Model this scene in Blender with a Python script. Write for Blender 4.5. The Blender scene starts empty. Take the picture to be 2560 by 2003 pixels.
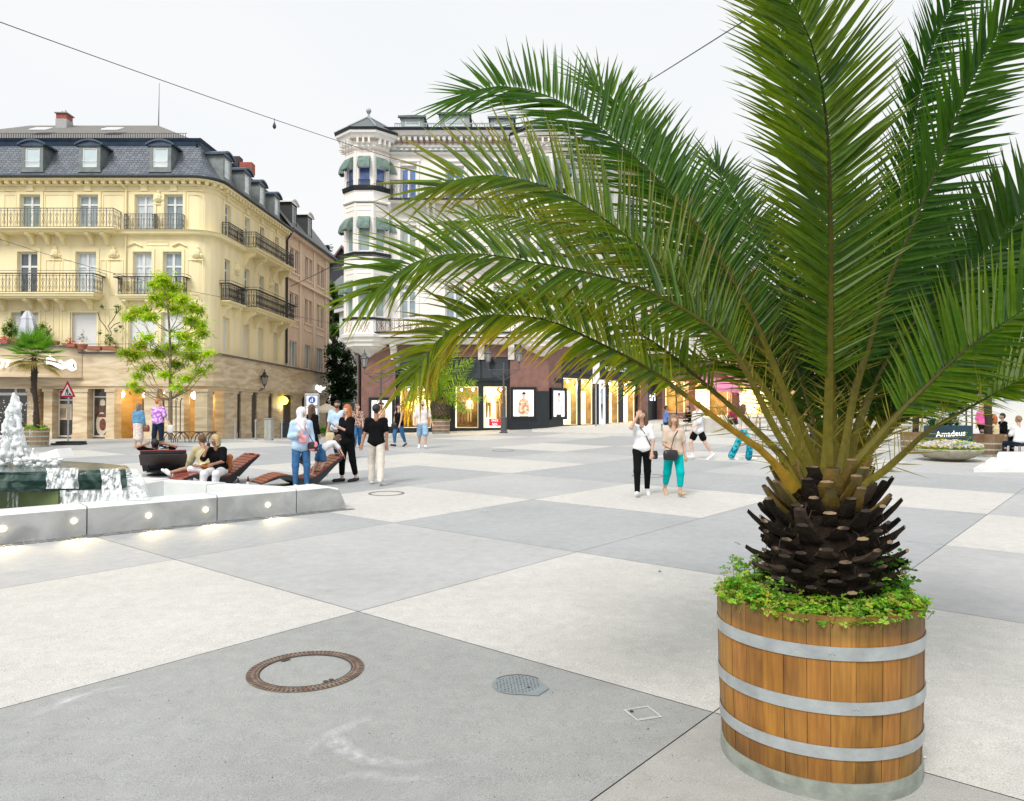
import bpy, math, random
import numpy as np
from mathutils import Vector, Matrix
rnd = random.Random(7)
R = math.radians
C = bpy.context.scene.collection
S = bpy.context.scene

# ------------------------------------------------------------------ camera
F = 1911.0; CAMZ = 1.95; PITCH = math.atan(38.5/F)
cam_d = bpy.data.cameras.new('camera'); cam = bpy.data.objects.new('camera', cam_d); C.objects.link(cam)
cam.location = (0, 0, CAMZ); cam.rotation_euler = (math.pi/2+PITCH, 0, 0)
cam_d.sensor_width = 36; cam_d.lens = 36*F/2560; cam_d.clip_start = .05; cam_d.clip_end = 3000
S.camera = cam

# ------------------------------------------------------------------ world: bright even cloud over a hazy sky
SUN_EL, SUN_AZ = 46, -28        # sun behind the cloud, high, over the left shoulder
W = bpy.data.worlds.new('World'); S.world = W; W.use_nodes = True
nt = W.node_tree; nt.nodes.clear()
def N(t, **k):
    n = nt.nodes.new(t)
    for a, b in k.items(): setattr(n, a, b)
    return n
sky = N('ShaderNodeTexSky', sky_type='NISHITA', sun_disc=False, sun_elevation=R(SUN_EL), sun_rotation=R(180+SUN_AZ), dust_density=4.0)
tc = N('ShaderNodeTexCoord'); mp = N('ShaderNodeMapping'); mp.inputs['Scale'].default_value = (1, 1, 3)
cl = N('ShaderNodeTexNoise'); cl.inputs['Scale'].default_value = 1.6; cl.inputs['Detail'].default_value = 5
cr = N('ShaderNodeValToRGB'); cr.color_ramp.elements[0].position = .3; cr.color_ramp.elements[1].position = .7
cr.color_ramp.elements[0].color = (.545, .568, .578, 1); cr.color_ramp.elements[1].color = (.585, .586, .588, 1)
b1 = N('ShaderNodeBackground'); b1.inputs[1].default_value = .05
b2 = N('ShaderNodeBackground'); b2.inputs[1].default_value = 1.0
mx = N('ShaderNodeMixShader'); mx.inputs[0].default_value = .93
out = N('ShaderNodeOutputWorld'); L = nt.links.new
L(tc.outputs['Generated'], mp.inputs[0]); L(mp.outputs[0], cl.inputs['Vector']); L(cl.outputs['Fac'], cr.inputs[0])
L(sky.outputs[0], b1.inputs[0]); L(cr.outputs[0], b2.inputs[0])
L(b1.outputs[0], mx.inputs[1]); L(b2.outputs[0], mx.inputs[2]); L(mx.outputs[0], out.inputs[0])

sd = bpy.data.lights.new('sun', 'SUN'); sd.energy = 1.5; sd.angle = R(22); sd.color = (1, .97, .92)
sun = bpy.data.objects.new('sun', sd); C.objects.link(sun); sun.location = (0, 0, 60)
az, el = R(SUN_AZ), R(SUN_EL)
tosun = Vector((math.sin(az)*math.cos(el)*1.0, -math.cos(az)*math.cos(el), math.sin(el)))
sun.rotation_euler = tosun.to_track_quat('Z', 'Y').to_euler()

S.view_settings.view_transform = 'Standard'; S.view_settings.look = 'None'
S.view_settings.exposure = 0.80; S.view_settings.gamma = 1
S.render.engine = 'CYCLES'; S.cycles.use_denoising = True
S.cycles.max_bounces = 7; S.cycles.diffuse_bounces = 3; S.cycles.glossy_bounces = 3
S.cycles.transmission_bounces = 4; S.cycles.transparent_max_bounces = 12; S.cycles.caustics_reflective = False

# ------------------------------------------------------------------ the lie of the ground, and pixel <-> place
def sstep(a, b, x):
    t = min(1, max(0, (x-a)/(b-a))); return t*t*(3-2*t)
def g(x, y):
    base = .0262*min(y, 90)
    gl = min(base, .76-.02*(y-40)) if y > 25 else base
    gl = gl*sstep(26, 32, y)+base*(1-sstep(26, 32, y)); gl = max(gl, -.6)
    gr = base+sstep(26, 44, y)*min(.45, max(-.2, .03*x))
    w = sstep(-7, -13, x) if False else 1-sstep(-13, -7, x)
    return gr*(1-w)+gl*w
cp, sp = math.cos(PITCH), math.sin(PITCH)
def ray(px, py):
    a, c = (px-1280)/F, -(py-1001.5)/F
    return Vector((a, cp-c*sp, sp+c*cp))
def P(px, py, D):
    "the point seen at photograph pixel (px,py), D metres ahead"
    d = ray(px, py); return Vector((0, 0, CAMZ))+d*(D/d.y)
def G(px, py, dz=0):
    "the ground point seen at the pixel"
    d = ray(px, py); t = .5
    while t < 200:
        q = Vector((0, 0, CAMZ))+d*t
        if q.z <= g(q.x, q.y)+dz: break
        t += .05 if t < 30 else .15
    a, b = t-.15, t
    for _ in range(24):
        m = (a+b)/2; q = Vector((0, 0, CAMZ))+d*m
        if q.z <= g(q.x, q.y)+dz: b = m
        else: a = m
    return q
def fx(px, D): return P(px, 1001, D).x
def fz(py, D): return P(1280, py, D).z

# ------------------------------------------------------------------ materials
MATS = {}
def M(name, col, rough=.6, var=.12, scale=4., bump=0., metal=0., emit=0., spec=.5, trans=0., stretch=None, col2=None, alpha=1., bscale=None, coat=0., sub=0., detail=4, attr=None, lo=.3, hi=.7, distort=0.):
    if name in MATS: return MATS[name]
    m = bpy.data.materials.new(name); m.use_nodes = True; t = m.node_tree; b = t.nodes['Principled BSDF']
    col = tuple(col)[:3]+(1,)
    b.inputs['Roughness'].default_value = rough; b.inputs['Metallic'].default_value = metal
    b.inputs['Specular IOR Level'].default_value = spec
    b.inputs['Transmission Weight'].default_value = trans; b.inputs['Alpha'].default_value = alpha
    b.inputs['Coat Weight'].default_value = coat
    tc = t.nodes.new('ShaderNodeTexCoord'); mp = t.nodes.new('ShaderNodeMapping')
    if stretch: mp.inputs['Scale'].default_value = stretch
    t.links.new(tc.outputs['Object'], mp.inputs[0])
    last = None
    if var > 0 or col2:
        n = t.nodes.new('ShaderNodeTexNoise'); n.inputs['Scale'].default_value = scale; n.inputs['Detail'].default_value = detail
        n.inputs['Distortion'].default_value = distort
        t.links.new(mp.outputs[0], n.inputs['Vector'])
        r = t.nodes.new('ShaderNodeValToRGB'); r.color_ramp.elements[0].position = lo; r.color_ramp.elements[1].position = hi
        c2 = col2 or tuple(min(1, c*(1+var)) for c in col[:3])
        c1 = col if col2 else tuple(c*(1-var) for c in col[:3])
        r.color_ramp.elements[0].color = tuple(c1)[:3]+(1,); r.color_ramp.elements[1].color = tuple(c2)[:3]+(1,)
        t.links.new(n.outputs['Fac'], r.inputs[0]); last = r.outputs[0]
        if attr:
            a = t.nodes.new('ShaderNodeAttribute'); a.attribute_name = attr
            mm = t.nodes.new('ShaderNodeMix'); mm.data_type = 'RGBA'; mm.blend_type = 'MULTIPLY'; mm.inputs['Factor'].default_value = 1
            t.links.new(last, mm.inputs['A']); t.links.new(a.outputs['Color'], mm.inputs['B']); last = mm.outputs['Result']
        t.links.new(last, b.inputs['Base Color'])
    else: b.inputs['Base Color'].default_value = col
    if emit > 0:
        b.inputs['Emission Strength'].default_value = emit
        if last: t.links.new(last, b.inputs['Emission Color'])
        else: b.inputs['Emission Color'].default_value = col
    if bump > 0:
        n2 = t.nodes.new('ShaderNodeTexNoise'); n2.inputs['Scale'].default_value = bscale or scale*4; n2.inputs['Detail'].default_value = 3
        t.links.new(mp.outputs[0], n2.inputs['Vector'])
        bp = t.nodes.new('ShaderNodeBump'); bp.inputs['Strength'].default_value = bump; bp.inputs['Distance'].default_value = .02
        t.links.new(n2.outputs['Fac'], bp.inputs['Height']); t.links.new(bp.outputs[0], b.inputs['Normal'])
    MATS[name] = m; return m

# ------------------------------------------------------------------ mesh builder
class MB:
    def __init__(s): s.v = []; s.f = []; s.m = []; s.T = Matrix(); s.mi = 0; s.col = None; s.fc = []
    def add(s, vs, fs):
        o = len(s.v); T = s.T
        s.v += [tuple(T @ Vector(v)) for v in vs]
        s.f += [tuple(i+o for i in f) for f in fs]; s.m += [s.mi]*len(fs); s.fc += [s.col]*len(fs)
        return s
    def box(s, x0, x1, y0, y1, z0, z1):
        if x0 > x1: x0, x1 = x1, x0
        if y0 > y1: y0, y1 = y1, y0
        if z0 > z1: z0, z1 = z1, z0
        return s.add([(x0,y0,z0),(x1,y0,z0),(x1,y1,z0),(x0,y1,z0),(x0,y0,z1),(x1,y0,z1),(x1,y1,z1),(x0,y1,z1)],
              [(0,3,2,1),(4,5,6,7),(0,1,5,4),(1,2,6,5),(2,3,7,6),(3,0,4,7)])
    def bev(s, x0, x1, y0, y1, z0, z1, b=.01):
        "box with chamfered edges"
        vs = []; 
        for z, k in ((z0, b), (z0+b, 0), (z1-b, 0), (z1, b)):
            vs += [(x0+k+b,y0+k,z),(x1-k-b,y0+k,z),(x1-k,y0+k+b,z),(x1-k,y1-k-b,z),(x1-k-b,y1-k,z),(x0+k+b,y1-k,z),(x0+k,y1-k-b,z),(x0+k,y0+k+b,z)]
        fs = [tuple(range(7, -1, -1)), tuple(range(24, 32))]
        for r in range(3):
            for i in range(8): j = (i+1) % 8; fs.append((r*8+i, r*8+j, r*8+8+j, r*8+8+i))
        return s.add(vs, fs)
    def quad(s, a, b, c, d): return s.add([a, b, c, d], [(0, 1, 2, 3)])
    def poly(s, pts): return s.add(pts, [tuple(range(len(pts)))])
    def prism(s, pts, h, axis=(0,0,1)):
        n = len(pts); ax = Vector(axis)*h; vs = [Vector(p) for p in pts]; vs += [v+ax for v in vs]
        return s.add(vs, [tuple(range(n-1, -1, -1)), tuple(range(n, 2*n))]+[(i, (i+1) % n, n+(i+1) % n, n+i) for i in range(n)])
    def tube(s, pts, r, n=5, cap=True):
        pts = [Vector(p) for p in pts]; k = len(pts)
        rs = r if isinstance(r, (list, tuple)) else [r]*k
        vs = []; up = None
        for i, p in enumerate(pts):
            t = (pts[min(i+1, k-1)]-pts[max(i-1, 0)])
            if t.length < 1e-9: t = Vector((0, 0, 1))
            t.normalize()
            if up is None:
                up = Vector((0, 0, 1)) if abs(t.z) < .9 else Vector((1, 0, 0))
            a = up.cross(t)
            if a.length < 1e-4: a = Vector((1, 0, 0)).cross(t)
            a.normalize(); b = t.cross(a); up = b
            for j in range(n):
                q = 2*math.pi*j/n; vs.append(p+(a*math.cos(q)+b*math.sin(q))*rs[i])
        fs = [(i*n+j, i*n+(j+1) % n, (i+1)*n+(j+1) % n, (i+1)*n+j) for i in range(k-1) for j in range(n)]
        if cap: fs += [tuple(range(n-1, -1, -1)), tuple(range((k-1)*n, k*n))]
        return s.add(vs, fs)
    def lathe(s, prof, c=(0,0,0), n=16, cap=True, sx=1, sy=1, ph=0):
        vs = []; k = len(prof)
        for r, z in prof:
            for j in range(n):
                q = 2*math.pi*j/n+ph; vs.append((c[0]+r*math.cos(q)*sx, c[1]+r*math.sin(q)*sy, c[2]+z))
        fs = [(i*n+j, i*n+(j+1) % n, (i+1)*n+(j+1) % n, (i+1)*n+j) for i in range(k-1) for j in range(n)]
        if cap: fs += [tuple(range(n-1, -1, -1)), tuple(range((k-1)*n, k*n))]
        return s.add(vs, fs)
    def ball(s, c, r, n=10, sz=1):
        m = max(4, n//2+1)
        return s.lathe([(max(1e-4, r*math.sin(math.pi*i/m)), -r*sz*math.cos(math.pi*i/m)) for i in range(m+1)], c, n, cap=False)
    def sweep(s, path, prof, up=(0,0,1), close=False, cap=True):
        "extrude a profile [(out,z)] along a horizontal path; out = to the right of travel"
        path = [Vector(p) for p in path]; k = len(path); n = len(prof); vs = []
        for i, p in enumerate(path):
            a = path[i-1] if (i or close) else None; b = path[(i+1) % k] if (i < k-1 or close) else None
            d1 = (p-a).normalized() if a is not None else None; d2 = (b-p).normalized() if b is not None else None
            if d1 is None: d1 = d2
            if d2 is None: d2 = d1
            n1 = Vector((d1.y, -d1.x, 0)); n2 = Vector((d2.y, -d2.x, 0)); nn = n1+n2
            if nn.length < 1e-6: nn = n1
            nn.normalize(); kx = 1/max(.3, nn.dot(n1))
            for o, z in prof: vs.append(p+nn*o*kx+Vector((0, 0, z)))
        fs = []
        for i in range(k if close else k-1):
            i2 = (i+1) % k
            for j in range(n): fs.append((i*n+j, i*n+(j+1) % n, i2*n+(j+1) % n, i2*n+j))
        if cap and not close: fs += [tuple(range(n-1, -1, -1)), tuple(range((k-1)*n, k*n))]
        return s.add(vs, fs)
    def build(s, name, mats, parent=None, world=True, smooth=False, origin=None):
        me = bpy.data.meshes.new(name); vs = s.v
        if parent is not None and world:
            o = ORG[parent.name]; vs = [(a-o[0], b-o[1], c-o[2]) for a, b, c in vs]
        elif parent is None:
            if origin is None:
                xs = [v[0] for v in vs]; ys = [v[1] for v in vs]
                o = ((min(xs)+max(xs))/2, (min(ys)+max(ys))/2, min(v[2] for v in vs))
            else: o = origin
            vs = [(a-o[0], b-o[1], c-o[2]) for a, b, c in vs]
        else: o = ORG.get(parent.name, (0, 0, 0))
        me.from_pydata(vs, [], s.f)
        if not isinstance(mats, (list, tuple)): mats = [mats]
        for m in mats: me.materials.append(m)
        if len(mats) > 1: me.polygons.foreach_set('material_index', s.m)
        if smooth: me.polygons.foreach_set('use_smooth', [True]*len(s.f))
        if any(c is not None for c in s.fc):
            at = me.color_attributes.new('tint', 'FLOAT_COLOR', 'CORNER'); data = []
            for f, c in zip(s.f, s.fc):
                c = c or (1, 1, 1)
                if isinstance(c[0], (list, tuple)):
                    for q in c: data += [q[0], q[1], q[2], 1]
                else: data += [c[0], c[1], c[2], 1]*len(f)
            at.data.foreach_set('color', data)
        me.update()
        ob = bpy.data.objects.new(name, me); C.objects.link(ob)
        if parent is not None: ob.parent = parent
        else: ob.location = o
        ORG[ob.name] = o
        return ob
ORG = {}
def thing(name, label, cat, loc, rz=0, group=None):
    o = bpy.data.objects.new(name, None); C.objects.link(o); o.location = loc; o.rotation_euler = (0, 0, rz)
    o.empty_display_size = .3
    ORG[o.name] = tuple(loc); o['label'] = label; o['category'] = cat
    if group: o['group'] = group
    return o
def tag(o, label, cat, group=None, kind=None):
    o['label'] = label; o['category'] = cat
    if group: o['group'] = group
    if kind: o['kind'] = kind
    return o
def struct(o, label=None):
    o['kind'] = 'structure'
    if label: o['label'] = label
    return o
def dup(root, loc, rz=0, label=None, scale=None):
    def cp_(o, par):
        c = o.copy(); C.objects.link(c)
        if par is not None: c.parent = par
        for ch in [q for q in KIDS.get(o.name, [])]: cp_(ch, c)
        return c
    KIDS = {}
    for q in root.children_recursive: KIDS.setdefault(q.parent.name, []).append(q)
    c = cp_(root, None); c.location = loc; c.rotation_euler = (0, 0, rz); ORG[c.name] = tuple(loc)
    if label: c['label'] = label
    if scale: c.scale = scale
    return c
def loc_T(x, y, z, rz=0): return Matrix.Translation((x, y, z)) @ Matrix.Rotation(rz, 4, 'Z')
def text_obj(name, body, size, T, mat, parent=None, ext=.01, align='CENTER', shear=0):
    cu = bpy.data.curves.new(name, 'FONT'); cu.body = body; cu.size = size; cu.extrude = ext; cu.align_x = align; cu.shear = shear
    cu.resolution_u = 2
    o = bpy.data.objects.new(name, cu); C.objects.link(o)
    dg = bpy.context.evaluated_depsgraph_get(); me = bpy.data.meshes.new_from_object(o.evaluated_get(dg))
    bpy.data.objects.remove(o)
    mb = MB(); mb.T = T; mb.add([v.co for v in me.vertices], [tuple(p.vertices) for p in me.polygons])
    bpy.data.meshes.remove(me)
    return mb.build(name, mat, parent)
# frame whose x runs along a wall (dx,dy), z up, y out of the wall towards the viewer is NEGATIVE local y
def wallT(ox, oy, dx, dy):
    l = math.hypot(dx, dy); dx /= l; dy /= l
    return Matrix(((dx, -dy, 0, ox), (dy, dx, 0, oy), (0, 0, 1, 0), (0, 0, 0, 1)))

# ------------------------------------------------------------------ ground: plain asphalt sheet, slab paving on a square grid
LO = (-1.392, 6.949); LA = (2.2032, 2.6325)     # grid origin and first edge vector (3.43 m)
def lat(i, j): return (LO[0]+i*LA[0]-j*LA[1], LO[1]+i*LA[1]+j*LA[0])
mb = MB(); n = 4
xs = [-900, -300, -120]+[-60+4*k for k in range(31)]+[120, 300, 900]
ys = [-300, -100, -30, -8]+[-4+3*k for k in range(35)]+[140, 400, 2500]
idx = {}
for a, x in enumerate(xs):
    for b, y in enumerate(ys): idx[a, b] = len(mb.v); mb.v.append((x, y, g(x, max(y, -20))-.06-(.4 if y > 110 else 0)))
for a in range(len(xs)-1):
    for b in range(len(ys)-1): mb.f.append((idx[a, b], idx[a+1, b], idx[a+1, b+1], idx[a, b+1])); mb.m.append(0); mb.fc.append(None)
ground = mb.build('ground', M('asphalt', (.12, .12, .12), .9, .2, 3, .2), origin=(0, 0, 0)); struct(ground)
def pave(name, base, speck, spk_hi, stain, rough=.75, fine=170):
    m = bpy.data.materials.new(name); m.use_nodes = True; t = m.node_tree; b = t.nodes['Principled BSDF']; l = t.links.new
    tc = t.nodes.new('ShaderNodeTexCoord')
    def noise(sc, det=2, rgh=.5):
        q = t.nodes.new('ShaderNodeTexNoise'); q.inputs['Scale'].default_value = sc; q.inputs['Detail'].default_value = det
        q.inputs['Roughness'].default_value = rgh; l(tc.outputs['Object'], q.inputs['Vector']); return q.outputs['Fac']
    def ramp(src, p0, p1, c0, c1):
        r = t.nodes.new('ShaderNodeValToRGB'); e = r.color_ramp.elements; e[0].position = p0; e[1].position = p1
        e[0].color = c0+(1,); e[1].color = c1+(1,); l(src, r.inputs[0]); return r.outputs[0]
    def mul(a, bb, typ='MULTIPLY', f=1.0):
        q = t.nodes.new('ShaderNodeMix'); q.data_type = 'RGBA'; q.blend_type = typ; q.inputs['Factor'].default_value = f
        l(a, q.inputs['A']); l(bb, q.inputs['B']); return q.outputs['Result']
    c = ramp(noise(.55, 6, .6), .32, .68, tuple(x*(1-stain) for x in base), tuple(min(1, x*(1+stain)) for x in base))
    c = mul(c, ramp(noise(7, 5, .65), .3, .7, (.90,)*3, (1.06,)*3))
    c = mul(c, ramp(noise(1.7, 9, .7), .60, .76, (1, 1, 1), (.84, .84, .85)))
    c = mul(c, ramp(noise(fine, 2), .36, .60, (1-speck,)*3, (1.05,)*3))
    v = t.nodes.new('ShaderNodeTexVoronoi'); v.inputs['Scale'].default_value = 34; l(tc.outputs['Object'], v.inputs['Vector'])
    # scattered darker and lighter stones of the aggregate
    s1 = ramp(v.outputs['Distance'], .11, .16, (0, 0, 0), (1, 1, 1))
    vc = t.nodes.new('ShaderNodeSeparateColor'); l(v.outputs['Color'], vc.inputs[0])
    vr = t.nodes.new('ShaderNodeValToRGB'); l(vc.outputs[0], vr.inputs[0]); e = vr.color_ramp.elements; e[0].position = .06; e[0].color = (.42, .42, .41, 1); e[1].position = .12; e[1].color = (.92, .92, .92, 1); e2 = vr.color_ramp.elements.new(.86); e2.color = (1, 1, 1, 1); e3 = vr.color_ramp.elements.new(.93); e3.color = (1.3, 1.3, 1.28, 1); stone = vr.outputs[0]
    q = t.nodes.new('ShaderNodeMix'); q.data_type = 'RGBA'; q.blend_type = 'MIX'; l(s1, q.inputs['Factor'])
    qq = mul(c, stone); l(qq, q.inputs['A']); l(c, q.inputs['B']); c = q.outputs['Result']
    l(c, b.inputs['Base Color']); b.inputs['Roughness'].default_value = rough
    bp = t.nodes.new('ShaderNodeBump'); bp.inputs['Strength'].default_value = .25; bp.inputs['Distance'].default_value = .004
    l(noise(fine*.7, 2), bp.inputs['Height']); l(bp.outputs[0], b.inputs['Normal'])
    return m
PV = [pave('paving_grey', (.385, .39, .382), .34, 0, .10), pave('paving_mid', (.47, .47, .47), .16, 0, .07),
      pave('paving_light', (.62, .605, .57), .26, 0, .05, fine=120), pave('paving_bluegrey', (.40, .41, .418), .16, 0, .07),
      pave('paving_sand', (.43, .425, .40), .26, 0, .10)]
TMAP = {(0,0):1,(0,-1):2,(-1,0):2,(-1,-1):0,(-1,1):1,(0,1):3,(1,0):3,(1,-1):3,(2,-1):3,(3,-1):2,(4,-1):3,(1,-2):1,(2,-2):2,(3,-2):1,
        (2,0):2,(1,1):2,(2,1):1,(2,2):3,(3,2):2,(3,1):3,(3,3):2,(4,2):1,(3,0):3,(4,1):3,(0,-2):2,(-1,-2):4,(-2,-1):0,(-2,-2):4,(0,-3):2,
        (-2,0):2,(-2,1):1,(4,0):1,(5,1):2,(5,2):3,(4,3):3,(5,3):2,(6,3):3,(3,4):3,(4,4):1,(2,3):2,(5,0):2,(6,1):3,(6,2):1,(1,2):3,(1,3):1,(0,2):3,(-2,-3):4,(-1,-3):4}
tiles = MB(); jn = MB(); hr = random.Random(3)
for i in range(-5, 24):
    for j in range(-14, 16):
        cx, cy = lat(i+.5, j+.5)
        if cy < -4 or cy > 62 or abs(cx) > cy*.8+9: hr.random(); continue
        k = TMAP.get((i, j)); r_ = hr.random()
        if k is None: k = (2 if (i+j) % 2 else 3) if r_ < .6 else (1 if r_ < .85 else 3)
        tiles.mi = k; e = .0045/3.43; nn = 3 if cy > 12 else 1
        us = [e+(1-2*e)*q/nn for q in range(nn+1)]
        o = len(tiles.v); oj = len(jn.v)
        for u in us:
            for w_ in us:
                x, y = lat(i+u, j+w_); tiles.v.append((x, y, g(x, y))); x, y = lat(i+round(u*nn)/nn, j+round(w_*nn)/nn); jn.v.append((x, y, g(x, y)-.008))
        for a in range(nn):
            for b in range(nn):
                q = o+a*(nn+1)+b; tiles.f.append((q, q+nn+1, q+nn+2, q+1)); tiles.m.append(k); tiles.fc.append(None)
                q = oj+a*(nn+1)+b; jn.f.append((q, q+nn+1, q+nn+2, q+1)); jn.m.append(0); jn.fc.append(None)
struct(tiles.build('paving', PV, origin=(0, 0, 0)))
struct(jn.build('paving_joints', M('joint', (.17, .17, .165), .95, .3, 8), origin=(0, 0, 0)))
# ================================================================== the date palm and its tub (nearest thing in the picture)
BX, BY = 1.665, 4.20; BZ = g(BX, BY)
def leafmat(name, rough=.42, tr=.50):
    m = bpy.data.materials.new(name); m.use_nodes = True; t = m.node_tree; b = t.nodes['Principled BSDF']; l = t.links.new
    a = t.nodes.new('ShaderNodeAttribute'); a.attribute_name = 'tint'
    n = t.nodes.new('ShaderNodeTexNoise'); n.inputs['Scale'].default_value = 30; tc = t.nodes.new('ShaderNodeTexCoord'); l(tc.outputs['Object'], n.inputs['Vector'])
    r = t.nodes.new('ShaderNodeValToRGB'); r.color_ramp.elements[0].color = (.65, .65, .65, 1); r.color_ramp.elements[1].color = (1.45, 1.45, 1.4, 1); l(n.outputs['Fac'], r.inputs[0])
    mm = t.nodes.new('ShaderNodeMix'); mm.data_type = 'RGBA'; mm.blend_type = 'MULTIPLY'; mm.inputs['Factor'].default_value = 1
    l(a.outputs['Color'], mm.inputs['A']); l(r.outputs[0], mm.inputs['B'])
    l(mm.outputs['Result'], b.inputs['Base Color']); b.inputs['Roughness'].default_value = rough; b.inputs['Specular IOR Level'].default_value = .38
    tb = t.nodes.new('ShaderNodeBsdfTranslucent'); ms = t.nodes.new('ShaderNodeMixShader'); ms.inputs[0].default_value = tr
    g2 = t.nodes.new('ShaderNodeMix'); g2.data_type = 'RGBA'; g2.blend_type = 'MULTIPLY'; g2.inputs['Factor'].default_value = 1
    l(mm.outputs['Result'], g2.inputs['A']); g2.inputs['B'].default_value = (1.7, 1.5, .8, 1)
    l(g2.outputs['Result'], tb.inputs['Color']); l(b.outputs[0], ms.inputs[1]); l(tb.outputs[0], ms.inputs[2])
    l(ms.outputs[0], t.nodes['Material Output'].inputs['Surface']); return m
LEAF = leafmat('palm_leaf')
def resample(pts, n):
    ds = [0]
    for a, b in zip(pts, pts[1:]): ds.append(ds[-1]+(b-a).length)
    out_ = []
    for i in range(n):
        q = ds[-1]*i/(n-1); k = 0
        while k < len(ds)-2 and ds[k+1] < q: k += 1
        f = (q-ds[k])/max(1e-9, ds[k+1]-ds[k])
        p0 = pts[max(k-1, 0)]; p1 = pts[k]; p2 = pts[k+1]; p3 = pts[min(k+2, len(pts)-1)]
        out_.append(.5*((2*p1)+(p2-p0)*f+(2*p0-5*p1+4*p2-p3)*f*f+(3*p1-p0-3*p2+p3)*f**3))
    return out_, ds[-1]
def mixc(a, b, t): return tuple(x*(1-t)+y*t for x, y in zip(a, b))
DG = (.022, .085, .004); MG = (.068, .175, .006); YG = (.29, .33, .01); OR = (.42, .26, .025); BL = (.03, .085, .045)
def blade(mb, p, d, wv, nv, L_, w, droop, c0, c1, segs=(0, .12, .4, .72, 1)):
    "one folded leaflet: three rows of points along a drooping line"
    vs = []; tv = []
    q = p.copy(); dd = d.copy(); last = 0
    for i, t in enumerate(segs):
        q = q+dd*(L_*(t-last)); last = t
        ww = w*(.35, 1, .80, .42, .03)[i] if len(segs) == 5 else w*(.5, 1, .05)[i]
        vs += [q-wv*ww*.5+nv*ww*.28, q.copy(), q+wv*ww*.5+nv*ww*.28]
        tv.append(mixc(c0, c1, max(0, (t-.35)/.65)**1.3))
        dd = (dd+Vector((0, 0, -1))*droop*(.25 if i else 0)).normalized()
    o = len(mb.v); mb.v += [tuple(v) for v in vs]
    for i in range(len(segs)-1):
        a = o+i*3
        for k in (0, 1):
            mb.f.append((a+k, a+k+1, a+k+4, a+k+3)); mb.m.append(mb.mi)
            mb.fc.append((tv[i], tv[i], tv[i+1], tv[i+1]))
def frond(pts, nrm, leafL=.46, dens=46, yel=0., bare=.22, pet=.030, w=.027, base=MG, dark=DG, a0=60, a1=44, droop=.5, lift=.16, seed=1, asym=(1, 1), nf=.28, spine=True, drp2=None):
    "pts base->tip; nrm = direction the frond's upper face looks"
    r = random.Random(seed); n = 26; cl, Ltot = resample(pts, n)
    mb = MB(); mb.col = (.20, .20, .035)
    fr = []
    for i in range(n):
        t = (cl[min(i+1, n-1)]-cl[max(i-1, 0)]).normalized()
        nn = (nrm-t*nrm.dot(t)); nn.normalize(); sd_ = t.cross(nn).normalized(); fr.append((t, nn, sd_))
    # stalk: flat-backed oval section
    vs = []; fs = []; m = 6
    for i in range(n):
        u = i/(n-1); rr = pet*(max(.09, (1-u)**1.3) if u > .06 else 1+.9*(1-u/.06))
        t, nn, s_ = fr[i]
        for j in range(m):
            q = 2*math.pi*j/m; vs.append(cl[i]+s_*math.cos(q)*rr+nn*math.sin(q)*rr*.62)
    o = len(mb.v); mb.v += [tuple(v) for v in vs]
    for i in range(n-1):
        u = i/(n-1); c = mixc((.25, .22, .03), (.025, .032, .012), min(1, u*1.5))
        if yel > .6 and u < .3: c = mixc(c, (.42, .25, .02), .6)
        for j in range(m):
            mb.f.append((o+i*m+j, o+i*m+(j+1) % m, o+(i+1)*m+(j+1) % m, o+(i+1)*m+j)); mb.m.append(0); mb.fc.append(c)
    cnt = int(dens*Ltot*(.80 if pts[-1].x < 1.2 else .95))
    for side in (-1, 1):
        for k in range(cnt):
            u = bare+(1-bare)*(k+r.uniform(-.35, .35)+.5)/cnt; u = min(.995, max(.02, u)); x = u*(n-1); i = int(x); f = x-i
            p = cl[i].lerp(cl[min(i+1, n-1)], f); t, nn, s_ = fr[i]
            v = (u-bare)/(1-bare)
            ll = leafL*(.45+.55*min(1, v/.22))*(1-.30*max(0, (v-.6)/.4)**2)*asym[(side+1)//2]*r.uniform(.86, 1.1)
            ang = R((a0+(a1-a0)*v)*(1-max(0, (v-.90)/.10)**1.5*.75)+r.uniform(-4, 4))
            li = lift*r.uniform(.2, 1.5)+(.15 if k % 3 == 0 else 0)
            d = (t*math.cos(ang)+s_*side*math.sin(ang)+nn*li).normalized()
            nv = (nn+Vector((r.uniform(-nf, nf), r.uniform(-nf, nf), r.uniform(-nf, nf)))).normalized()
            wv = d.cross(nv).normalized(); nv = wv.cross(d).normalized()
            c0 = mixc(base, dark, r.random()*.9); c0 = mixc(c0, YG, yel*r.uniform(.1, .8)); c1 = mixc(c0, OR if yel > .45 else YG, min(1, yel*r.uniform(.3, 1.5)))
            if r.random() < .10: c0 = mixc(c0, BL, .6)
            blade(mb, p, d, wv, nv, ll, w*r.uniform(.75, 1.15)*(.6+.4*min(1, ll/leafL)), droop*r.uniform(.5, 1.5), c0, c1)
        if spine:
            for k in range(int(bare*Ltot*26)):
                u = .05+(bare+.05)*r.random(); x = u*(n-1); i = int(x); p = cl[i].lerp(cl[i+1], x-i); t, nn, s_ = fr[i]
                d = (t*r.uniform(.3, .9)+s_*side*r.uniform(.5, 1)+nn*r.uniform(-.4, .7)).normalized(); nv = d.cross(s_+t*.1).normalized(); wv = d.cross(nv)
                blade(mb, p, d, wv, nv, r.uniform(.09, .2)*(1+u*1.5), .007, 0, (.24, .23, .03), (.20, .17, .03), (0, .4, 1))
    mb.col = None
    return mb
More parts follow.
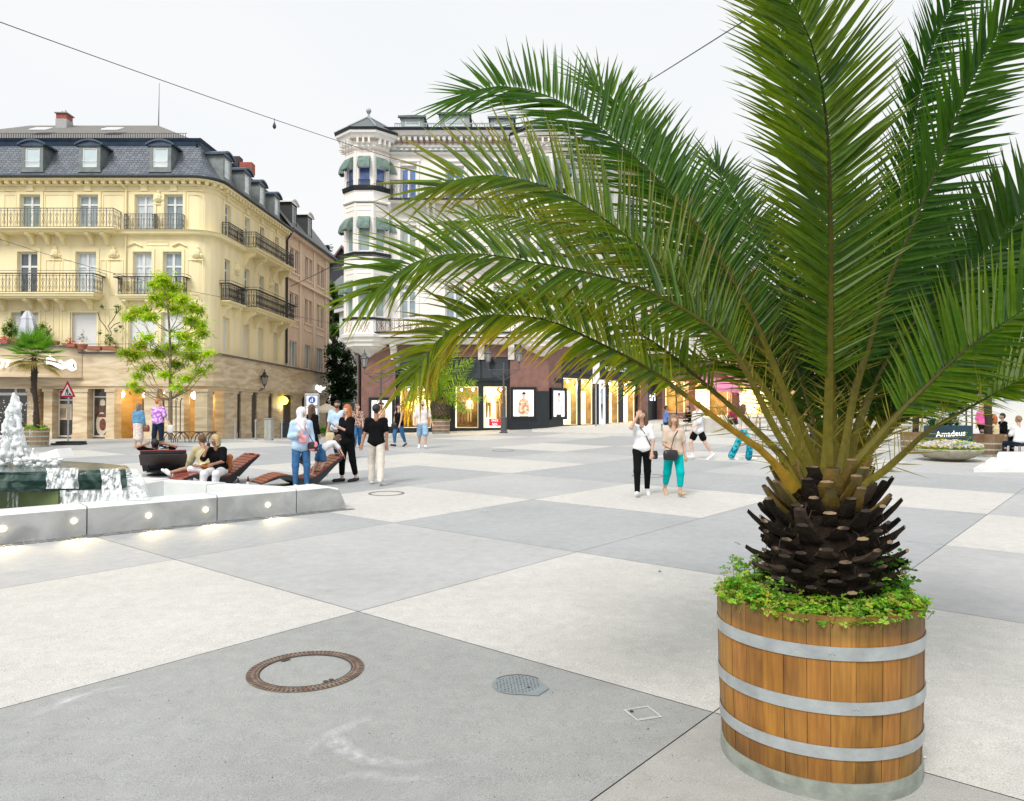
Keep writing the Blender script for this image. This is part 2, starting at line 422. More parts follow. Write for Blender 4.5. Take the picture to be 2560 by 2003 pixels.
def px_pts(lst, D0, D1, pw=1.2):
    n = len(lst); ds = [0]
    for a, b in zip(lst, lst[1:]): ds.append(ds[-1]+math.hypot(b[0]-a[0], b[1]-a[1]))
    return [P(x, y, D0+(D1-D0)*(d/ds[-1])**pw) for (x, y), d in zip(lst, ds)]
palm = thing('date_palm', 'large date palm with arching green and yellowing fronds growing in the near wooden tub', 'palm tree', (BX, BY, .97))
CAMV = lambda x, y, z: Vector((x, y, z)).normalized()
fronds = [
 # (pixels base->tip), D0, D1, normal(x, towards camera = -y, up), options
 ([(2040,1215),(2010,1130),(1950,950),(1870,770),(1763,594),(1701,519),(1643,449),(1569,379),(1474,299),(1392,249),(1309,221),(1247,218),(1200,227),(1165,240)],4.22,4.75,(.2,-.9,.45),dict(leafL=.60,base=MG,dark=DG,droop=.12,asym=(1,.72),bare=.26,a0=60,a1=56,w=.029)),
 ([(2030,1215),(1990,1120),(1920,985),(1850,890),(1780,800),(1680,693),(1598,618),(1515,552),(1433,499),(1350,462),(1268,441),(1206,440),(1144,449),(1087,474)],4.18,4.1,(.15,-.85,.55),dict(leafL=.52,yel=.5,droop=.25,bare=.28,w=.026,a1=48,dens=42)),
 ([(2020,1220),(1985,1150),(1930,1060),(1866,930),(1798,837),(1700,770),(1600,720),(1500,690),(1400,668),(1299,650),(1224,637),(1166,634),(1098,638),(1040,655),(995,678),(937,728)],4.12,3.7,(.1,-.85,.6),dict(leafL=.46,yel=.38,droop=.35,bare=.28,dens=46,w=.024,a1=42)),
 ([(2050,1205),(2010,1080),(1920,900),(1810,760),(1700,680),(1580,610),(1450,565),(1309,546),(1247,536),(1185,548),(1130,580)],4.4,5.4,(.1,-.8,.6),dict(leafL=.5,yel=.6,droop=.3,w=.026,dens=32)),
 ([(1985,1225),(1958,1185),(1908,1130),(1843,1084),(1786,1043),(1706,983),(1642,937),(1560,890),(1480,850),(1406,815),(1360,800),(1300,790),(1212,788),(1166,801),(1120,829),(1075,875),(1040,943)],4.08,3.75,(.05,-.75,.65),dict(leafL=.40,yel=.95,droop=.55,bare=.36,dens=44,w=.026)),
 ([(2000,1220),(1969,1157),(1889,1075),(1821,1011),(1729,933),(1660,875),(1590,830),(1500,780),(1420,745),(1340,735),(1270,750)],4.1,4.5,(.1,-.7,.7),dict(leafL=.42,yel=.5,droop=.45,bare=.34,dens=32)),
 ([(2025,1215),(1999,1098),(1950,980),(1880,820),(1800,660),(1720,520),(1640,400),(1570,300),(1520,235),(1475,205)],4.35,5.6,(.3,-.85,.35),dict(leafL=.50,yel=.1,droop=.2,base=MG,dark=DG,a1=46)),
 ([(2068,1215),(2070,1100),(2074,900),(2076,637),(2072,412),(2065,300),(2050,195),(2020,86),(1975,0),(1920,-70),(1840,-120),(1760,-130)],4.05,3.35,(.15,-.97,.1),dict(leafL=.50,yel=.34,droop=.1,dens=60,pet=.034,a0=62,a1=44,lift=.12,w=.026,bare=.2)),
 ([(2085,1210),(2082,1050),(2070,800),(2040,520),(2000,300),(1960,120),(1925,0),(1880,-90)],4.35,4.6,(-.1,-.9,.3),dict(leafL=.46,yel=.4,droop=.2,dens=40,lift=.2)),
 ([(2098,1210),(2115,1100),(2136,984),(2172,863),(2202,751),(2248,640),(2290,543),(2334,442),(2387,300),(2436,187),(2492,86),(2544,22),(2600,-40)],4.15,4.3,(.35,-.85,-.05),dict(leafL=.46,base=MG,dark=DG,droop=.1,dens=38,pet=.032,lift=.1,w=.032,a1=40)),
 ([(2105,1205),(2130,1000),(2190,780),(2250,500),(2304,206),(2350,75),(2400,-20),(2450,-90)],4.5,5.2,(.3,-.85,.2),dict(leafL=.34,base=DG,droop=.2,dens=40)),
 ([(2110,1205),(2150,1050),(2230,880),(2330,760),(2420,680),(2500,600),(2580,520),(2680,450)],4.35,4.6,(-.2,-.75,.55),dict(leafL=.52,base=DG,dark=DG,yel=.08,droop=.3,dens=50,lift=.35,w=.034)),
 ([(2115,1210),(2134,1165),(2237,1046),(2328,955),(2404,884),(2522,800),(2620,740),(2720,700)],4.08,3.7,(-.1,-.7,.7),dict(leafL=.46,yel=.25,droop=.35,bare=.3)),
 ([(2130,1222),(2196,1188),(2260,1133),(2317,1081),(2404,1030),(2479,989),(2560,946),(2660,905)],4.02,3.5,(-.1,-.6,.8),dict(leafL=.30,yel=.35,droop=.2,bare=.7,dens=36)),
 ([(2118,1212),(2180,1100),(2260,1010),(2330,930),(2420,830),(2500,720),(2570,600)],4.4,5.0,(-.3,-.8,.4),dict(leafL=.48,yel=.1,droop=.3,base=DG)),
 ([(2075,1205),(2060,1000),(2010,820),(1930,650),(1850,520),(1790,420)],4.6,6.0,(.3,-.8,.4),dict(leafL=.5,base=DG,yel=.1,droop=.3,dens=44)),
 ([(2090,1205),(2110,1000),(2150,820),(2200,690),(2280,590),(2380,540)],4.6,6.2,(-.3,-.8,.4),dict(leafL=.52,base=DG,yel=.12,droop=.35,dens=44)),
 ([(2060,1205),(2040,1020),(1960,860),(1860,760),(1770,700),(1690,690)],4.5,5.7,(.2,-.7,.6),dict(leafL=.48,yel=.3,droop=.4,dens=44)),
 ([(2110,1205),(2190,1020),(2300,900),(2400,830),(2500,800),(2590,810)],4.5,5.6,(-.3,-.6,.7),dict(leafL=.5,base=DG,droop=.5,dens=42)),
 ([(2045,1205),(1980,1000),(1880,880),(1790,820),(1700,800),(1620,810)],4.45,5.4,(.2,-.6,.7),dict(leafL=.46,yel=.3,droop=.5,dens=42)),
 ([(2080,1205),(2085,1000),(2100,800),(2120,640),(2160,520)],4.55,5.6,(0,-.8,.5),dict(leafL=.5,base=DG,droop=.5,dens=44)),
 ([(2112,1205),(2200,1060),(2300,950),(2400,890),(2520,870),(2640,890)],4.5,5.3,(-.3,-.6,.7),dict(leafL=.46,base=DG,yel=.15,droop=.5,dens=44,bare=.2)),
 ([(2050,1205),(1990,1060),(1890,950),(1790,905),(1690,915),(1600,950)],4.45,5.2,(.2,-.6,.7),dict(leafL=.42,yel=.3,droop=.5,dens=42,bare=.22)),
 ([(2095,1205),(2120,1050),(2180,900),(2260,790),(2350,740),(2430,740)],4.45,5.1,(-.3,-.7,.5),dict(leafL=.46,base=DG,droop=.5,dens=42,bare=.2)),
 ([(2060,1205),(2030,1050),(1980,900),(1920,800),(1850,740),(1780,740)],4.5,5.2,(.3,-.7,.5),dict(leafL=.46,base=DG,yel=.2,droop=.5,dens=42,bare=.2)),
 ([(2115,1205),(2220,1080),(2330,1010),(2440,975),(2540,990)],4.3,4.9,(-.3,-.5,.8),dict(leafL=.32,base=MG,yel=.3,droop=.4,dens=34,bare=.4)),
]
for i, (pl, d0, d1, nn, kw) in enumerate(fronds):
    kw.setdefault('seed', 100+i)
    frond(px_pts(pl, d0, d1), CAMV(*nn), **kw).build('frond', LEAF, palm)
# trunk: a stubby bole armoured with sawn-off leaf bases
tr = MB(); r = random.Random(5); z0 = .86; zt = 1.60
tr.lathe([(.25, z0), (.28, z0+.1), (.29, z0+.25), (.28, z0+.4), (.25, z0+.55), (.20, z0+.68), (.12, z0+.78)], (BX+.05, BY, 0), 20)
for m_ in range(len(tr.m)): tr.m[m_] = 0
N_ = 170
for k in range(N_):
    u = (k+.5)/N_; z = z0+.02+u*.70; az = k*2.39996+r.uniform(-.12, .12)
    rc = .19+.11*math.sin(min(1, (u*.8+.30))*math.pi*.95); rc = max(.13, rc)
    el_ = R(-8+u*u*74+r.uniform(-7, 7)); ln = (.09+.035*math.sin(u*math.pi))*r.uniform(.6, 1.25)+(.06 if u > .55 else 0)*r.random()
    ro = Vector((math.cos(az), math.sin(az), 0)); d = (ro*math.cos(el_)+Vector((0, 0, math.sin(el_)))).normalized()
    s_ = Vector((-math.sin(az), math.cos(az), 0)); n_ = s_.cross(d)*-1
    if n_.z < 0: n_ = -n_
    p = Vector((BX+.05, BY, z))+ro*(rc-.03); vs = []
    for j, (t, wd, th) in enumerate(((0, .070, .03), (.45, .052, .022), (.8, .040, .017), (1, .034, .013))):
        q = p+d*ln*t+Vector((0, 0, 1))*(.35*ln*t*t)+s_*(r.uniform(-.012, .012)*t); tw = r.uniform(.85, 1.15)
        for a_ in range(6):
            an = 2*math.pi*a_/6+.3; flat = 1.0 if math.sin(an) > 0 else .55
            vs.append(q+s_*math.cos(an)*wd*tw+n_*math.sin(an)*th*flat)
    tr.mi = 2 if (u > .74 and r.random() < .75) else (0 if r.random() < .7 else 3)
    tr.add(vs, [(a*6+j, a*6+(j+1) % 6, (a+1)*6+(j+1) % 6, (a+1)*6+j) for a in range(3) for j in range(6)])
    tr.mi = 1; tr.add(vs[18:24], [(0, 1, 2, 3, 4, 5)])
# hanging fibres between the stubs
tr.mi = 3
for k in range(110):
    az = r.uniform(0, 6.283); z = r.uniform(z0, z0+.62); p = Vector((BX+.05+math.cos(az)*.28, BY+math.sin(az)*.28, z))
    q = p+Vector((math.cos(az)*r.uniform(.0, .05)+r.uniform(-.04, .04), math.sin(az)*r.uniform(.0, .05), r.uniform(-.12, .06)))
    tr.tube([p, (p+q)/2+Vector((0, 0, .03)), q], .0022, 3, False)
tr.build('trunk', [M('bole', (.007, .005, .004), .95, .4, 18, .6, col2=(.026, .017, .010), spec=.2), M('stub_cut', (.03, .02, .013), .9, .3, 9, .3, col2=(.30, .21, .12), lo=.45, hi=.62),
                   M('stub_fresh', (.20, .11, .015), .6, .3, 14, .2, col2=(.07, .065, .012)), M('bole_fibre', (.05, .032, .018), .95, .4, 30, .2)], palm)

def tub(name, label, x, y, rt, rb, h, hoops, wood, hoopm, ringm, soilm, staves=34, seed=2, group=None, n=68):
    z = g(x, y); t = thing(name, label, 'planter', (x, y, z), 0, group); r = random.Random(seed)
    body = MB(); k = staves; cuts = sorted([2*math.pi*(i+r.uniform(-.18, .18))/k for i in range(k)])
    for i in range(k):
        a0, a1 = cuts[i], cuts[(i+1) % k]+(2*math.pi if i == k-1 else 0); gp = .0011/rt; tn = r.uniform(.86, 1.12)
        body.col = (tn, tn*r.uniform(.90, 1.02), tn*r.uniform(.8, 1.05)); vs = []
        wds = [a0+gp, (a0+a1)/2, a1-gp]; off = r.uniform(-.0015, .0015)
        hh = h+r.uniform(-.003, .003)
        for zz in (0.03, h*.5, hh):
            rr = rb+(rt-rb)*zz/h+.006*math.sin(zz/h*math.pi)+off
            for a in wds: vs.append((x+rr*math.cos(a), y+rr*math.sin(a), z+zz))
        for a in wds: vs.append((x+(rt-.035)*math.cos(a), y+(rt-.035)*math.sin(a), z+hh))
        for a in wds: vs.append((x+(rt-.035)*math.cos(a), y+(rt-.035)*math.sin(a), z+h-.14))
        for a in wds: vs.append((x+(rb-.03)*math.cos(a), y+(rb-.03)*math.sin(a), z+.03))
        fs = [(q*3+j, q*3+j+1, q*3+j+4, q*3+j+3) for q in range(5) if q != 4 for j in range(2)]
        for (qa, qb) in ((0, 1), (1, 2), (2, 3)):
            pass
        body.add(vs, fs)
    body.col = None
    body.build('stave_wall', wood, t)
    for z0_, z1_ in hoops:
        hb = MB(); r0 = rb+(rt-rb)*z0_/h+.006*math.sin(z0_/h*math.pi)+.002; r1 = rb+(rt-rb)*z1_/h+.006*math.sin(z1_/h*math.pi)+.002
        hb.lathe([(r0, z0_), (r0+.005, z0_), (r1+.005, z1_), (r1, z1_)], (x, y, z), n, cap=False)
        a_ = r.uniform(3.6, 5.6)
        for da in (0, .035): hb.ball((x+(r0+.006)*math.cos(a_+da), y+(r0+.006)*math.sin(a_+da), z+(z0_+z1_)/2), .006, 6)
        hb.build('hoop', hoopm, t, smooth=False)
    rg = MB(); rg.lathe([(rb-.05, -.03), (rb+.010, -.03), (rb+.013, .03), (rb+.011, .075), (rb-.01, .078)], (x, y, z), 96, cap=False); rg.build('base_ring', ringm, t)
    so = MB(); so.lathe([(rt-.036, h-.06), (rt*.6, h-.02), (.01, h+.01)], (x, y, z), 32, cap=False); so.build('soil', soilm, t, smooth=True)
    return t
def woodmat(name, c1, c2, worn=None):
    m = bpy.data.materials.new(name); m.use_nodes = True; t = m.node_tree; b = t.nodes['Principled BSDF']; l = t.links.new
    tc = t.nodes.new('ShaderNodeTexCoord')
    def nz(sc, st, det=4):
        mp = t.nodes.new('ShaderNodeMapping'); mp.inputs['Scale'].default_value = st; l(tc.outputs['Object'], mp.inputs[0])
        q = t.nodes.new('ShaderNodeTexNoise'); q.inputs['Scale'].default_value = sc; q.inputs['Detail'].default_value = det; l(mp.outputs[0], q.inputs['Vector']); return q.outputs['Fac']
    def rp(s, a, b_, c, d):
        q = t.nodes.new('ShaderNodeValToRGB'); q.color_ramp.elements[0].position = a; q.color_ramp.elements[1].position = b_; q.color_ramp.elements[0].color = c+(1,); q.color_ramp.elements[1].color = d+(1,); l(s, q.inputs[0]); return q.outputs[0]
    def mul(a, c, ty='MULTIPLY', f=1):
        q = t.nodes.new('ShaderNodeMix'); q.data_type = 'RGBA'; q.blend_type = ty; q.inputs['Factor'].default_value = f; l(a, q.inputs['A']); l(c, q.inputs['B']); return q.outputs['Result']
    c = rp(nz(3, (1, 1, .7)), .35, .65, c1, c2)
    c = mul(c, rp(nz(60, (1, 1, .05), 3), .3, .7, (.72, .70, .68), (1.12, 1.12, 1.1)))
    c = mul(c, rp(nz(5, (1.4, 1.4, .5), 5), .56, .72, (1, 1, 1), (.62, .62, .66)))
    a = t.nodes.new('ShaderNodeAttribute'); a.attribute_name = 'tint'; c = mul(c, a.outputs['Color'])
    if worn:                                   # weathered greying of the top boards and foot of the staves
        sx = t.nodes.new('ShaderNodeSeparateXYZ'); l(tc.outputs['Object'], sx.inputs[0])
        f1 = rp(sx.outputs['Z'], worn[0], worn[0]+.05, (0, 0, 0), (1, 1, 1))
        q = t.nodes.new('ShaderNodeMix'); q.data_type = 'RGBA'; q.blend_type = 'MULTIPLY'; l(f1, q.inputs['Factor']); l(c, q.inputs['A']); q.inputs['B'].default_value = (.60, .70, .95, 1); c = q.outputs['Result']
    if worn:
        f2 = rp(sx.outputs['Z'], .07, .26, (1, 1, 1), (0, 0, 0)); f3 = mul(f2, rp(nz(4, (1, 1, .6), 5), .35, .6, (.2, .2, .2), (1, 1, 1)))
        q = t.nodes.new('ShaderNodeMix'); q.data_type = 'RGBA'; q.blend_type = 'MULTIPLY'; l(f3, q.inputs['Factor']); l(c, q.inputs['A']); q.inputs['B'].default_value = (.50, .56, .70, 1); c = q.outputs['Result']
        c = mul(c, rp(nz(2.2, (1, 1, .5), 6), .52, .66, (1, 1, 1), (.66, .62, .62)))
    l(c, b.inputs['Base Color']); b.inputs['Roughness'].default_value = .55
    bp = t.nodes.new('ShaderNodeBump'); bp.inputs['Strength'].default_value = .3; bp.inputs['Distance'].default_value = .004; l(nz(60, (1, 1, .05), 3), bp.inputs['Height']); l(bp.outputs[0], b.inputs['Normal'])
    return m
ZINC = M('zinc_hoop', (.36, .39, .40), .45, .16, 9, .15, metal=.35, col2=(.50, .54, .55))
tub('wooden_tub', 'round orange brown stave tub with grey metal hoops standing nearest the camera', BX, BY, .525, .498, .87,
    [(.668, .732), (.408, .470), (.19, .250)], woodmat('tub_wood', (.30, .135, .022), (.46, .225, .04), (.735,)), ZINC,
    M('base_ring', (.30, .33, .29), .6, .22, 10, .2, metal=.2), M('soil', (.05, .035, .02), 1, .4, 20, .6), staves=28)
# clover and small weeds covering the tub soil
def clover(name, label, cx, cy, z, rad, cnt, sz, cols, seed, hgt=.08, hole=0., flowers=None):
    r = random.Random(seed); mb = MB()
    for k in range(cnt):
        a = r.uniform(0, 6.283); q = rad*math.sqrt(r.random()); 
        if q < hole: q = hole+(rad-hole)*r.random()
        clump = .5+.5*math.sin(a*3+seed)*math.cos(q*9+seed*2)
        h = hgt*(.35+.9*clump)*r.uniform(.5, 1.15)*(1.0 if q < rad*.9 else .6)
        if r.random() < .03: h += hgt*1.1
        x, y = cx+q*math.cos(a), cy+q*math.sin(a)
        if q > rad*.93 and r.random() < .5: x += math.cos(a)*.03; y += math.sin(a)*.03; h *= .5
        top = Vector((x+r.uniform(-.02, .02), y+r.uniform(-.02, .02), z+h)); tint = cols[int(r.random()*len(cols))]; tint = tuple(c*r.uniform(.7, 1.25) for c in tint)
        mb.col = tuple(c*.7 for c in tint)
        if r.random() < .35: mb.tube([(x, y, z-.02), top], .0016, 3, False)
        mb.col = tint; tilt = Vector((r.uniform(-.6, .6), r.uniform(-.9, .3), 1)).normalized(); e1 = tilt.cross(Vector((1, .1, 0))).normalized(); e2 = tilt.cross(e1); ph = r.uniform(0, 2)
        s = sz*r.uniform(.6, 1.3)
        for j in range(3):
            an = ph+j*2.094; d = e1*math.cos(an)+e2*math.sin(an); w = e1*-math.sin(an)+e2*math.cos(an); up_ = tilt*s*.25
            mb.add([top, top+d*s*.5+w*s*.42+up_, top+d*s+w*s*.2+up_*.6, top+d*s*.88, top+d*s-w*s*.2+up_*.6, top+d*s*.5-w*s*.42+up_], [(0, 1, 2, 3), (0, 3, 4, 5)])
    mb.col = None
    if flowers:
        for k in range(flowers[0]):
            a = r.uniform(0, 6.283); q = rad*math.sqrt(r.random()); x, y = cx+q*math.cos(a), cy+q*math.sin(a); c = flowers[1][int(r.random()*len(flowers[1]))]
            h = hgt*1.15*r.uniform(.7, 1.15)*(1.15-(q/rad)**2*.5); mb.col = c; s = flowers[2]*r.uniform(.7, 1.2); ph = r.uniform(0, 6)
            ct = Vector((x, y, z+h)); tl = Vector((r.uniform(-.4, .4), -.6+r.uniform(-.4, .4), .8)).normalized(); e1 = tl.cross(Vector((1, .1, 0))).normalized(); e2 = tl.cross(e1)
            for j in range(5):
                an = ph+j*1.257; d = e1*math.cos(an)+e2*math.sin(an); w = e1*-math.sin(an)+e2*math.cos(an)
                mb.add([ct, ct+d*s*.6+w*s*.4, ct+d*s, ct+d*s*.6-w*s*.4], [(0, 1, 2, 3)])
    o = mb.build(name, LEAF, origin=(cx, cy, z)); return tag(o, label, 'plants', kind='stuff')
CL = [(.18, .40, .02), (.30, .52, .03), (.40, .54, .06), (.12, .32, .02), (.44, .48, .12), (.09, .24, .015)]
clover('clover', 'fresh green clover and small weeds covering the soil of the near wooden tub', BX, BY, BZ+.84, .515, 3400, .020, CL, 4, .085, .18)
clover('weeds', 'taller leafy green weeds against the trunk of the near palm', BX+.27, BY-.16, BZ+.84, .15, 260, .034, [(.05, .17, .015), (.08, .24, .02), (.12, .28, .02)], 9, .20)
clover('weeds', 'pale sprigs of weed at the back left rim of the near tub', BX-.30, BY+.16, BZ+.84, .12, 110, .022, [(.16, .30, .03), (.2, .33, .05)], 12, .16)
# ================================================================== facade tools
def wall_grid(mb, s0, s1, z0, z1, ops, depth=.28, back=True):
    "front sheet of a wall at local y=0 with rectangular holes and their reveals"
    ss = sorted({s0, s1, *[v for o in ops for v in (o[0], o[1])]}); zs = sorted({z0, z1, *[v for o in ops for v in (o[2], o[3])]})
    for a, b in zip(ss, ss[1:]):
        for c, d in zip(zs, zs[1:]):
            mx_, mz = (a+b)/2, (c+d)/2
            if any(o[0] < mx_ < o[1] and o[2] < mz < o[3] for o in ops): continue
            mb.quad((a, 0, c), (b, 0, c), (b, 0, d), (a, 0, d))
    for o in ops:
        a, b, c, d = o[:4]; k = depth
        mb.quad((a, 0, c), (a, 0, d), (a, k, d), (a, k, c)); mb.quad((b, 0, d), (b, 0, c), (b, k, c), (b, k, d))
        mb.quad((a, 0, d), (b, 0, d), (b, k, d), (a, k, d)); mb.quad((b, 0, c), (a, 0, c), (a, k, c), (b, k, c))
GLASS = M('pane_glass', (.16, .22, .26), .06, .35, .9, spec=.9, col2=(.42, .50, .53))
GLASSD = M('pane_dark', (.035, .045, .055), .05, .4, .7, spec=.9, col2=(.13, .16, .18))
GLASSB = M('pane_blue', (.06, .12, .34), .05, .3, .8, spec=.9, col2=(.14, .24, .55))
GLASSG = M('pane_green', (.20, .27, .24), .06, .3, .8, spec=.9, col2=(.38, .46, .42))
GLASSC = M('pane_curtain', (.45, .52, .55), .08, .2, 2.5, spec=.9, col2=(.72, .77, .80), stretch=(5, 1, .6))
FRW = M('window_white', (.78, .78, .77), .45, .04, 5)
SHUT = M('roller_shutter', (.80, .81, .81), .5, .03, 5)
def window(parent, T, s0, s1, z0, z1, kind='double', glass=None, dep=.2, frame=None, fw=.075, tr=.26, label=None, bars=0):
    mb = MB(); mb.T = T; f = fw; y0, y1 = dep-.03, dep+.04
    mb.box(s0, s0+f, y0, y1, z0, z1); mb.box(s1-f, s1, y0, y1, z0, z1); mb.box(s0+f, s1-f, y0, y1, z1-f, z1); mb.box(s0+f, s1-f, y0, y1, z0, z0+f)
    c = (s0+s1)/2; zt = z1-(z1-z0)*tr
    if kind in ('double', 'casement'): mb.box(c-f*.75, c+f*.75, y0-.01, y1, z0+f, z1-f)
    if kind in ('double',): mb.box(s0+f, c-f*.75, y0+.005, y1, zt-f*.6, zt+f*.6); mb.box(c+f*.75, s1-f, y0+.005, y1, zt-f*.6, zt+f*.6)
    if kind == 'grid':
        mb.box(c-f*.75, c+f*.75, y0-.01, y1, z0+f, z1-f); zt = z1-(z1-z0)*.16; mb.box(s0+f, s1-f, y0+.004, y1, zt-f*.7, zt+f*.7)
        for q in range(1, 4):
            s = s0+(s1-s0)*q/4
            if q != 2: mb.box(s-.015, s+.015, y0+.006, y1, zt, z1-f)
        zm = z0+(zt-z0)*.66; mb.box(s0+f, s1-f, y0+.008, y1, zm-.02, zm+.02)
    if kind == 'sash': zm = z0+(z1-z0)*.22; mb.box(s0+f, s1-f, y0+.005, y1, zm-.012, zm+.012)
    w = mb.build('window', frame or FRW, parent)
    if label: w['label'] = label
    pn = MB(); pn.T = T
    if kind == 'shutter':
        n = max(4, int((z1-z0)/.09)); hgt = (z1-z0-2*f)/n
        for q in range(n): pn.box(s0+f, s1-f, dep+.0, dep+.03+.004*(q % 2), z0+f+q*hgt+.006, z0+f+(q+1)*hgt-.003)
        pn.build('roller_shutter', SHUT, w)
    else:
        pn.box(s0+f*.6, s1-f*.6, dep+.012, dep+.024, z0+f*.6, z1-f*.6)
        pn.build('pane', glass or GLASS, w)
    return w
IRON = M('wrought_iron', (.035, .035, .04), .5, .3, 9)
IRONG = M('iron_grey', (.14, .14, .14), .5, .25, 9)
def spiral(mb, c, T, r, turns, ph, rad, flip=1, n=9):
    pts = []
    for i in range(n):
        t = i/(n-1); a = ph+flip*turns*2*math.pi*t; q = r*(1-.8*t)
        pts.append((c[0]+q*math.cos(a), c[1], c[2]+q*math.sin(a)))
    mb.tube(pts, rad, 3, False)
def railing(parent, T, path, z0, z1, mat=None, cell=.34, name='railing', fancy=True, ledge=None):
    "wrought iron along a polyline given as local (s,y) pairs"
    mb = MB(); mb.T = T; h = z1-z0; rr = .013
    for (a, b) in zip(path, path[1:]):
        v = Vector((b[0]-a[0], b[1]-a[1])); Ln = v.length; v /= Ln
        K = T @ Matrix(((v.x, -v.y, 0, a[0]), (v.y, v.x, 0, a[1]), (0, 0, 1, 0), (0, 0, 0, 1))); mb.T = K
        mb.box(-.02, Ln+.02, -.025, .025, z1-.03, z1); mb.box(0, Ln, -.012, .012, z1-.14*h/.95-.01, z1-.14*h/.95+.012); mb.box(0, Ln, -.015, .015, z0+.03, z0+.055)
        if ledge: mb.box(-.15, Ln+.15, -.22, -.19, z1-.08, z1-.05); mb.box(-.15, Ln+.15, -.22, -.19, z1+.07, z1+.09); mb.box(-.1, Ln+.1, -.2, -.02, z1-.07, z1-.055)
        k = max(1, round(Ln/cell)); c = Ln/k
        for q in range(k+1):
            big = q % 3 == 0 or q == k
            mb.box(q*c-(.018 if big else .009), q*c+(.018 if big else .009), -.011, .011, z0+.02, z1-.02)
        if fancy:
            for q in range(k):
                x = q*c+c/2; zm = z0+h*.46; a_ = c*.34
                for sg in (-1, 1):
                    spiral(mb, (x+sg*a_*.55, 0, zm+h*.20), T, a_*.62, .8, math.pi/2, rr*.8, sg)
                    spiral(mb, (x+sg*a_*.55, 0, zm-h*.20), T, a_*.62, .8, -math.pi/2, rr*.8, -sg)
                    mb.tube([(x+sg*a_*.9, 0, zm+h*.25), (x+sg*a_*.1, 0, zm), (x+sg*a_*.9, 0, zm-h*.25)], rr*.8, 3, False)
                mb.box(x-.008, x+.008, -.008, .008, z0+.05, z1-.13*h)
                mb.add([(x-a_*.3, 0, zm), (x, -.01, zm+a_*.45), (x+a_*.3, 0, zm), (x, -.01, zm-a_*.45)], [(0, 1, 2, 3)])
                spiral(mb, (x, 0, z1-.08*h), T, a_*.3, .9, 0, rr*.6)
    return mb.build(name, mat or IRON, parent)
def bracket(mb, s, z1, d, h, w=.16):
    "scrolled console under a slab; local frame, out is -y"
    pr = [(0, z1), (-d, z1), (-d, z1-h*.18), (-d*.86, z1-h*.30), (-d*.62, z1-h*.34), (-d*.42, z1-h*.52), (-d*.28, z1-h*.80), (-d*.16, z1-h), (0, z1-h)]
    mb.prism([(s-w/2, y, z) for y, z in pr], w, (1, 0, 0))
def quadw(m): return m
# ================================================================== the cream yellow corner house
YW = M('yellow_render', (.93, .80, .50), .8, .06, 1.6, .15, bscale=40, stretch=(1, 1, .22), detail=9, lo=.35, hi=.6)
YT = M('yellow_trim', (.94, .82, .50), .75, .04, 2)
TRV = M('travertine', (.50, .355, .19), .45, .3, 1.3, .08, stretch=(.45, .45, 2.6), col2=(.80, .67, .48), detail=12, lo=.3, hi=.66, bscale=9, distort=.9)
TRVD = M('travertine_dark', (.30, .22, .15), .55, .25, 1.4, .1, stretch=(.5, .5, 4), col2=(.46, .36, .27), detail=8, distort=.5)
SLATE = None
def slatemat():
    m = bpy.data.materials.new('slate'); m.use_nodes = True; t = m.node_tree; b = t.nodes['Principled BSDF']; l = t.links.new
    tc = t.nodes.new('ShaderNodeTexCoord'); sx = t.nodes.new('ShaderNodeSeparateXYZ'); l(tc.outputs['Object'], sx.inputs[0])
    ad = t.nodes.new('ShaderNodeMath'); ad.operation = 'ADD'; l(sx.outputs[0], ad.inputs[0]); l(sx.outputs[1], ad.inputs[1])
    cx = t.nodes.new('ShaderNodeCombineXYZ'); l(ad.outputs[0], cx.inputs[0]); l(sx.outputs[2], cx.inputs[1])
    br = t.nodes.new('ShaderNodeTexBrick'); br.inputs['Scale'].default_value = 1; br.inputs['Brick Width'].default_value = .26; br.inputs['Row Height'].default_value = .15
    br.inputs['Mortar Size'].default_value = .016; br.inputs['Color1'].default_value = (.115, .135, .165, 1); br.inputs['Color2'].default_value = (.19, .21, .24, 1); br.inputs['Mortar'].default_value = (.03, .035, .045, 1); br.inputs['Mortar Smooth'].default_value = .6
    l(cx.outputs[0], br.inputs['Vector']); l(br.outputs['Color'], b.inputs['Base Color']); b.inputs['Roughness'].default_value = .5
    bp = t.nodes.new('ShaderNodeBump'); bp.inputs['Strength'].default_value = .6; bp.inputs['Distance'].default_value = .03; bp.invert = True; l(br.outputs['Fac'], bp.inputs['Height']); l(bp.outputs[0], b.inputs['Normal']); return m
SLATE = slatemat()
NAVY = M('blue_grey_zinc', (.055, .085, .13), .4, .2, 3, metal=.3)
LEADC = M('zinc_cladding', (.15, .17, .17), .5, .2, 3, metal=.2, col2=(.24, .27, .26))
APR = M('zinc_apron', (.40, .46, .49), .35, .12, 2, metal=.5)
TILEG = M('roof_tile_grey', (.15, .145, .14), .8, .35, 5, .3, stretch=(1, 1, 6), col2=(.25, .235, .22))
Z = lambda py: fz(py, 40.0)
LX0 = -33.0; LXC = fx(530, 40)-.1      # left end and the corner
SD = (.053, 1); SDn = math.hypot(*SD)
CR = 1.0
front_end = (LXC-CR, 40.0); arcp = [(LXC-CR+CR*math.sin(a), 40+CR-CR*math.cos(a)) for a in [math.pi/2*k/5 for k in range(6)]]
SO = arcp[-1]
def side_t(px):
    k = (px-1280)/F/cp if False else (px-1280)/F
    dx, dy = SD[0]/SDn, SD[1]/SDn
    return (k*SO[1]-SO[0])/(dx-k*dy)
def side_pt(t): return (SO[0]+SD[0]/SDn*t, SO[1]+SD[1]/SDn*t)
TY = side_t(711); TT = side_t(822)
lb = thing('corner_house', 'cream yellow corner house with slate mansard roof, iron balconies and a travertine shop floor', 'building', (LXC, 40, .6))
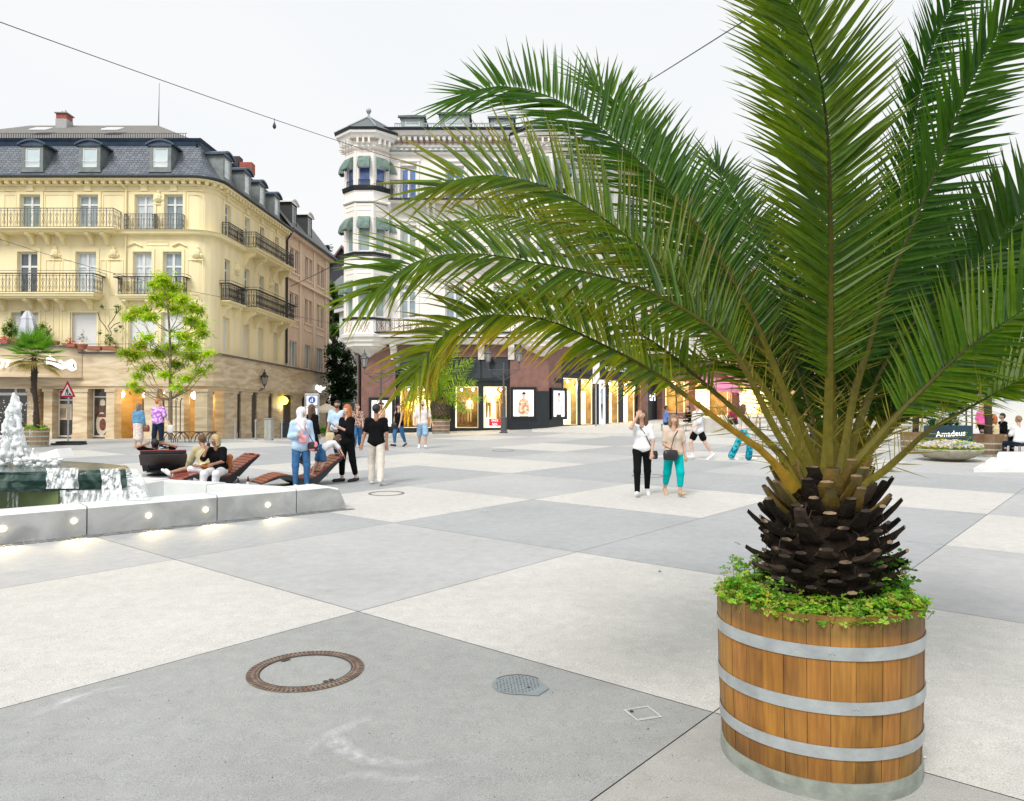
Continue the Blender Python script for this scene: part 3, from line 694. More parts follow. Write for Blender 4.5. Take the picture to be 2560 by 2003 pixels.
pathY = [(LX0, 40, 0)]+[(x, y, 0) for x, y in arcp]+[(*side_pt(TY), 0)]
TF = wallT(0, 40, 1, 0); TS = wallT(SO[0], SO[1], *SD)
zg = .2; zf0 = Z(966); zf1 = Z(881)
# --- upper walls with their holes
r2 = (Z(737), Z(630)); r3 = (Z(577), Z(487)); r1 = (Z(874), Z(782))
fw2 = [(40, 90), (186, 237), (330, 376), (405, 451)]; fw3 = [(44, 95), (189, 240), (333, 379), (407, 453)]; fw1 = [(26, 94), (174, 240), (320, 390), (402, 458)]
X = lambda px: fx(px, 40)
opsF = [(X(a), X(b), *r2) for a, b in fw2]+[(X(a), X(b), *r3) for a, b in fw3]+[(X(a), X(b), zf1+.1, r1[1]) for a, b in fw1]
opsF += [(X(-110), X(-60), *r2), (X(-110), X(-60), *r3)]
sw3 = [(557, 571), (607, 620), (645, 656), (683, 693)]
SW = [(side_t(a), side_t(b)) for a, b in sw3]
opsS = []
for k, (a, b) in enumerate(SW): opsS += [(a, b, *r3), (a, b, r2[0]+.1, r2[1]), (a-.05, b+.1, zf1+.1, r1[1])]
mb = MB(); mb.T = TF; wall_grid(mb, LX0, front_end[0], zf1, Z(450), opsF)
mb.T = Matrix()
for a, b in zip(arcp, arcp[1:]): mb.quad((*a, zf1), (*b, zf1), (*b, Z(450)), (*a, Z(450)))
mb.T = TS; wall_grid(mb, 0, TY, zf1, Z(450), opsS, .24)
mb.build('wall', YW, lb)
# --- mouldings
mb = MB()
mb.sweep(pathY, [(0, Z(589)), (.30, Z(589)+.05), (.34, Z(580)), (.42, Z(578)), (0, Z(576))])
mb.sweep(pathY, [(0, Z(466)), (.10, Z(466)), (.12, Z(462)), (0, Z(462))])
mb.sweep(pathY, [(0, Z(455)), (.42, Z(455)), (.5, Z(450)), (0, Z(449))])
mb.sweep(pathY, [(0, Z(478)), (.05, Z(478)), (.05, Z(476)), (0, Z(476))])
# dentil brackets under the eaves
d = .0
x = LX0+.2
mb.T = TF
while x < front_end[0]: mb.box(x, x+.19, -.36, .0, Z(463), Z(455)-.002); x += .42
mb.T = TS; t = .25
while t < TY: mb.box(t, t+.19, -.36, 0, Z(463), Z(455)-.002); t += .42
mb.T = Matrix()
for k in range(1, 5):
    a = math.pi/2*k/5; c_ = (LXC-CR, 40+CR); K = Matrix.Translation((c_[0], c_[1], 0)) @ Matrix.Rotation(a, 4, 'Z'); mb.T = K; mb.box(-.09, .09, -CR-.36, -CR, Z(463), Z(455)-.002)
# window surrounds, panels, little pediments
def surround(T, s0, s1, z0, z1, keyst=True, w=.16):
    mb.T = T; mb.box(s0-w, s0-.01, -.05, 0, z0, z1+w); mb.box(s1+.01, s1+w, -.05, 0, z0, z1+w); mb.box(s0-.01, s1+.01, -.05, 0, z1+.01, z1+w)
    if keyst:
        c = (s0+s1)/2; mb.prism([(c-.20, -.10, z1+w+.02), (c+.20, -.10, z1+w+.02), (c+.14, -.10, z1+w+.42), (c-.14, -.10, z1+w+.42)], .098, (0, 1, 0))
def panel(T, s0, s1, z0, z1, w=.035, d=.03):
    mb.T = T; mb.box(s0, s1, -d, 0, z0, z0+w); mb.box(s0, s1, -d, 0, z1-w, z1); mb.box(s0, s0+w, -d, 0, z0+w, z1-w); mb.box(s1-w, s1, -d, 0, z0+w, z1-w)
def cartouche(T, s, z):
    mb.T = T; mb.ball((s, -.02, z), .22, 8, 1.2); mb.ball((s-.2, 0, z-.1), .12, 6); mb.ball((s+.2, 0, z-.1), .12, 6); mb.ball((s, -.02, z+.3), .12, 6); mb.box(s-.32, s+.32, -.06, 0, z-.36, z-.30)
for a, b in fw3+[(-110, -60)]: surround(TF, X(a), X(b), *r3)
for a, b in fw2+[(-110, -60)]: surround(TF, X(a), X(b), r2[0], r2[1], False)
for a, b in fw1: surround(TF, X(a), X(b), zf1+.1, r1[1], False, .12)
for a, b in SW: surround(TS, a, b, *r3); surround(TS, a, b, r2[0], r2[1], False, .14)
for a, b in ((106, 176), (252, 305), (466, 505), (4, 34)):
    panel(TF, X(a), X(b), r3[0]+.05, Z(486)); panel(TF, X(a), X(b), Z(478), Z(467)-.02)
for a, b in ((110, 146), (152, 178), (247, 262), (270, 305), (466, 505)): panel(TF, X(a), X(b), r2[0], Z(650)); panel(TF, X(a), X(b), Z(868), Z(772))
for px in (135, 281, 490): cartouche(TF, X(px), Z(634))
cartouche(TF, X(392), Z(495))
for px in (588, 673): cartouche(TS, side_t(px), Z(640))
# pediments above the paired windows on the second floor
for a, b in ((316, 352), (428, 464)):
    mb.T = TF; c = (X(a)+X(b))/2; mb.tube([(X(a), -.06, Z(616)), (c, -.06, Z(608)), (X(b), -.06, Z(616))], .05, 4)
panel(TF, X(362), X(418), Z(614), Z(603))
for s in ((X(128), X(131)), (X(308), X(312))): mb.T = TF; mb.box(s[0], s[1], -.035, 0, zf1, Z(590))
mb.T = Matrix(); mb.build('moulding', YT, lb)
# balconies: slabs, consoles and railings
def balcony(T, s0, s1, zt, zb, dep, brk, rz, lad=None, lay=None, brh=.55, mat=YT, imat=None, cell=.34):
    b = MB(); b.T = T; b.box(s0, s1, -dep, -.003, zb+.10, zt-.06); b.box(s0-.06, s1+.06, -dep-.06, -.001, zt-.06, zt+.0); b.box(s0+.08, s1-.08, -dep+.1, -.002, zb, zb+.10)
    for s in brk: bracket(b, s, zb-.002, dep*.8, brh, .2)
    sl = b.build('balcony', mat, lb if lay is None else lay)
    railing(sl, T, [(s0+.05, -.02), (s0+.05, -dep+.06), (s1-.05, -dep+.06), (s1-.05, -.02)], zt, rz, imat, cell, ledge=lad)
balcony(TF, X(-160), X(255), Z(738), Z(751), .95, [X(p) for p in (5+4, 80, 117, 158, 228, -60)], Z(690), True, imat=IRONG)
balcony(TF, X(300), X(466), Z(740), Z(752), .45, [X(p) for p in (315, 372, 390, 450)], Z(694), True, brh=.35)
balcony(TF, X(-160), X(300), Z(578), Z(587), .85, [X(p) for p in (12, 80, 118, 157, 228, 266, -60)], Z(530), imat=IRONG)
for a, b in ((316, 385), (390, 458)): railing(lb, TF, [(X(a), -.05), (X(a), -.38), (X(b), -.38), (X(b), -.05)], Z(578), Z(539), IRONG, .3)
t0, t1, t2, t3 = side_t(551), side_t(588), side_t(600), side_t(697)
railing(lb, TS, [(t0, -.05), (t0, -.38), (t1, -.38), (t1, -.05)], Z(578), Z(539), IRON, .26)
balcony(TS, t2, t3+.3, Z(578), Z(588), .9, [t2+.3, t2+2, t3-1.5, t3], Z(534), brh=.8, cell=.28)
balcony(TS, t0-.1, t1+.1, Z(742), Z(752), .5, [t0+.3, t1-.3], Z(696), True, brh=.6, cell=.26)
balcony(TS, t2, t3+.3, Z(742), Z(752), .95, [t2+.3, t2+2, t3-1.5, t3], Z(692), True, brh=.8, cell=.28)
# windows
gl3 = [GLASSG, GLASS, GLASS, GLASS]
for k, (a, b) in enumerate(fw3+[(-110, -60)]): window(lb, TF, X(a), X(b), *r3, 'double', [GLASSG, GLASS, GLASSC, GLASS, GLASSG][k])
for k, (a, b) in enumerate(fw2+[(-110, -60)]): window(lb, TF, X(a), X(b), *r2, 'double', [GLASSD, GLASSC, GLASSC, GLASS, GLASS][k], fw=.085, tr=.33)
for k, (a, b) in enumerate(fw1): window(lb, TF, X(a), X(b), zf1+.1, r1[1], 'shutter')
for k, (a, b) in enumerate(SW):
    window(lb, TS, a, b, *r3, 'double', GLASS if k % 2 else GLASSD, .16); window(lb, TS, a, b, r2[0]+.1, r2[1], 'double', GLASSD, .16)
    window(lb, TS, a-.05, b+.1, zf1+.1, r1[1], 'shutter', dep=.21, frame=YT)
# gutter, apron, mansard, upper roof
mb = MB(); mb.sweep(pathY, [(.30, Z(449)), (.50, Z(452)), (.62, Z(449)), (.62, Z(446)), (.50, Z(446))]); mb.build('gutter', M('gutter_dark', (.03, .035, .045), .4, .2, 4), lb)
mb = MB(); mb.sweep(pathY, [(.5, Z(446)-.02), (.52, Z(446)), (.05, Z(437)+.0), (0, Z(437)), (0, Z(446))])
x = LX0
mb.T = TF
while x < front_end[0]: mb.prism([(x, -.53, Z(446)+.02), (x+.04, -.53, Z(446)+.02), (x+.19, -.06, Z(437)+.04), (x+.15, -.06, Z(437)+.04)], .03, (0, 0, 1)); x += 2.15
mb.build('eaves_apron', APR, lb)
RZ = Z(437); RT = fz(352, 41.3)
mb = MB(); mb.sweep(pathY, [(.06, RZ-.05), (.08, RZ), (-.30, RZ+.5), (-1.25, RT-.25), (-1.3, RT-.25), (-1.3, RZ-.05)]); rf = mb.build('roof', SLATE, lb)
mb = MB(); mb.sweep(pathY, [(-1.32, RT-.35), (-1.18, RT-.35), (-1.10, RT-.15), (-1.16, RT-.12), (-1.02, RT+.05), (-1.32, RT+.08)]); mb.build('roof_moulding', NAVY, rf)
# shallow upper roof: hipped, its ridge back from the street
e = lambda q: (q[0], q[1])
rx0, rx1 = fx(66, 46), fx(389, 46); rz = fz(314, 46); y0 = 41.28; xr = LXC-1.1; pe = side_pt(TY)
mb = MB(); A = (LX0, y0, RT+.0); B = (xr-.6, y0, RT); B2 = (xr, y0+.6, RT); Cc = (pe[0]-1.25, pe[1], RT); D_ = (LX0, 53, RT)
mb.poly([A, B, (rx1, 46, rz), (rx0, 46, rz)]); mb.poly([B, B2, (rx1, 46, rz)]); mb.poly([B2, Cc, (pe[0]-4.5, pe[1], rz-1.0), (rx1, 46, rz)]); mb.poly([A, (rx0, 46, rz), (LX0-3, 50, RT+1)])
mb.poly([D_, (rx0, 46, rz), (rx1, 46, rz), (pe[0]-4.5, pe[1], rz-1.0), (pe[0]-8, 53, RT)])
mb.build('upper_roof', TILEG, rf)
mb = MB(); mb.T = TF; x = LX0
while x < xr-.8: mb.box(x, x+.02, 1.30, 1.34, RT+.06, RT+.42); x += .13     # snow guard
mb.box(LX0, xr-.8, 1.31, 1.33, RT+.40, RT+.425); mb.box(LX0, xr-.8, 1.31, 1.33, RT+.06, RT+.08); mb.build('snow_guard', M('rail_brown', (.10, .085, .07), .7, .2, 9), rf)
for px in (95, 275):
    mb = MB(); x_ = fx(px, 43.2); zz = fz(325, 43.2); mb.T = Matrix.Translation((x_, 43.2, zz)) @ Matrix.Rotation(R(28), 4, 'X'); mb.bev(-.5, .5, -.4, .4, .0, .10, .02); mb.build('skylight', M('skylight', (.65, .68, .70), .2, .05, 3), rf)
mb = MB(); cx_, cz_ = fx(154, 45.6), fz(318, 45.6); mb.box(cx_-.33, cx_+.33, 45.2, 45.9, cz_-.4, cz_+.36); mb.mi = 1; mb.box(cx_-.31, cx_+.31, 45.22, 45.88, cz_+.36, cz_+.68); mb.mi = 0; mb.bev(cx_-.39, cx_+.39, 45.12, 45.98, cz_+.68, cz_+.75, .02)
mb.tube([(cx_-.1, 45.5, cz_+.75), (cx_-.1, 45.5, cz_+.93)], .05, 6); mb.tube([(cx_+.1, 45.5, cz_+.75), (cx_+.1, 45.5, cz_+.97)], .05, 6)
mb.build('chimney', [M('chimney_grey', (.42, .42, .42), .8, .1, 5), M('chimney_brick', (.36, .10, .07), .85, .2, 9, .3)], rf)
mb = MB(); mb.tube([(fx(390, 46), 46, rz-.1), (fx(390.5, 46), 46, fz(270, 46)), (fx(391, 46), 46, fz(208, 46))], [.04, .025, .012], 5); mb.build('mast', IRONG, rf)
def dormer(par, T, s, z0, z1, w, dep=.05, back=1.4, roofm=NAVY, body=LEADC, curved=True, glass=GLASSG, frame=None):
    d = MB(); d.T = T; h = w/2; y = dep; fwid = w*.16; ztop = z1
    a, b = s-h+fwid, s+h-fwid; za, zb_ = z0+.28, z1-.18
    d.box(s-h, a, y, y+.16, z0, z1); d.box(b, s+h, y, y+.16, z0, z1); d.box(a, b, y, y+.16, z0, za); d.box(a, b, y, y+.16, zb_, z1); d.box(s-h-.05, s+h+.05, y-.06, y, z0, z0+.10)
    for q in (s-h, s+h-.04): d.prism([(q, y+.16, z0+.02), (q, y+.16, z1), (q, y+back, z1)], .04, (1, 0, 0))
    dm = d.build('dormer', body, par)
    m = MB(); m.T = T; n = 8; rise = w*.22
    if curved:
        top = [(s+(h+.18)*math.cos(math.pi*(1-i/n)), z1+rise*math.sin(math.pi*i/n)) for i in range(n+1)]
        top = [(x, z1+rise*(1-((x-s)/(h+.18))**2)) for x, _ in [(s-(h+.18)+(2*h+.36)*i/n, 0) for i in range(n+1)]]
        inn = [(x, z-.10) for x, z in reversed(top)]
        m.prism([(x, y-.14, z+.02) for x, z in top+inn], back+.15, (0, 1, 0)); m.prism([(x, y-.05, z-.01) for x, z in [(s-h, z1)]+[(x, z-.05) for x, z in top[1:-1]]+[(s+h, z1)]], .12, (0, 1, 0)); m.box(s-h-.06, s+h+.06, y-.07, y-.052, z1-.10, z1-.02)
    else:
        m.add([(s-h-.12, y-.12, z1), (s+h+.12, y-.12, z1), (s+h+.12, y+back, z1), (s-h-.12, y+back, z1), (s-h*.25, y+.4, z1+.24), (s+h*.25, y+.4, z1+.24), (s, y+back, z1+.24)], [(0, 1, 5, 4), (1, 2, 6, 5), (3, 0, 4, 6), (4, 5, 6), (3, 2, 1, 0)]); m.box(s-h-.16, s+h+.16, y-.16, y+.0, z1-.12, z1-.01)
    m.build('dormer_roof', roofm, dm)
    f = MB(); f.T = T; k = .06; f.box(a, a+k, y+.03, y+.1, za, zb_); f.box(b-k, b, y+.03, y+.1, za, zb_); f.box(a+k, b-k, y+.03, y+.1, zb_-k, zb_); f.box(a+k, b-k, y+.03, y+.1, za, za+k); f.box(a, b, y-.02, y-.005, za+.32, za+.34)
    f.build('window_frame', frame or FRW, dm)
    p = MB(); p.T = T; p.box(a+.03, b-.03, y+.06, y+.075, za+.03, zb_-.03); p.build('pane', glass, dm)
LPANE = M('pane_pale', (.55, .66, .68), .08, .12, .9, spec=.9, col2=(.72, .80, .82))
for px in (73, 217, 395, -90): dormer(rf, TF, X(px), Z(431), Z(361), 1.13, .0, 1.3, glass=LPANE)
for px in (556, 607, 645, 683): dormer(rf, TS, side_t(px)+.3, Z(437)+.1, Z(361), 1.05, -.05, 1.45, glass=LPANE)
# chimneys behind the side roof
for (pa, pb, ya, yb, nm) in ((577, 595, 390, 412, 0), (591, 626, 405, 420, 1)):
    D_c = 47.5; mb = MB(); mb.bev(fx(pa, D_c), fx(pb, D_c), D_c, D_c+.6, fz(yb+12, D_c), fz(ya, D_c), .02); mb.build('chimney', [M('chimney_dark', (.06, .05, .05), .8, .3, 9), MATS['chimney_brick']][nm], rf)
# downpipes
mb = MB(); xx = X(312); mb.tube([(X(302), 39.6, Z(453)), (X(302), 39.7, Z(462)), (xx, 39.93, Z(474)), (xx, 39.93, zf1+.1)], .05, 6); mb.build('downpipe', YT, lb)

# ------------------------------------------------------------------ travertine shop floor under the house (and under its neighbour)
FX1 = side_t(815)
pathT = [(LX0, 40, 0)]+[(x, y, 0) for x, y in arcp]+[(*side_pt(FX1), 0)]
zf1a = zf1
mb = MB(); mb.sweep(pathT, [(.02, zf0), (.32, zf0), (.32, zf1-.1), (.02, zf1-.1)]); mb.sweep(pathT, [(.0, zf0-.14), (.22, zf0-.14), (.22, zf0), (.0, zf0)])
# the bulging sign front at the left
bul = [(X(-200), 38.3), (X(40), 38.4), (X(100), 38.6), (X(150), 38.95), (X(190), 39.35), (X(213), 39.66)]
mb.sweep([(a, b, 0) for a, b in bul], [(0, Z(943)), (.02, Z(943)), (.02, Z(872)), (0, Z(872))]); mb.sweep([(a, b, 0) for a, b in bul], [(-.6, Z(946)), (.1, Z(946)), (.1, Z(942)), (-.6, Z(942))])
mb.build('fascia', TRV, lb)
mb = MB(); mb.sweep(pathT, [(0, zf1-.1), (.45, zf1-.1), (.47, zf1-.02), (.0, zf1+.03)]); mb.sweep([(a, b, 0) for a, b in bul], [(-1.6, Z(872)), (.12, Z(872)), (.14, Z(868)), (-1.6, Z(868))]); mb.build('fascia_capping', M('capping_lead', (.17, .15, .15), .5, .2, 5, metal=.3), lb)
# pillars and lintel soffit
mb = MB()
def pil(T, a, b, d0=-.30, d1=.45, cap=True):
    mb = MB(); mb.T = T; mb.box(a, b, d0, d1, 0.2, zf0-.15)
    if cap: mb.box(a-.06, b+.06, d0-.06, d1, zf0-.30, zf0-.145); mb.box(a-.03, b+.03, d0-.03, d1, .2, 1.0)
    mb.build('pillar', TRV, lb)
for a, b in ((77, 100), (118, 139), (190, 226), (273, 293), (367, 398), (418, 466), (493, 524)): pil(TF, X(a), X(b))
for a, b in ((557, 590), (600, 626), (640, 668), (678, 705), (727, 752), (797, 814)): pil(TS, side_t(a), side_t(b), -.07)

GOLD = M('arcade_back_wall', (.46, .28, .09), .5, .3, .8, .1, stretch=(.6, .6, 4), col2=(.68, .44, .17), detail=7)
mb = MB(); mb.T = TF; mb.quad((X(273), 2.6, .2), (X(530)+0, 2.6, .2), (X(530), 2.6, zf0), (X(273), 2.6, zf0)); mb.quad((X(-200), .35, .2), (X(273), .35, .2), (X(273), .35, zf0), (X(-200), .35, zf0)); mb.quad((X(273), .35, .2), (X(273), 2.6, .2), (X(273), 2.6, zf0), (X(273), .35, zf0))
mb.quad((X(-200), 3.0, zf0), (LXC-.2, 3.0, zf0), (LXC-.2, 0.02, zf0), (X(-200), 0.02, zf0))
mb.T = TS; mb.quad((2.2, 2.4, -.5), (FX1, 2.4, -.5), (FX1, 2.4, zf0), (2.2, 2.4, zf0)); mb.quad((0, .02, zf0), (FX1, .02, zf0), (FX1, 2.4, zf0), (0, 2.4, zf0))
for t in (TY-.1, FX1-.1): mb.quad((t, 0, -.5), (t, 2.4, -.5), (t, 2.4, zf0), (t, 0, zf0))
mb.build('arcade_wall', GOLD, lb)
DK = M('dark_doorway', (.012, .010, .009), .25, .4, 2, spec=.6)
for a, b in ((586, 604), (622, 643), (664, 681), (701, 730), (748, 800)):  # dark panels between the side pillars, the shade of deep bays put into colour
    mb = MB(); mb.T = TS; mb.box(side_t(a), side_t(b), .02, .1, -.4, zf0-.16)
    mb.build('shade_panel', M('shade_brown', (.018, .010, .005), .4, .5, 1.5, col2=(.07, .035, .012)), lb)
def shopwin(par, T, s0, s1, z0, z1, dep, glass, fr=None, mull=(), trans=(), fw=.06, name='shop_window'):
    w = MB(); w.T = T; w.box(s0, s0+fw, dep-.08, dep, z0, z1); w.box(s1-fw, s1, dep-.08, dep, z0, z1); w.box(s0+fw, s1-fw, dep-.08, dep, z1-fw, z1); w.box(s0+fw, s1-fw, dep-.08, dep, z0, z0+fw)
    for m_ in mull: w.box(m_-fw/2, m_+fw/2, dep-.075, dep-.004, z0+fw, z1-fw)
    for m_ in trans: w.box(s0+fw, s1-fw, dep-.07, dep-.006, m_-fw/2, m_+fw/2)
    o = w.build(name, fr or FRW, par); p = MB(); p.T = T; p.box(s0+fw*.5, s1-fw*.5, dep-.03, dep-.015, z0+fw*.5, z1-fw*.5); p.build('pane', glass, o); return o
SHOPG = M('shop_glass', (.020, .018, .016), .06, .4, 1.6, spec=.8, col2=(.09, .075, .06))
shopwin(lb, TF, X(140), X(190), .86, Z(974), .30, SHOPG, trans=(Z(1000),)); shopwin(lb, TF, X(227), X(271), .86, Z(957), .30, SHOPG, trans=(Z(992),))
shopwin(lb, TF, X(-40), X(75), .80, Z(958), .30, SHOPG, mull=(X(32),), trans=(Z(985),), fw=.14)
shopwin(lb, TF, X(298), X(366), .78, Z(995), 2.55, SHOPG, M('bronze_frame', (.12, .09, .05), .4, .2, 5), mull=(X(312),), name='entrance_door')
# window display of the left hand shop: a chef figure poster and printed menu sheets
mb = MB(); mb.T = TF; Zp = lambda py: Z(py)
def disc(mb, s, z, a, b, y, n=14):
    mb.poly([(s+a*math.cos(2*math.pi*i/n), y, z+b*math.sin(2*math.pi*i/n)) for i in range(n)])
mb.mi = 0; disc(mb, X(250), Z(1006), .14, .16, .262); disc(mb, X(248), Z(1060), .30, .62, .262); mb.mi = 1; disc(mb, X(250), Z(1019), .11, .14, .258); disc(mb, X(251), Z(1062), .18, .32, .258); disc(mb, X(233), Z(1025), .10, .22, .258)
mb.mi = 0; disc(mb, X(250), Z(1011), .15, .07, .254); mb.mi = 1; mb.add([(X(238), .25, Z(1035)), (X(262), .25, Z(1035)), (X(262), .25, Z(1043)), (X(238), .25, Z(1043))], [(0, 1, 2, 3)])
mb.build('window_poster', [M('poster_cream', (.62, .55, .42), .6, .1, 8), M('poster_brown', (.16, .05, .03), .6, .4, 7)], lb)
mb = MB(); mb.T = TF; mb.box(X(141), X(173), .24, .25, Z(1050), Z(1010)); mb.mi = 1
for k in range(3):
    for q in range(2): mb.box(X(145+k*5), X(147.5+k*5), .232, .238, Z(1035)-.2*q, Z(1020)-.1*q)
for k in range(6): mb.box(X(162), X(169), .232, .238, Z(1046-k*5), Z(1044-k*5))
mb.build('window_sheet', [M('sheet_cream', (.60, .50, .36), .6, .1, 6), M('sheet_ink', (.20, .09, .04), .6, .2, 6)], lb)
# lettering: pale script shop name on the bulging front, glowing white
SIGNW = M('sign_white', (.95, .95, .95), .4, 0, emit=.7)
text_obj('sign_lettering', 'Rumpelm', .95, Matrix.Translation((X(-15), 38.33, Z(925))) @ Matrix.Rotation(math.pi/2, 4, 'X'), SIGNW, lb, .03, shear=.35)
mb = MB(); r = random.Random(3)
mb.T = Matrix.Translation((0, 0, 0))
def bulge_y(px): return 38.95+(px-150)/63*.70
pts = [(148, 900), (155, 893), (163, 902), (168, 912), (174, 903), (181, 911), (188, 905), (196, 900), (203, 908), (204, 925), (196, 930), (186, 922), (178, 926), (168, 921), (158, 925), (148, 918)]
mb.prism([(X(px), bulge_y(px)-.10, Z(py)) for px, py in pts], .05, (0, 1, 0)); mb.mi = 1
mb.prism([(X(px), bulge_y(px)-.125, Z(py)) for px, py in ((198, 912), (202, 913), (200, 917), (203, 920), (200, 926), (201, 921), (198, 918))], .015, (0, 1, 0))
mb.build('sign_lettering', [SIGNW, M('sign_plum', (.16, .02, .06), .5)], lb)
# globe lamps hanging in the arcade, each with its own light
def globe(x, y, z, label, col=(1, .93, .8), r_=.2, e=5, grp='globe lamps hanging under the travertine arcade', pw=15, lc=(1, .78, .4)):
    t = thing('globe_lamp', label, 'lamp', (x, y, z), 0, grp); b = MB(); b.ball((x, y, z), r_, 14); b.build('glass_globe', M('globe_%d_%d' % (col[1]*100, e), col, .4, 0, emit=e), t, smooth=True)
    c = MB(); c.tube([(x, y, z+r_-.02), (x, y, z+r_+.35)], .012, 5); c.build('hanger', IRON, t)
    if pw:
        ld = bpy.data.lights.new('globe_light', 'POINT'); ld.energy = pw; ld.color = lc; ld.shadow_soft_size = r_*.9; lo_ = bpy.data.objects.new('globe_light', ld); C.objects.link(lo_); lo_.parent = t; lo_.location = (0, -.1, -.35)
for px, py, D, lab in ((302, 985, 41.3, 'round white globe lamp over the recessed entrance beside the chef poster window'), (367, 988, 42.0, 'round white globe lamp left of the young street tree, under the arcade'), (419, 985, 41.9, 'dim round globe lamp seen through the crown of the young street tree'), (487, 989, 41.2, 'round white globe lamp just right of the young street tree trunk')):
    q = P(px, py, D); globe(q.x, q.y, q.z, lab)
q = P(549, 990, 42.6); globe(q.x, q.y, q.z, 'round white globe lamp by the corner pillar of the arcade, right of the others')
q = P(718, 1002, 50.5); globe(q.x-.2, q.y, q.z, 'yellow glowing globe lamp further down the side street', (1, .85, .08), .26, 3, None, 10)

# ------------------------------------------------------------------ the tan neighbour down the side street
tb_ = thing('tan_house', 'tan rendered terrace house with narrow paired windows beyond the yellow corner house', 'building', (*side_pt(TY+5), .3))
TAN = M('tan_render', (.70, .52, .38), .85, .06, 1.3, .12, bscale=40); TANT = M('tan_trim', (.78, .62, .47), .8, .05, 2)
zt_ = Z(450)-.9; LEN = TT-TY; nb = 3
prs = [((724, 730), (735, 744), 652), ((762, 768), (774, 780), 652), ((794, 799), (803, 809), 652)]
def zc(py, px): return CAMZ+(fz(py, 1.0)-CAMZ)*side_pt(side_t(px))[1]
ops = []; wl = []
cols_ = [(723, 732, 736, 744), (761, 768, 772, 778), (791, 797, 801, 808)]
rows_ = [(Z(587)-.25, Z(524)-.5), (Z(715), Z(650)), ]
rows_ = [(zc(679, 730), zc(622, 730)), (zc(794, 730), zc(733, 730))]
for c in cols_:
    for z0_, z1_ in rows_:
        wl += [(side_t(c[0]), side_t(c[1]), z0_, z1_, 'sash'), (side_t(c[2]), side_t(c[3]), z0_, z1_, 'sash')]
    wl.append((side_t(c[0]), side_t(c[3])-.25, zf1+.1, zc(852, 730), 'casement'))
ztop = zc(592, 728)
mb = MB(); mb.T = TS; wall_grid(mb, TY+.002, TT, zf1, ztop, [w[:4] for w in wl], .22); mb.quad((TT, 0, -.8), (TT, 9, -.8), (TT, 9, ztop), (TT, 0, ztop)); mb.build('wall', TAN, tb_)
for a, b, c, d, k in wl: window(tb_, TS, a, b, c, d, k, GLASSD if k == 'sash' else GLASSG, .15, fw=.05)
mb = MB(); mb.T = TS
for px in (715, 747.5, 782, 812): t = side_t(px); mb.box(t-.16, t+.16, -.09, 0, zf1, ztop-.05)
mb.box(TY, TT+.1, -.22, 0, zc(703, 730), zc(697, 730)); mb.box(TY, TT+.2, -.34, 0, ztop-.02, ztop+.22)
for c in cols_:
    for z0_, z1_ in rows_: mb.box(side_t(c[0])-.12, side_t(c[3])+.12, -.07, 0, z0_-.14, z0_-.02); mb.box(side_t(c[0])-.1, side_t(c[3])+.1, -.05, 0, z1_+.03, z1_+.12); mb.box(side_t(c[0])-.1, side_t(c[3])+.1, -.04, 0, z0_-.62, z0_-.5)
mb.build('moulding', TANT, tb_)
SLD = M('slate_plain', (.11, .115, .12), .6, .3, 6, .3, col2=(.17, .175, .18))
mb = MB(); mb.T = TS; mb.add([(TY, -.5, ztop+.22), (TT+.3, -.5, ztop+.22), (TT+.3, 1.6, ztop+2.9), (TY, 1.6, ztop+2.9), (TT+.3, 5, ztop+3.6), (TY, 5, ztop+3.6)], [(0, 1, 2, 3), (3, 2, 4, 5)]); mb.quad((TT+.3, -.5, ztop+.22), (TT+.3, 8, ztop+.22), (TT+.3, 5, ztop+3.6), (TT+.3, 1.6, ztop+2.9)); rf2 = mb.build('roof', SLD, tb_)
mb = MB(); mb.T = TS; mb.tube([(TY, -.52, ztop+.24), (TT+.3, -.52, ztop+.24)], .09, 6); mb.tube([(TY+.15, -.5, ztop+.2), (TY+.12, -.1, ztop-.5), (TY+.12, -.1, zf1+.2)], .07, 6); mb.build('gutter', MATS['gutter_dark'], tb_)
for px in (733, 772): dormer(rf2, TS, side_t(px)+.1, ztop+.55, ztop+2.45, 1.15, .05, 1.5, FRW, M('dormer_black', (.03, .033, .03), .7, .2, 5), True, GLASSD)
# ================================================================== the white palace with its corner turrets and pink granite shop floor
Y0 = 44.0
WX = lambda px: fx(px, Y0); WZ = lambda py: fz(py, Y0)
WH = M('white_stucco', (.90, .855, .81), .75, .035, 1.5, .12, bscale=35); WT = M('white_trim', (.90, .87, .83), .7, .04, 2)
PK = M('pink_ornament', (.60, .36, .31), .8, .15, 9); GRN = M('copper_ledge', (.26, .38, .33), .6, .3, 5, .2, col2=(.09, .11, .10))
GRAN = M('pink_granite', (.20, .095, .075), .42, .15, 3, .08, bscale=60, col2=(.28, .145, .115)); BLK = M('black_cladding', (.008, .014, .018), .32, .3, 3, spec=.6)
BLKF = M('black_frame', (.006, .010, .012), .35, .3, 3); LEDG = M('black_ledge', (.012, .018, .020), .4, .2, 4)
SLT = M('slate_grey', (.10, .115, .115), .6, .35, 7, .3, stretch=(1, 1, 4), col2=(.19, .21, .21)); FING = M('finial_grey', (.40, .44, .46), .45, .1, 6, metal=.3)
AWN = M('awning_green', (.12, .18, .155), .85, .12, 4, .1, col2=(.22, .32, .28)); DRM = M('dormer_grey', (.34, .39, .40), .6, .1, 4)
wb = thing('palace_building', 'white ornamental palace with round corner turrets, green awnings and a dark pink granite shop floor', 'building', (0, Y0, 1))
CX1 = WX(1372)                      # corner to the oblique right hand front
TW = wallT(0, Y0, 1, 0); TR = wallT(CX1, Y0+.2, .68, .733)
def rt(px):
    k = (px-1280)/F; dx, dy = .68, .733; return (k*(Y0+.2)-CX1)/(dx-k*dy)
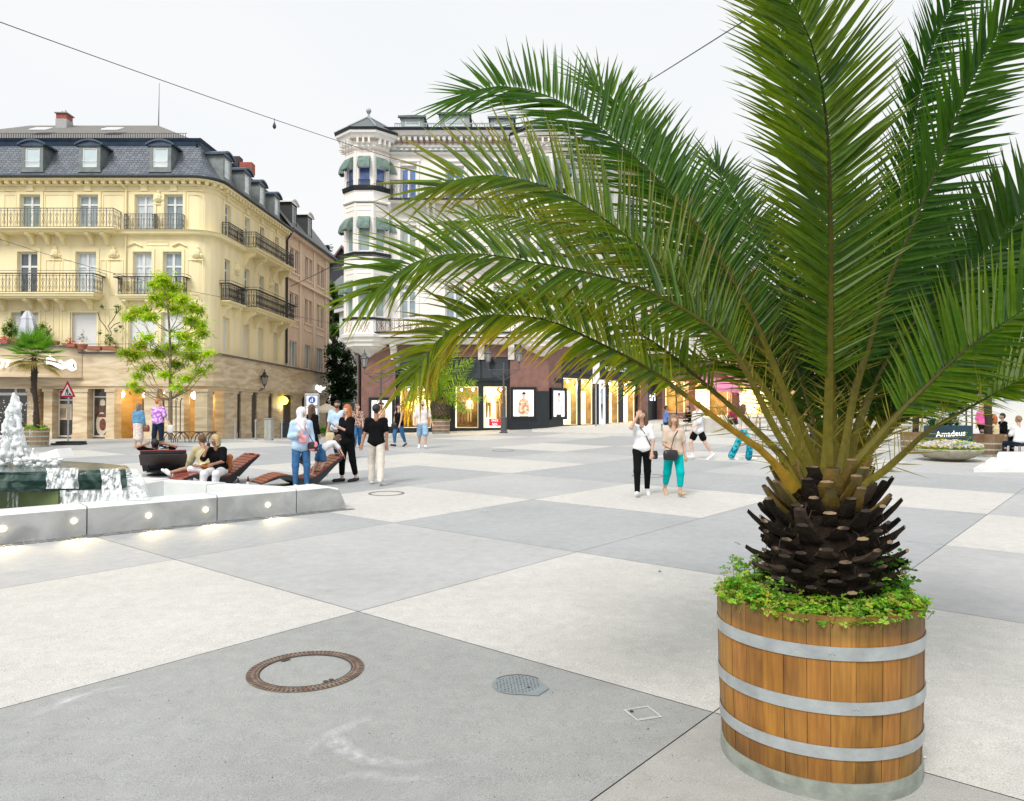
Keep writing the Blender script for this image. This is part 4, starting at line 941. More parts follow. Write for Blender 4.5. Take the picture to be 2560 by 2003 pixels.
def rp(px): t = rt(px)*1/1; return (CX1+.68*t, Y0+.2+.733*t)
RL = rt(1985); XL = WX(893)
pathW = [(XL, Y0, 0), (CX1, Y0, 0), (CX1+.68*RL, Y0+.2+.733*RL, 0)]
zb = WZ(862)
cols = [(1000, 1040), (1113, 1160), (1234, 1272)]
rows = [(WZ(503), WZ(414)), (WZ(652), WZ(563)), (WZ(797), WZ(713))]
ops = [(WX(a), WX(b), *r_) for a, b in cols for r_ in rows]
opr = []
for k in range(11):
    s = 2.6+k*2.7
    opr += [(s, s+1.15, *r_) for r_ in rows]
mb = MB(); mb.T = TW; wall_grid(mb, XL, CX1, zb, WZ(340), ops, .25); mb.T = TR; wall_grid(mb, 0, RL, zb, WZ(340), opr, .25)
mb.T = Matrix(); mb.quad((XL, Y0+14, .5), (XL, Y0, .5), (XL, Y0, WZ(340)), (XL, Y0+14, WZ(340))); mb.build('wall', WH, wb)
mb = MB()
def swp(pr, T=pathW): mb.sweep(T, pr)
swp([(0, WZ(388)), (.22, WZ(387)), (.28, WZ(384)), (0, WZ(384))]); swp([(0, WZ(347)), (.45, WZ(345)), (.62, WZ(339)), (.66, WZ(336)), (0, WZ(336))])
swp([(0, WZ(370)), (.10, WZ(370)), (.14, WZ(364)), (0, WZ(364))]); swp([(0, WZ(846)-.2), (.5, WZ(862)), (.62, WZ(852)), (.72, WZ(849)), (0, WZ(848))])
swp([(0, WZ(700)), (.16, WZ(700)), (.2, WZ(697)), (0, WZ(696))])
for T_, s0, s1 in ((TW, XL+.3, CX1-.2), (TR, .6, RL)):
    mb.T = T_; s = s0
    while s < s1: mb.box(s, s+.17, -.42, 0, WZ(356), WZ(347)-.002); mb.box(s-.16, s+.0, -.10, 0, WZ(377), WZ(372)); s += .33 if s1 < 5 else .42
mb.T = TW
for a, b in cols:
    for z0, z1 in rows: mb.box(WX(a)-.16, WX(a)-.01, -.06, 0, z0, z1+.2); mb.box(WX(b)+.01, WX(b)+.16, -.06, 0, z0, z1+.2); mb.box(WX(a)-.2, WX(b)+.2, -.10, 0, z1+.21, z1+.34)
mb.T = TR
for a, b, z0, z1 in opr: mb.box(a-.16, a-.01, -.06, 0, z0, z1+.2); mb.box(b+.01, b+.16, -.06, 0, z0, z1+.2); mb.box(a-.2, b+.2, -.10, 0, z1+.21, z1+.34)
mb.T = TW
for px in (975, 1070, 1085, 1190, 1203, 1290): bracket(mb, WX(px), WZ(512)-.002, .6, .75, .16)
mb.T = Matrix(); mb.build('moulding', WT, wb)
mb = MB()
for T_, s0, s1, st in ((TW, XL+.46, CX1-.2, .33), (TR, .8, RL, .42)):
    mb.T = T_; s = s0
    while s < s1:
        mb.box(s+.02, s+.14, -.05, 0, WZ(362), WZ(357)); mb.box(s+.03, s+.13, -.36, -.01, WZ(347)-.28, WZ(347)-.02) if False else None
        mb.box(s-.01, s+.15, -.02, 0, WZ(356), WZ(348)); s += st
    mb.box(s0, s1, -.012, 0, WZ(357.5), WZ(355.5))
mb.build('ornament_band', PK, wb)
mb = MB(); mb.sweep(pathW, [(0, WZ(384)), (.30, WZ(384)), (.34, WZ(381)), (.0, WZ(377)+.02)]); mb.build('copper_ledge', GRN, wb)
mb = MB(); mb.sweep(pathW, [(.4, WZ(336)), (.74, WZ(336)), (.78, WZ(330)), (.4, WZ(329))]); mb.build('gutter', LEDG, wb)
for k, (a, b) in enumerate(cols):
    for j, (z0, z1) in enumerate(rows): window(wb, TW, WX(a), WX(b), z0, z1, ('double', 'double', 'grid')[j], (GLASSB, GLASSG, GLASS)[j], tr=.08 if j < 2 else .2, fw=.09)
for k, (a, b, z0, z1) in enumerate(opr[:18]): window(wb, TR, a, b, z0, z1, 'double', GLASSB if k % 3 == 0 else GLASS, fw=.08, tr=.2)
for a, b, z0, z1 in opr[18:]: window(wb, TR, a, b, z0, z1, 'casement', GLASSD, fw=.08)
# balconies on the front
def wbalc(s0, s1, zt, zb_, dep, rz, nm='balcony', T=TW, cell=.36, fancy=True):
    b = MB(); b.T = T; b.box(s0, s1, -dep, -.003, zb_, zt-.05); b.box(s0-.05, s1+.05, -dep-.05, -.001, zt-.05, zt); sl = b.build(nm, WT, wb)
    e_ = MB(); e_.T = T; e_.box(s0-.07, s1+.07, -dep-.08, -dep-.051, zt-.10, zt+.0); e_.build('slab_edge', LEDG, sl)
    railing(sl, T, [(s0+.05, -.02), (s0+.05, -dep+.06), (s1-.05, -dep+.06), (s1-.05, -.02)], zt, rz, IRON, cell, fancy=fancy); return sl
wbalc(WX(978), WX(1305), WZ(506), WZ(511), .8, WZ(460)); wbalc(WX(1062), WX(1300), WZ(654), WZ(659), .7, WZ(622))
lowb = wbalc(WX(946), WX(1322), WZ(834), WZ(846), .95, WZ(802), cell=.5, fancy=True)
text_obj('balcony_lettering', 'HAMILTON', .72, Matrix.Translation((fx(1004, 43.0), 42.98, fz(831, 43))) @ Matrix.Rotation(math.pi/2, 4, 'X') @ Matrix.Scale(1.16, 4, (1, 0, 0)), M('gilt_letters', (.30, .24, .12), .4, .15, 8, metal=.4), lowb, .015, 'LEFT')
for k in range(5):
    sl = wbalc(3.0+k*5.2, 6.6+k*5.2, WZ(506), WZ(511), .7, WZ(466), T=TR, cell=.5, fancy=False) if k < 4 else None
# turrets
def ORN_IN(o, cx, cy, ap, k8, zt, fwid):
    o.T = Matrix(); o.mi = 1; o.lathe([(1.33*k8*ap/1.28, zt(358)), (1.35*k8*ap/1.28, zt(347))], (cx, cy, 0), 8, ph=math.pi/8, cap=False); o.lathe([(1.30*k8*ap/1.28, zt(376)), (1.33*k8*ap/1.28, zt(372))], (cx, cy, 0), 8, ph=math.pi/8, cap=False)
    for kk in range(8):
        an = -math.pi/2+kk*math.pi/4; nx, ny = math.cos(an), math.sin(an); o.T = wallT(cx+nx*ap+ny*fwid/2, cy+ny*ap-nx*fwid/2, -ny, nx)
        for q in range(2):
            s = fwid*(.33+.34*q); z_ = zt(817)
            for sg in (-1, 1): o.tube([(s-.15, -.03, z_-.3*sg), (s+.15, -.03, z_+.3*sg)], .02, 4)
    o.mi = 0
def turret(cx, cy, ap, full=True, name='turret'):
    k8 = 1/math.cos(math.pi/8); par = wb
    zt = lambda py: fz(py, cy-ap)
    b = MB()
    def lz(pr): b.lathe([(a*k8*ap/1.28, zt(py)) for py, a in pr], (cx, cy, 0), 8, ph=math.pi/8)
    lz([(930, .06), (925, .15), (920, .18), (917, .11), (903, .17), (890, .28), (880, .50), (871, .84), (866, .98), (864, 1.12), (857, 1.14), (853, 1.26), (846, 1.28), (842, 1.42), (835, 1.46), (832, 1.30)])
    lz([(832, 1.28), (799, 1.28)]); lz([(790, 1.10), (725, 1.10)]); lz([(665, 1.26), (664, 1.40), (660, 1.38), (658, 1.28), (640, 1.28)]); lz([(505, 1.26), (503, 1.38), (499, 1.36), (497, 1.28), (478, 1.28), (476, 1.34)])
    lz([(372, 1.27), (366, 1.34), (362, 1.32), (356, 1.44)]); lz([(347, 1.55), (341, 1.62), (337, 1.74), (331, 1.76)])
    lz([(900, .10), (335, .10)])
    body = b.build(name, WT, par)
    # the three window storeys, face by face
    c = MB(); wl = []
    fwid = 2*ap*math.tan(math.pi/8)
    for kk in range(8):
        an = -math.pi/2+kk*math.pi/4; nx, ny = math.cos(an), math.sin(an)
        ox, oy = cx+nx*(ap-.02)-(-ny)*fwid/2*1, cy+ny*(ap-.02)-nx*fwid/2
        T = wallT(ox, oy, -ny, nx)
        for (za, zb2, w0, w1) in ((797, 665, 790, 725), (638, 507, 627, 566), (472, 372, 463, 415)):
            vis = kk in (0, 1, 2, 6, 7)
            op = [(fwid*.20, fwid*.80, zt(w0), zt(w1))] if vis else []
            c.T = T; wall_grid(c, 0, fwid, zt(za), zt(zb2), op, .16)
            c.box(0, fwid*.07, -.03, 0, zt(za), zt(zb2)); c.box(fwid*.93, fwid, -.03, 0, zt(za), zt(zb2))
            if zb2 != 372: c.box(fwid*.12, fwid*.88, -.025, 0, zt(zb2)-.42, zt(zb2)-.34)
            c.box(fwid*.12, fwid*.88, -.025, 0, zt(zb2)-.16, zt(zb2)-.10)
            if vis: wl.append((T, op[0], za))
        c.T = T
        for q in range(3):
            s = fwid*(.2+.3*q); c.box(s-.05, s+.05, -.40, .06, zt(362), zt(349)) if True else None
    ORN_IN(c, cx, cy, ap, k8, zt, fwid); c.T = Matrix(); c.build('turret_wall', [WH, M('ornament_pale', (.68, .53, .44), .8, .15, 12)], body)
    for T, (a, b_, z0, z1), za in wl:
        window(body, T, a, b_, z0, z1, 'casement' if False else 'plain', (GLASSG if za == 797 else GLASS if za == 638 else GLASSB), dep=.12, fw=.05)
        # awning: a sloped cloth with scalloped valance on a bowed hood
        aw = MB(); aw.T = T; aw.T = T; zt_ = z1+.58; zb3 = z1-.02; n = 6; out_ = .42; w = b_-a+.04; a0 = a-.02
        pr = [(-.02, zt_), (-.16, zt_-.10), (-.33, zt_-.34), (-out_, zb3)]
        for (ya, za_), (yb, zb_) in zip(pr, pr[1:]): aw.quad((a0, ya, za_), (a0+w, ya, za_), (a0+w, yb, zb_), (a0, yb, zb_))
        for xx in (a0, a0+w): aw.poly([(xx, 0, zt_), (xx, -.16, zt_-.1), (xx, -.33, zt_-.34), (xx, -out_, zb3), (xx, 0, zb3)])
        for q in range(n):
            x0_, x1_ = a0+w*q/n, a0+w*(q+1)/n; m = (x0_+x1_)/2; y = -out_
            aw.poly([(x0_, y, zb3), (x1_, y, zb3), (x1_, y-.004, zb3-.10), (m+w/n*.25, y-.004, zb3-.15), (m-w/n*.25, y-.004, zb3-.15), (x0_, y-.004, zb3-.10)])
        for q in range(3):
            y0_, y1_ = -out_*q/3, -out_*(q+1)/3
            for xx in (a0, a0+w): aw.poly([(xx, y0_, zb3), (xx, y1_, zb3), (xx, y1_, zb3-.09), (xx, (y0_+y1_)/2, zb3-.14), (xx, y0_, zb3-.09)])
        aw.build('awning', AWN, body)
        if za == 472: railing(body, T, [(a, .0), (b_, .0)], z0, z0+.34, IRON, .2, fancy=False)
    for p0, p1, w in ((799, 795, 1.38), (637, 632, 1.41), (474, 466, 1.42)):
        e_ = MB(); e_.lathe([(1.2*k8*ap/1.28, zt(p0)), (w*.97*k8*ap/1.28, zt(p0)), (w*k8*ap/1.28, zt(p1)+.04), (1.2*k8*ap/1.28, zt(p1))], (cx, cy, 0), 8, ph=math.pi/8); e_.build('turret_ledge', LEDG, body)
    e_ = MB(); e_.lathe([(1.5*k8*ap/1.28, zt(331)), (1.8*k8*ap/1.28, zt(331)), (1.84*k8*ap/1.28, zt(325)), (1.4*k8*ap/1.28, zt(324))], (cx, cy, 0), 8, ph=math.pi/8); e_.build('turret_ledge', LEDG, body)
    zc2 = lambda py: fz(py, cy)
    rf_ = MB(); rf_.lathe([(1.83*k8*ap/1.28, zt(325)), (.14, zc2(297))], (cx, cy, 0), 8, ph=math.pi/8); rf_.build('turret_roof', SLT, body)
    f = MB(); f.lathe([(.2, zc2(300)), (.13, zc2(294)), (.06, zc2(290)), (.05, zc2(285)), (.09, zc2(284.6)), (.09, zc2(283.8)), (.04, zc2(282))], (cx, cy, 0), 8); f.ball((cx, cy, zc2(277.5)), .155, 12)
    for kk in range(8): an = math.pi/8+kk*math.pi/4; f.tube([(cx+1.83*k8*ap/1.28*math.cos(an), cy+1.83*k8*ap/1.28*math.sin(an), zt(325)+.03), (cx+.15*math.cos(an), cy+.15*math.sin(an), zc2(297)+.03)], .045, 4)
    f.build('finial', FING, body)
turret(WX(917), Y0+.25, 1.28); turret(WX(1355), Y0+.35, 1.35)
# roof behind the parapet, dormers, guard rail
mb = MB(); zt0 = WZ(330); mb.add([(XL, Y0-.4, zt0), (CX1, Y0-.4, zt0), (CX1, Y0+3.2, zt0+.55), (XL+2.4, Y0+3.2, zt0+.55), (XL, Y0+12, zt0)], [(0, 1, 2, 3), (4, 0, 3)])
mb.T = TR; mb.add([(0, -.4, zt0), (RL, -.4, zt0), (RL, 4, zt0+.8), (0, 4, zt0+.8)], [(0, 1, 2, 3)]); wr = mb.build('roof', SLT, wb)
for a, b, py in ((1002, 1058, 292), (1100, 1172, 284), (1226, 1284, 294)):
    s = WX((a+b)/2); dormer(wr, TW, s, zt0-.02, WZ(py+3), (WX(b)-WX(a)), -.25, 2.2, M('dormer_cap', (.10, .13, .13), .6, .2, 5), DRM, False, LPANE)
for s in (5, 9, 13.5, 18): dormer(wr, TR, s, zt0-.02, zt0+1.15, 1.3, .15, 2.2, MATS['dormer_cap'], DRM, False, LPANE)
mb = MB(); mb.T = TW; s = WX(985)
while s < WX(1300): mb.box(s, s+.05, -.2, -.15, zt0, zt0+.42); s += .14
mb.box(WX(985), WX(1300), -.21, -.14, zt0+.40, zt0+.45); mb.build('guard_rail', FING, wr)
# ground floor: pink granite piers, black shop fronts
mb = MB(); mb.T = TW
so = (WX(988), WX(1275)); mb_ops = [(so[0], so[1], 0.2, WZ(893))]
wall_grid(mb, WX(903), CX1, .2, zb, mb_ops, .6); mb.T = TR; so2 = (rt(1404), rt(1602)); wall_grid(mb, 0, rt(1612), .2, zb, [(so2[0], so2[1], .2, WZ(886)+0)], .5)
mb.T = Matrix(); mb.quad((WX(903), Y0+12, .2), (WX(903), Y0, .2), (WX(903), Y0, zb), (WX(903), Y0+12, zb)); mb.build('granite_wall', GRAN, wb)
for px in (985, 1203, 1278): mb = MB(); mb.T = TW; bracket(mb, WX(px), zb-.02, .55, .85, .36); mb.build('console', WT, wb)
def zt_r(py, px): return CAMZ+(fz(py, 1.0)-CAMZ)*rp(px)[1]
sf = MB(); sf.T = TW; a, b = so; dpt = .35
zs0, zs1 = WZ(1070), WZ(966)
sf.box(a, b, dpt, dpt+.1, zs1+.0, WZ(952)); sf.box(a, b, dpt-.12, dpt+.1, WZ(952), WZ(945)); sf.box(a, b, dpt+.02, dpt+.1, .3, zs0)
for p0, p1 in ((988, 998), (1075, 1085), (1125, 1137), (1195, 1208), (1266, 1275)): sf.box(WX(p0), WX(p1), dpt-.05, dpt+.1, .3, zs1)
for p0, p1 in ((988, 992), (1070, 1074), (1130, 1134), (1200, 1204), (1271, 1275)): sf.box(WX(p0), WX(p1), dpt-.03, dpt+.1, WZ(945), WZ(893))
sfo = sf.build('shop_front', BLK, wb)
TRG = M('transom_glass', (.006, .012, .020), .08, .5, .6, spec=.9, col2=(.02, .035, .05))
sf = MB(); sf.T = TW; sf.box(a+.05, b-.05, dpt+.04, dpt+.06, WZ(945), WZ(893)); sf.build('transom_glass', TRG, sfo)
# lit display interiors: floor, glowing back panels, ceiling spots and tailor's dummies
WARM = M('display_panel', (1.0, .72, .28), .6, .15, 1.2, emit=1.15, col2=(1, .88, .58)); WARMD = M('display_back', (.13, .085, .035), .7, .4, 2, col2=(.38, .26, .11)); LAMPW = M('spot_glow', (1, .95, .8), .4, 0, emit=7)
FLR = M('display_floor', (.75, .60, .35), .5, .1, 3, emit=.25)
def display(T, s0, s1, z0, z1, panels, dark=True, deep=1.6, dep=.45, spots=2, zoff=0):
    m = MB(); m.T = T; y0, y1 = dep, dep+deep
    m.quad((s0, y1, z0), (s1, y1, z0), (s1, y1, z1), (s0, y1, z1)); m.quad((s0, y0, z0), (s0, y1, z0), (s0, y1, z1), (s0, y0, z1)); m.quad((s1, y1, z0), (s1, y0, z0), (s1, y0, z1), (s1, y1, z1)); m.quad((s0, y0, z1), (s1, y0, z1), (s1, y1, z1), (s0, y1, z1))
    m.mi = 1; m.quad((s0, y0, z0), (s1, y0, z0), (s1, y1, z0), (s0, y1, z0)); o = m.build('display_case', [WARMD, FLR], sfo)
    for a_, b_, c_, d_, yy in panels:
        p = MB(); p.T = T; p.box(s0+(s1-s0)*a_, s0+(s1-s0)*b_, y0+deep*yy, y0+deep*yy+.04, z0+(z1-z0)*c_, z0+(z1-z0)*d_); p.build('lit_panel', WARM, o)
    for q in range(spots):
        p = MB(); p.T = T; s = s0+(s1-s0)*(q+.5)/spots; p.lathe([(.03, 0), (.07, .12), (.05, .14)], (s, y0+.4, z1-.24), 8); p.build('spotlight', LAMPW, o)
    # one real lamp washing the display
    ld = bpy.data.lights.new('display_light', 'POINT'); ld.energy = 55*(s1-s0); ld.color = (1, .80, .42); ld.shadow_soft_size = .15; lo_ = bpy.data.objects.new('display_light', ld); C.objects.link(lo_)
    q = T @ Vector(((s0+s1)/2, y0+.35, z1-.35)); lo_.parent = o; og = ORG[o.name]; lo_.location = (q.x-og[0], q.y-og[1], q.z-og[2])
    f = MB(); f.T = T; w = .035; f.box(s0, s0+w, dep-.1, dep-.04, z0, z1); f.box(s1-w, s1, dep-.1, dep-.04, z0, z1); f.box(s0+w, s1-w, dep-.1, dep-.04, z1-w, z1); f.box(s0+w, s1-w, dep-.1, dep-.04, z0, z0+w); f.build('lit_window_frame', M('frame_glow', (.9, .78, .55), .4, .05, 3, emit=.3), o)
    return o
display(TW, WX(998), WX(1075), zs0, zs1, [(.45, .95, .35, .8, .95)]); display(TW, WX(1137), WX(1195), zs0, zs1, [(0, .05, 0, 1, .1)], spots=2); display(TW, WX(1208), WX(1266), zs0, zs1, [(.0, .55, .0, 1, .9), (.6, .95, 0, .2, .5)])
m = MB(); m.T = TW; m.quad((WX(1085), .45, zs0), (WX(1125), .45, zs0), (WX(1125), .45, zs1), (WX(1085), .45, zs1)); m.build('shop_window', SHOPG, sfo)
# oblique front
sf = MB(); sf.T = TR; a, b = so2
zq0 = zt_r(1062, 1430); zq1 = zt_r(945, 1435); zsb, zst = zt_r(930, 1435), zt_r(888, 1420)
sf.box(a, b, .3, .4, zq1, zsb-.12); sf.box(a, b, .18, .4, zsb-.12, zsb+.06); sf.box(a, b, .32, .4, zsb+.06, zst+.0); sf.box(a, b, .3, .4, .3, zq0)
pn = [(1417, 1453), (1461, 1490), (1502, 1522), (1531, 1555), (1567, 1597)]
prev = a
for p0, p1 in pn: sf.box(prev, rt(p0), .26, .4, .3, zq1); prev = rt(p1)
sf.box(prev, b, .26, .4, .3, zq1)
for q in (1462, 1500, 1528, 1562): sf.box(rt(q)-.04, rt(q)+.04, .27, .33, zsb+.06, zst)
sf2 = sf.build('shop_front', BLK, wb)
sfo_keep = sfo; sfo = sf2
for k, (p0, p1) in enumerate(pn):
    if k == 2: continue
    if k == 4: p1 = 1595
    display(TR, rt(p0), rt(p1), zq0, zq1, [(.0, 1, 0, .74, .35)], spots=2, deep=1.2, dep=.40)
def figure_poster(T, s0, s1, z0, z1, y, par, style=0, label=None):
    "back-lit fashion poster: generic figure built from flat colour shapes"
    m = MB(); m.T = T; m.box(s0, s1, y, y+.02, z0, z1); w = s1-s0; h = z1-z0; c = s0+w*.52
    sk, hr_, sh, pt = 1, 2, 3, 4
    def el(mi, x, z, a_, b_, k): m.mi = mi; disc(m, x, z, a_, b_, y-.003*k, 12)
    def pg(mi, pts, k): m.mi = mi; m.poly([(c+px*w, y-.003*k, z0+pz*h) for px, pz in pts])
    if style in (0, 1):
        pg(pt, [(-.20, .0), (.20, .0), (.20, .14), (-.20, .14)], 1); pg(sh, [(-.22, .08), (.22, .08), (.26, .45), (.20, .62), (.07, .68), (-.07, .68), (-.20, .62), (-.27, .45)], 2)
        pg(sk, [(-.30, .15), (-.24, .12), (-.20, .42), (-.27, .45)], 3); pg(sk, [(.30, .15), (.24, .12), (.20, .42), (.27, .45)], 3); pg(sk, [(-.05, .62), (.05, .62), (.05, .72), (-.05, .72)], 4)
        el(sk, c, z0+h*.80, w*.085, h*.085, 5); pg(hr_, [(-.09, .83), (.10, .83), (.09, .90), (.0, .925), (-.08, .90)], 6); pg(sk, [(-.03, .56), (.03, .56), (.04, .66), (-.04, .66)], 7)
    else:
        pg(pt, [(-.16, .10), (-.05, .10), (.0, .40), (.06, .10), (.17, .10), (.14, .50), (-.14, .50)], 1); pg(sh, [(-.20, .46), (.20, .46), (.22, .74), (.12, .80), (-.12, .80), (-.22, .74)], 2)
        el(sk, c, z0+h*.87, w*.10, h*.04, 3); pg(hr_, [(-.1, .88), (.1, .88), (.06, .93), (-.06, .93)], 4)
    P0 = M('poster_white', (.95, .95, .97), .5, .02, 1, emit=.55); SK = M('poster_skin', (.70, .42, .28), .6, .05, 9, emit=.2); HR = M('poster_hair', (.05, .03, .02), .6, 0)
    SH = [M('poster_floral', (.55, .20, .12), .6, .5, 7, col2=(.75, .62, .42), emit=.15, lo=.45, hi=.52), M('poster_shirt', (.78, .80, .84), .6, .03, 4, emit=.3), M('poster_bluish', (.40, .52, .62), .6, .1, 4, emit=.2)][style]
    PT = [M('poster_cream2', (.75, .70, .58), .6, .05, 4, emit=.2), HR, M('poster_navy', (.02, .03, .05), .6, 0)][style]
    o = m.build('poster', [P0, SK, HR, SH, PT], par)
    if label: o['label'] = label
    f = MB(); f.T = T; k = .16; f.box(s0-k, s0-.001, y-.08, y+.1, z0-k, z1+k); f.box(s1+.001, s1+k, y-.08, y+.1, z0-k, z1+k); f.box(s0-.001, s1+.001, y-.08, y+.1, z1+.001, z1+k); f.box(s0-.001, s1+.001, y-.08, y+.1, z0-k, z0-.001); f.build('poster_frame', BLKF, o)
    return o
figure_poster(TW, WX(1283), WX(1334), WZ(1041), WZ(975), -.10, wb, 0, 'bright poster of a man in a patterned shirt'); figure_poster(TR, rt(1378), rt(1408), zt_r(1042, 1390), zt_r(977, 1390), -.10, wb, 1, 'bright poster of a man in a white shirt')
figure_poster(TR, rt(1503), rt(1521), zq0, zq1, .24, sf2, 2, 'tall narrow poster of a standing man')
figure_poster(TW, WX(930), WX(981), WZ(1066), WZ(1001), -.12, wb, 1, 'bright poster behind the walkers')
mb = MB(); mb.T = TW; mb.box(WX(906), WX(988), -.06, -.002, .3, WZ(1072)); mb.build('plinth', BLK, wb); mb = MB(); mb.T = TW; mb.box(WX(1275), CX1, -.06, -.002, .3, WZ(1048)); mb.T = TR; mb.box(-.05, so2[0], -.06, -.002, .3, zt_r(1046, 1390)); mb.T = TW; mb.box(WX(1336)+.17, CX1, -.05, -.003, WZ(1048), WZ(978)); mb.build('plinth', BLK, wb)
text_obj('shop_lettering', 'van Laack', .62, TR @ Matrix.Translation((rt(1548), .27, zt_r(930, 1548)+.05)) @ Matrix.Rotation(math.pi/2, 4, 'X'), M('silver_letters', (.75, .85, .90), .3, .05, 4, emit=.2), sf2, .01, shear=.2)
mb = MB(); mb.T = TR; mb.box(.55, 1.2, -.05, -.003, zt_r(956, 1380), zt_r(946, 1380)); mb.build('name_plate', BLKF, wb)
s_ = MB(); s_.T = TW; s_.box(WX(1222), WX(1251), .40, .42, WZ(1065), WZ(1047)); so_ = s_.build('sale_sign', M('sale_red', (.75, .01, .04), .5, .03, 2, emit=.25), sfo_keep)
text_obj('sign_lettering', 'SALE', .19, TW @ Matrix.Translation((WX(1236.5), .395, WZ(1054))) @ Matrix.Rotation(math.pi/2, 4, 'X'), SIGNW, so_, .004)
text_obj('sign_lettering', '50%', .19, TW @ Matrix.Translation((WX(1236.5), .395, WZ(1063.5))) @ Matrix.Rotation(math.pi/2, 4, 'X'), SIGNW, so_, .004)
# dark passage, further shops to the right along the same front
mb = MB(); mb.T = TR; a = rt(1612); wall_grid(mb, a, RL, .3, zb, [(rt(1620), rt(1656), .3, zb-1.2), (rt(1664), rt(1722), 2.2, zb-1.6), (rt(1740), rt(1830), 1.6, zb-1.6), (rt(1850), rt(1975), 1.6, zb-1.6)], .5); mb.build('granite_wall', GRAN, wb)
mb = MB(); mb.T = TR; mb.quad((rt(1618), .45, .3), (rt(1660), .45, .3), (rt(1660), .45, zb-1.1), (rt(1618), .45, zb-1.1)); mb.build('passage', BLK, wb)
text_obj('sign_lettering', 'tri', .8, TR @ Matrix.Translation((rt(1628), -.1, zt_r(1002, 1625))) @ Matrix.Rotation(math.pi/2, 4, 'X'), M('sign_blue_white', (.8, .85, 1), .4, 0, emit=.8), wb, .02)
for p0, p1, z0 in ((1664, 1722, 2.2), (1740, 1830, 1.6), (1850, 1975, 1.6)):
    display(TR, rt(p0), rt(p1), z0, zb-1.6, [(.05, .45, .1, .8, .8), (.5, .95, .2, .9, .9)], spots=3, deep=1.5)
sfo = sfo_keep
# ================================================================== trees
BARK = M('bark', (.10, .075, .05), .9, .35, 14, .6, stretch=(1, 1, .3), col2=(.20, .15, .11)); BARKD = M('bark_dark', (.035, .025, .018), .9, .35, 14, .5)
def leafcloud(mb, cs, n, sz, cols, r, long=1.6, flat=.5, tips=None):
    "leaf-sized faces spread through a set of ellipsoidal sprays"
    tot = sum(c[3]*c[4]*c[5] for c in cs)
    for c in cs:
        k = int(n*c[3]*c[4]*c[5]/tot)+4; tone = r.uniform(.7, 1.25)
        for _ in range(k):
            a = r.uniform(0, 6.283); u = r.uniform(-1, 1); q = min(1.35, abs(r.gauss(.35, .45))); s_ = math.sqrt(1-u*u)
            p = Vector((c[0]+c[3]*q*s_*math.cos(a), c[1]+c[4]*q*s_*math.sin(a), c[2]+c[5]*q*u))
            d = Vector((r.uniform(-1, 1), r.uniform(-1, 1), r.uniform(-.7, .3)*1)).normalized(); nn = Vector((r.uniform(-flat, flat), r.uniform(-flat, flat), 1)).normalized()
            w = d.cross(nn).normalized(); s = sz*r.uniform(.6, 1.35); cc = cols[int(r.random()*len(cols))]; mb.col = tuple(x*tone*r.uniform(.8, 1.2) for x in cc)
            L_ = s*long; mb.add([p, p+d*L_*.5+w*s*.35, p+d*L_+Vector((0, 0, -s*.15)), p+d*L_*.5-w*s*.35], [(0, 1, 2, 3)])
    mb.col = None
def tree(name, label, x, y, zb_, trunk, sprays, n, sz, cols, seed, bark, cat='tree', group=None, limbs=True, long=1.6, tr=(.1, .03)):
    t = thing(name, label, cat, (x, y, zb_), 0, group); r = random.Random(seed)
    mb = MB(); k = len(trunk); mb.tube(trunk, [tr[0]+(tr[1]-tr[0])*i/(k-1) for i in range(k)], 7)
    if limbs:
        for c in sprays:
            p = min(trunk[1:], key=lambda q: abs(q[2]-(c[2]-abs(c[0]-q[0])*.8-.25))); e = Vector(c[:3]); p = Vector(p); m = p.lerp(e, .5)+Vector((0, 0, -.12*(e-p).length)); mb.tube([p, m, e], [tr[1]*1.1, tr[1]*.8, tr[1]*.3], 4, False)
            for _ in range(4):
                f = e+Vector((r.uniform(-1, 1)*c[3], r.uniform(-1, 1)*c[4], r.uniform(-.5, .8)*c[5]))*.8; mb.tube([m.lerp(e, r.uniform(.2, 1)), f], [tr[1]*.4, tr[1]*.15], 3, False)
    mb.build('trunk', bark, t); cr = MB(); leafcloud(cr, sprays, n, sz, cols, r, long); cr.build('crown', LEAF, t); return t
# bright young street tree in front of the arcade
D = 35.0; q = P(427, 1085, D); zg_ = g(q.x, D)
def tp(px, py, dd=0): v = P(px, py, D+dd); return (v.x, v.y, v.z)
tk = [(q.x, D, zg_), tp(427, 1000), tp(425, 940), tp(426, 890), tp(424, 830), tp(420, 770), tp(412, 730), tp(405, 690)]
rr = random.Random(21); sp_ = []
for px, py, a, b in ((408,700,30,18),(385,712,22,12),(432,716,26,14),(420,738,34,16),(388,742,24,14),(455,748,26,16),(480,768,30,18),(440,772,34,16),(500,775,20,12),(345,780,34,16),(322,792,20,12),(375,792,30,12),(478,800,34,18),(500,812,26,18),(505,832,22,14),(455,838,30,14),(370,842,26,12),(352,862,24,14),(480,862,34,16),(430,868,34,16),(395,880,34,14),(335,885,34,16),(310,880,18,10),(480,890,36,14),(520,882,24,10),(440,910,34,12),(370,918,30,12),(500,925,26,12),(525,915,14,10),(345,938,26,12),(335,960,20,10),(345,975,18,10),(415,935,28,12),(465,945,30,10),(440,965,20,10),(452,975,14,8),(400,760,18,10),(365,770,18,9)):
    dd = rr.uniform(-1.2, 1.2); v = P(px, py, D+dd); k = D/F; sp_.append((v.x, v.y, v.z, a*k, a*k*rr.uniform(.8, 1.4), b*k*1.25))
tree('street_tree', 'slender young street tree with open bright lime green crown before the travertine arcade', q.x, D, zg_, tk, sp_, 14500, .085, [(.34, .52, .02), (.44, .62, .03), (.52, .66, .05), (.22, .40, .015)], 22, M('bark_young', (.22, .17, .12), .9, .3, 14, .5), tr=(.085, .022), long=3.0)
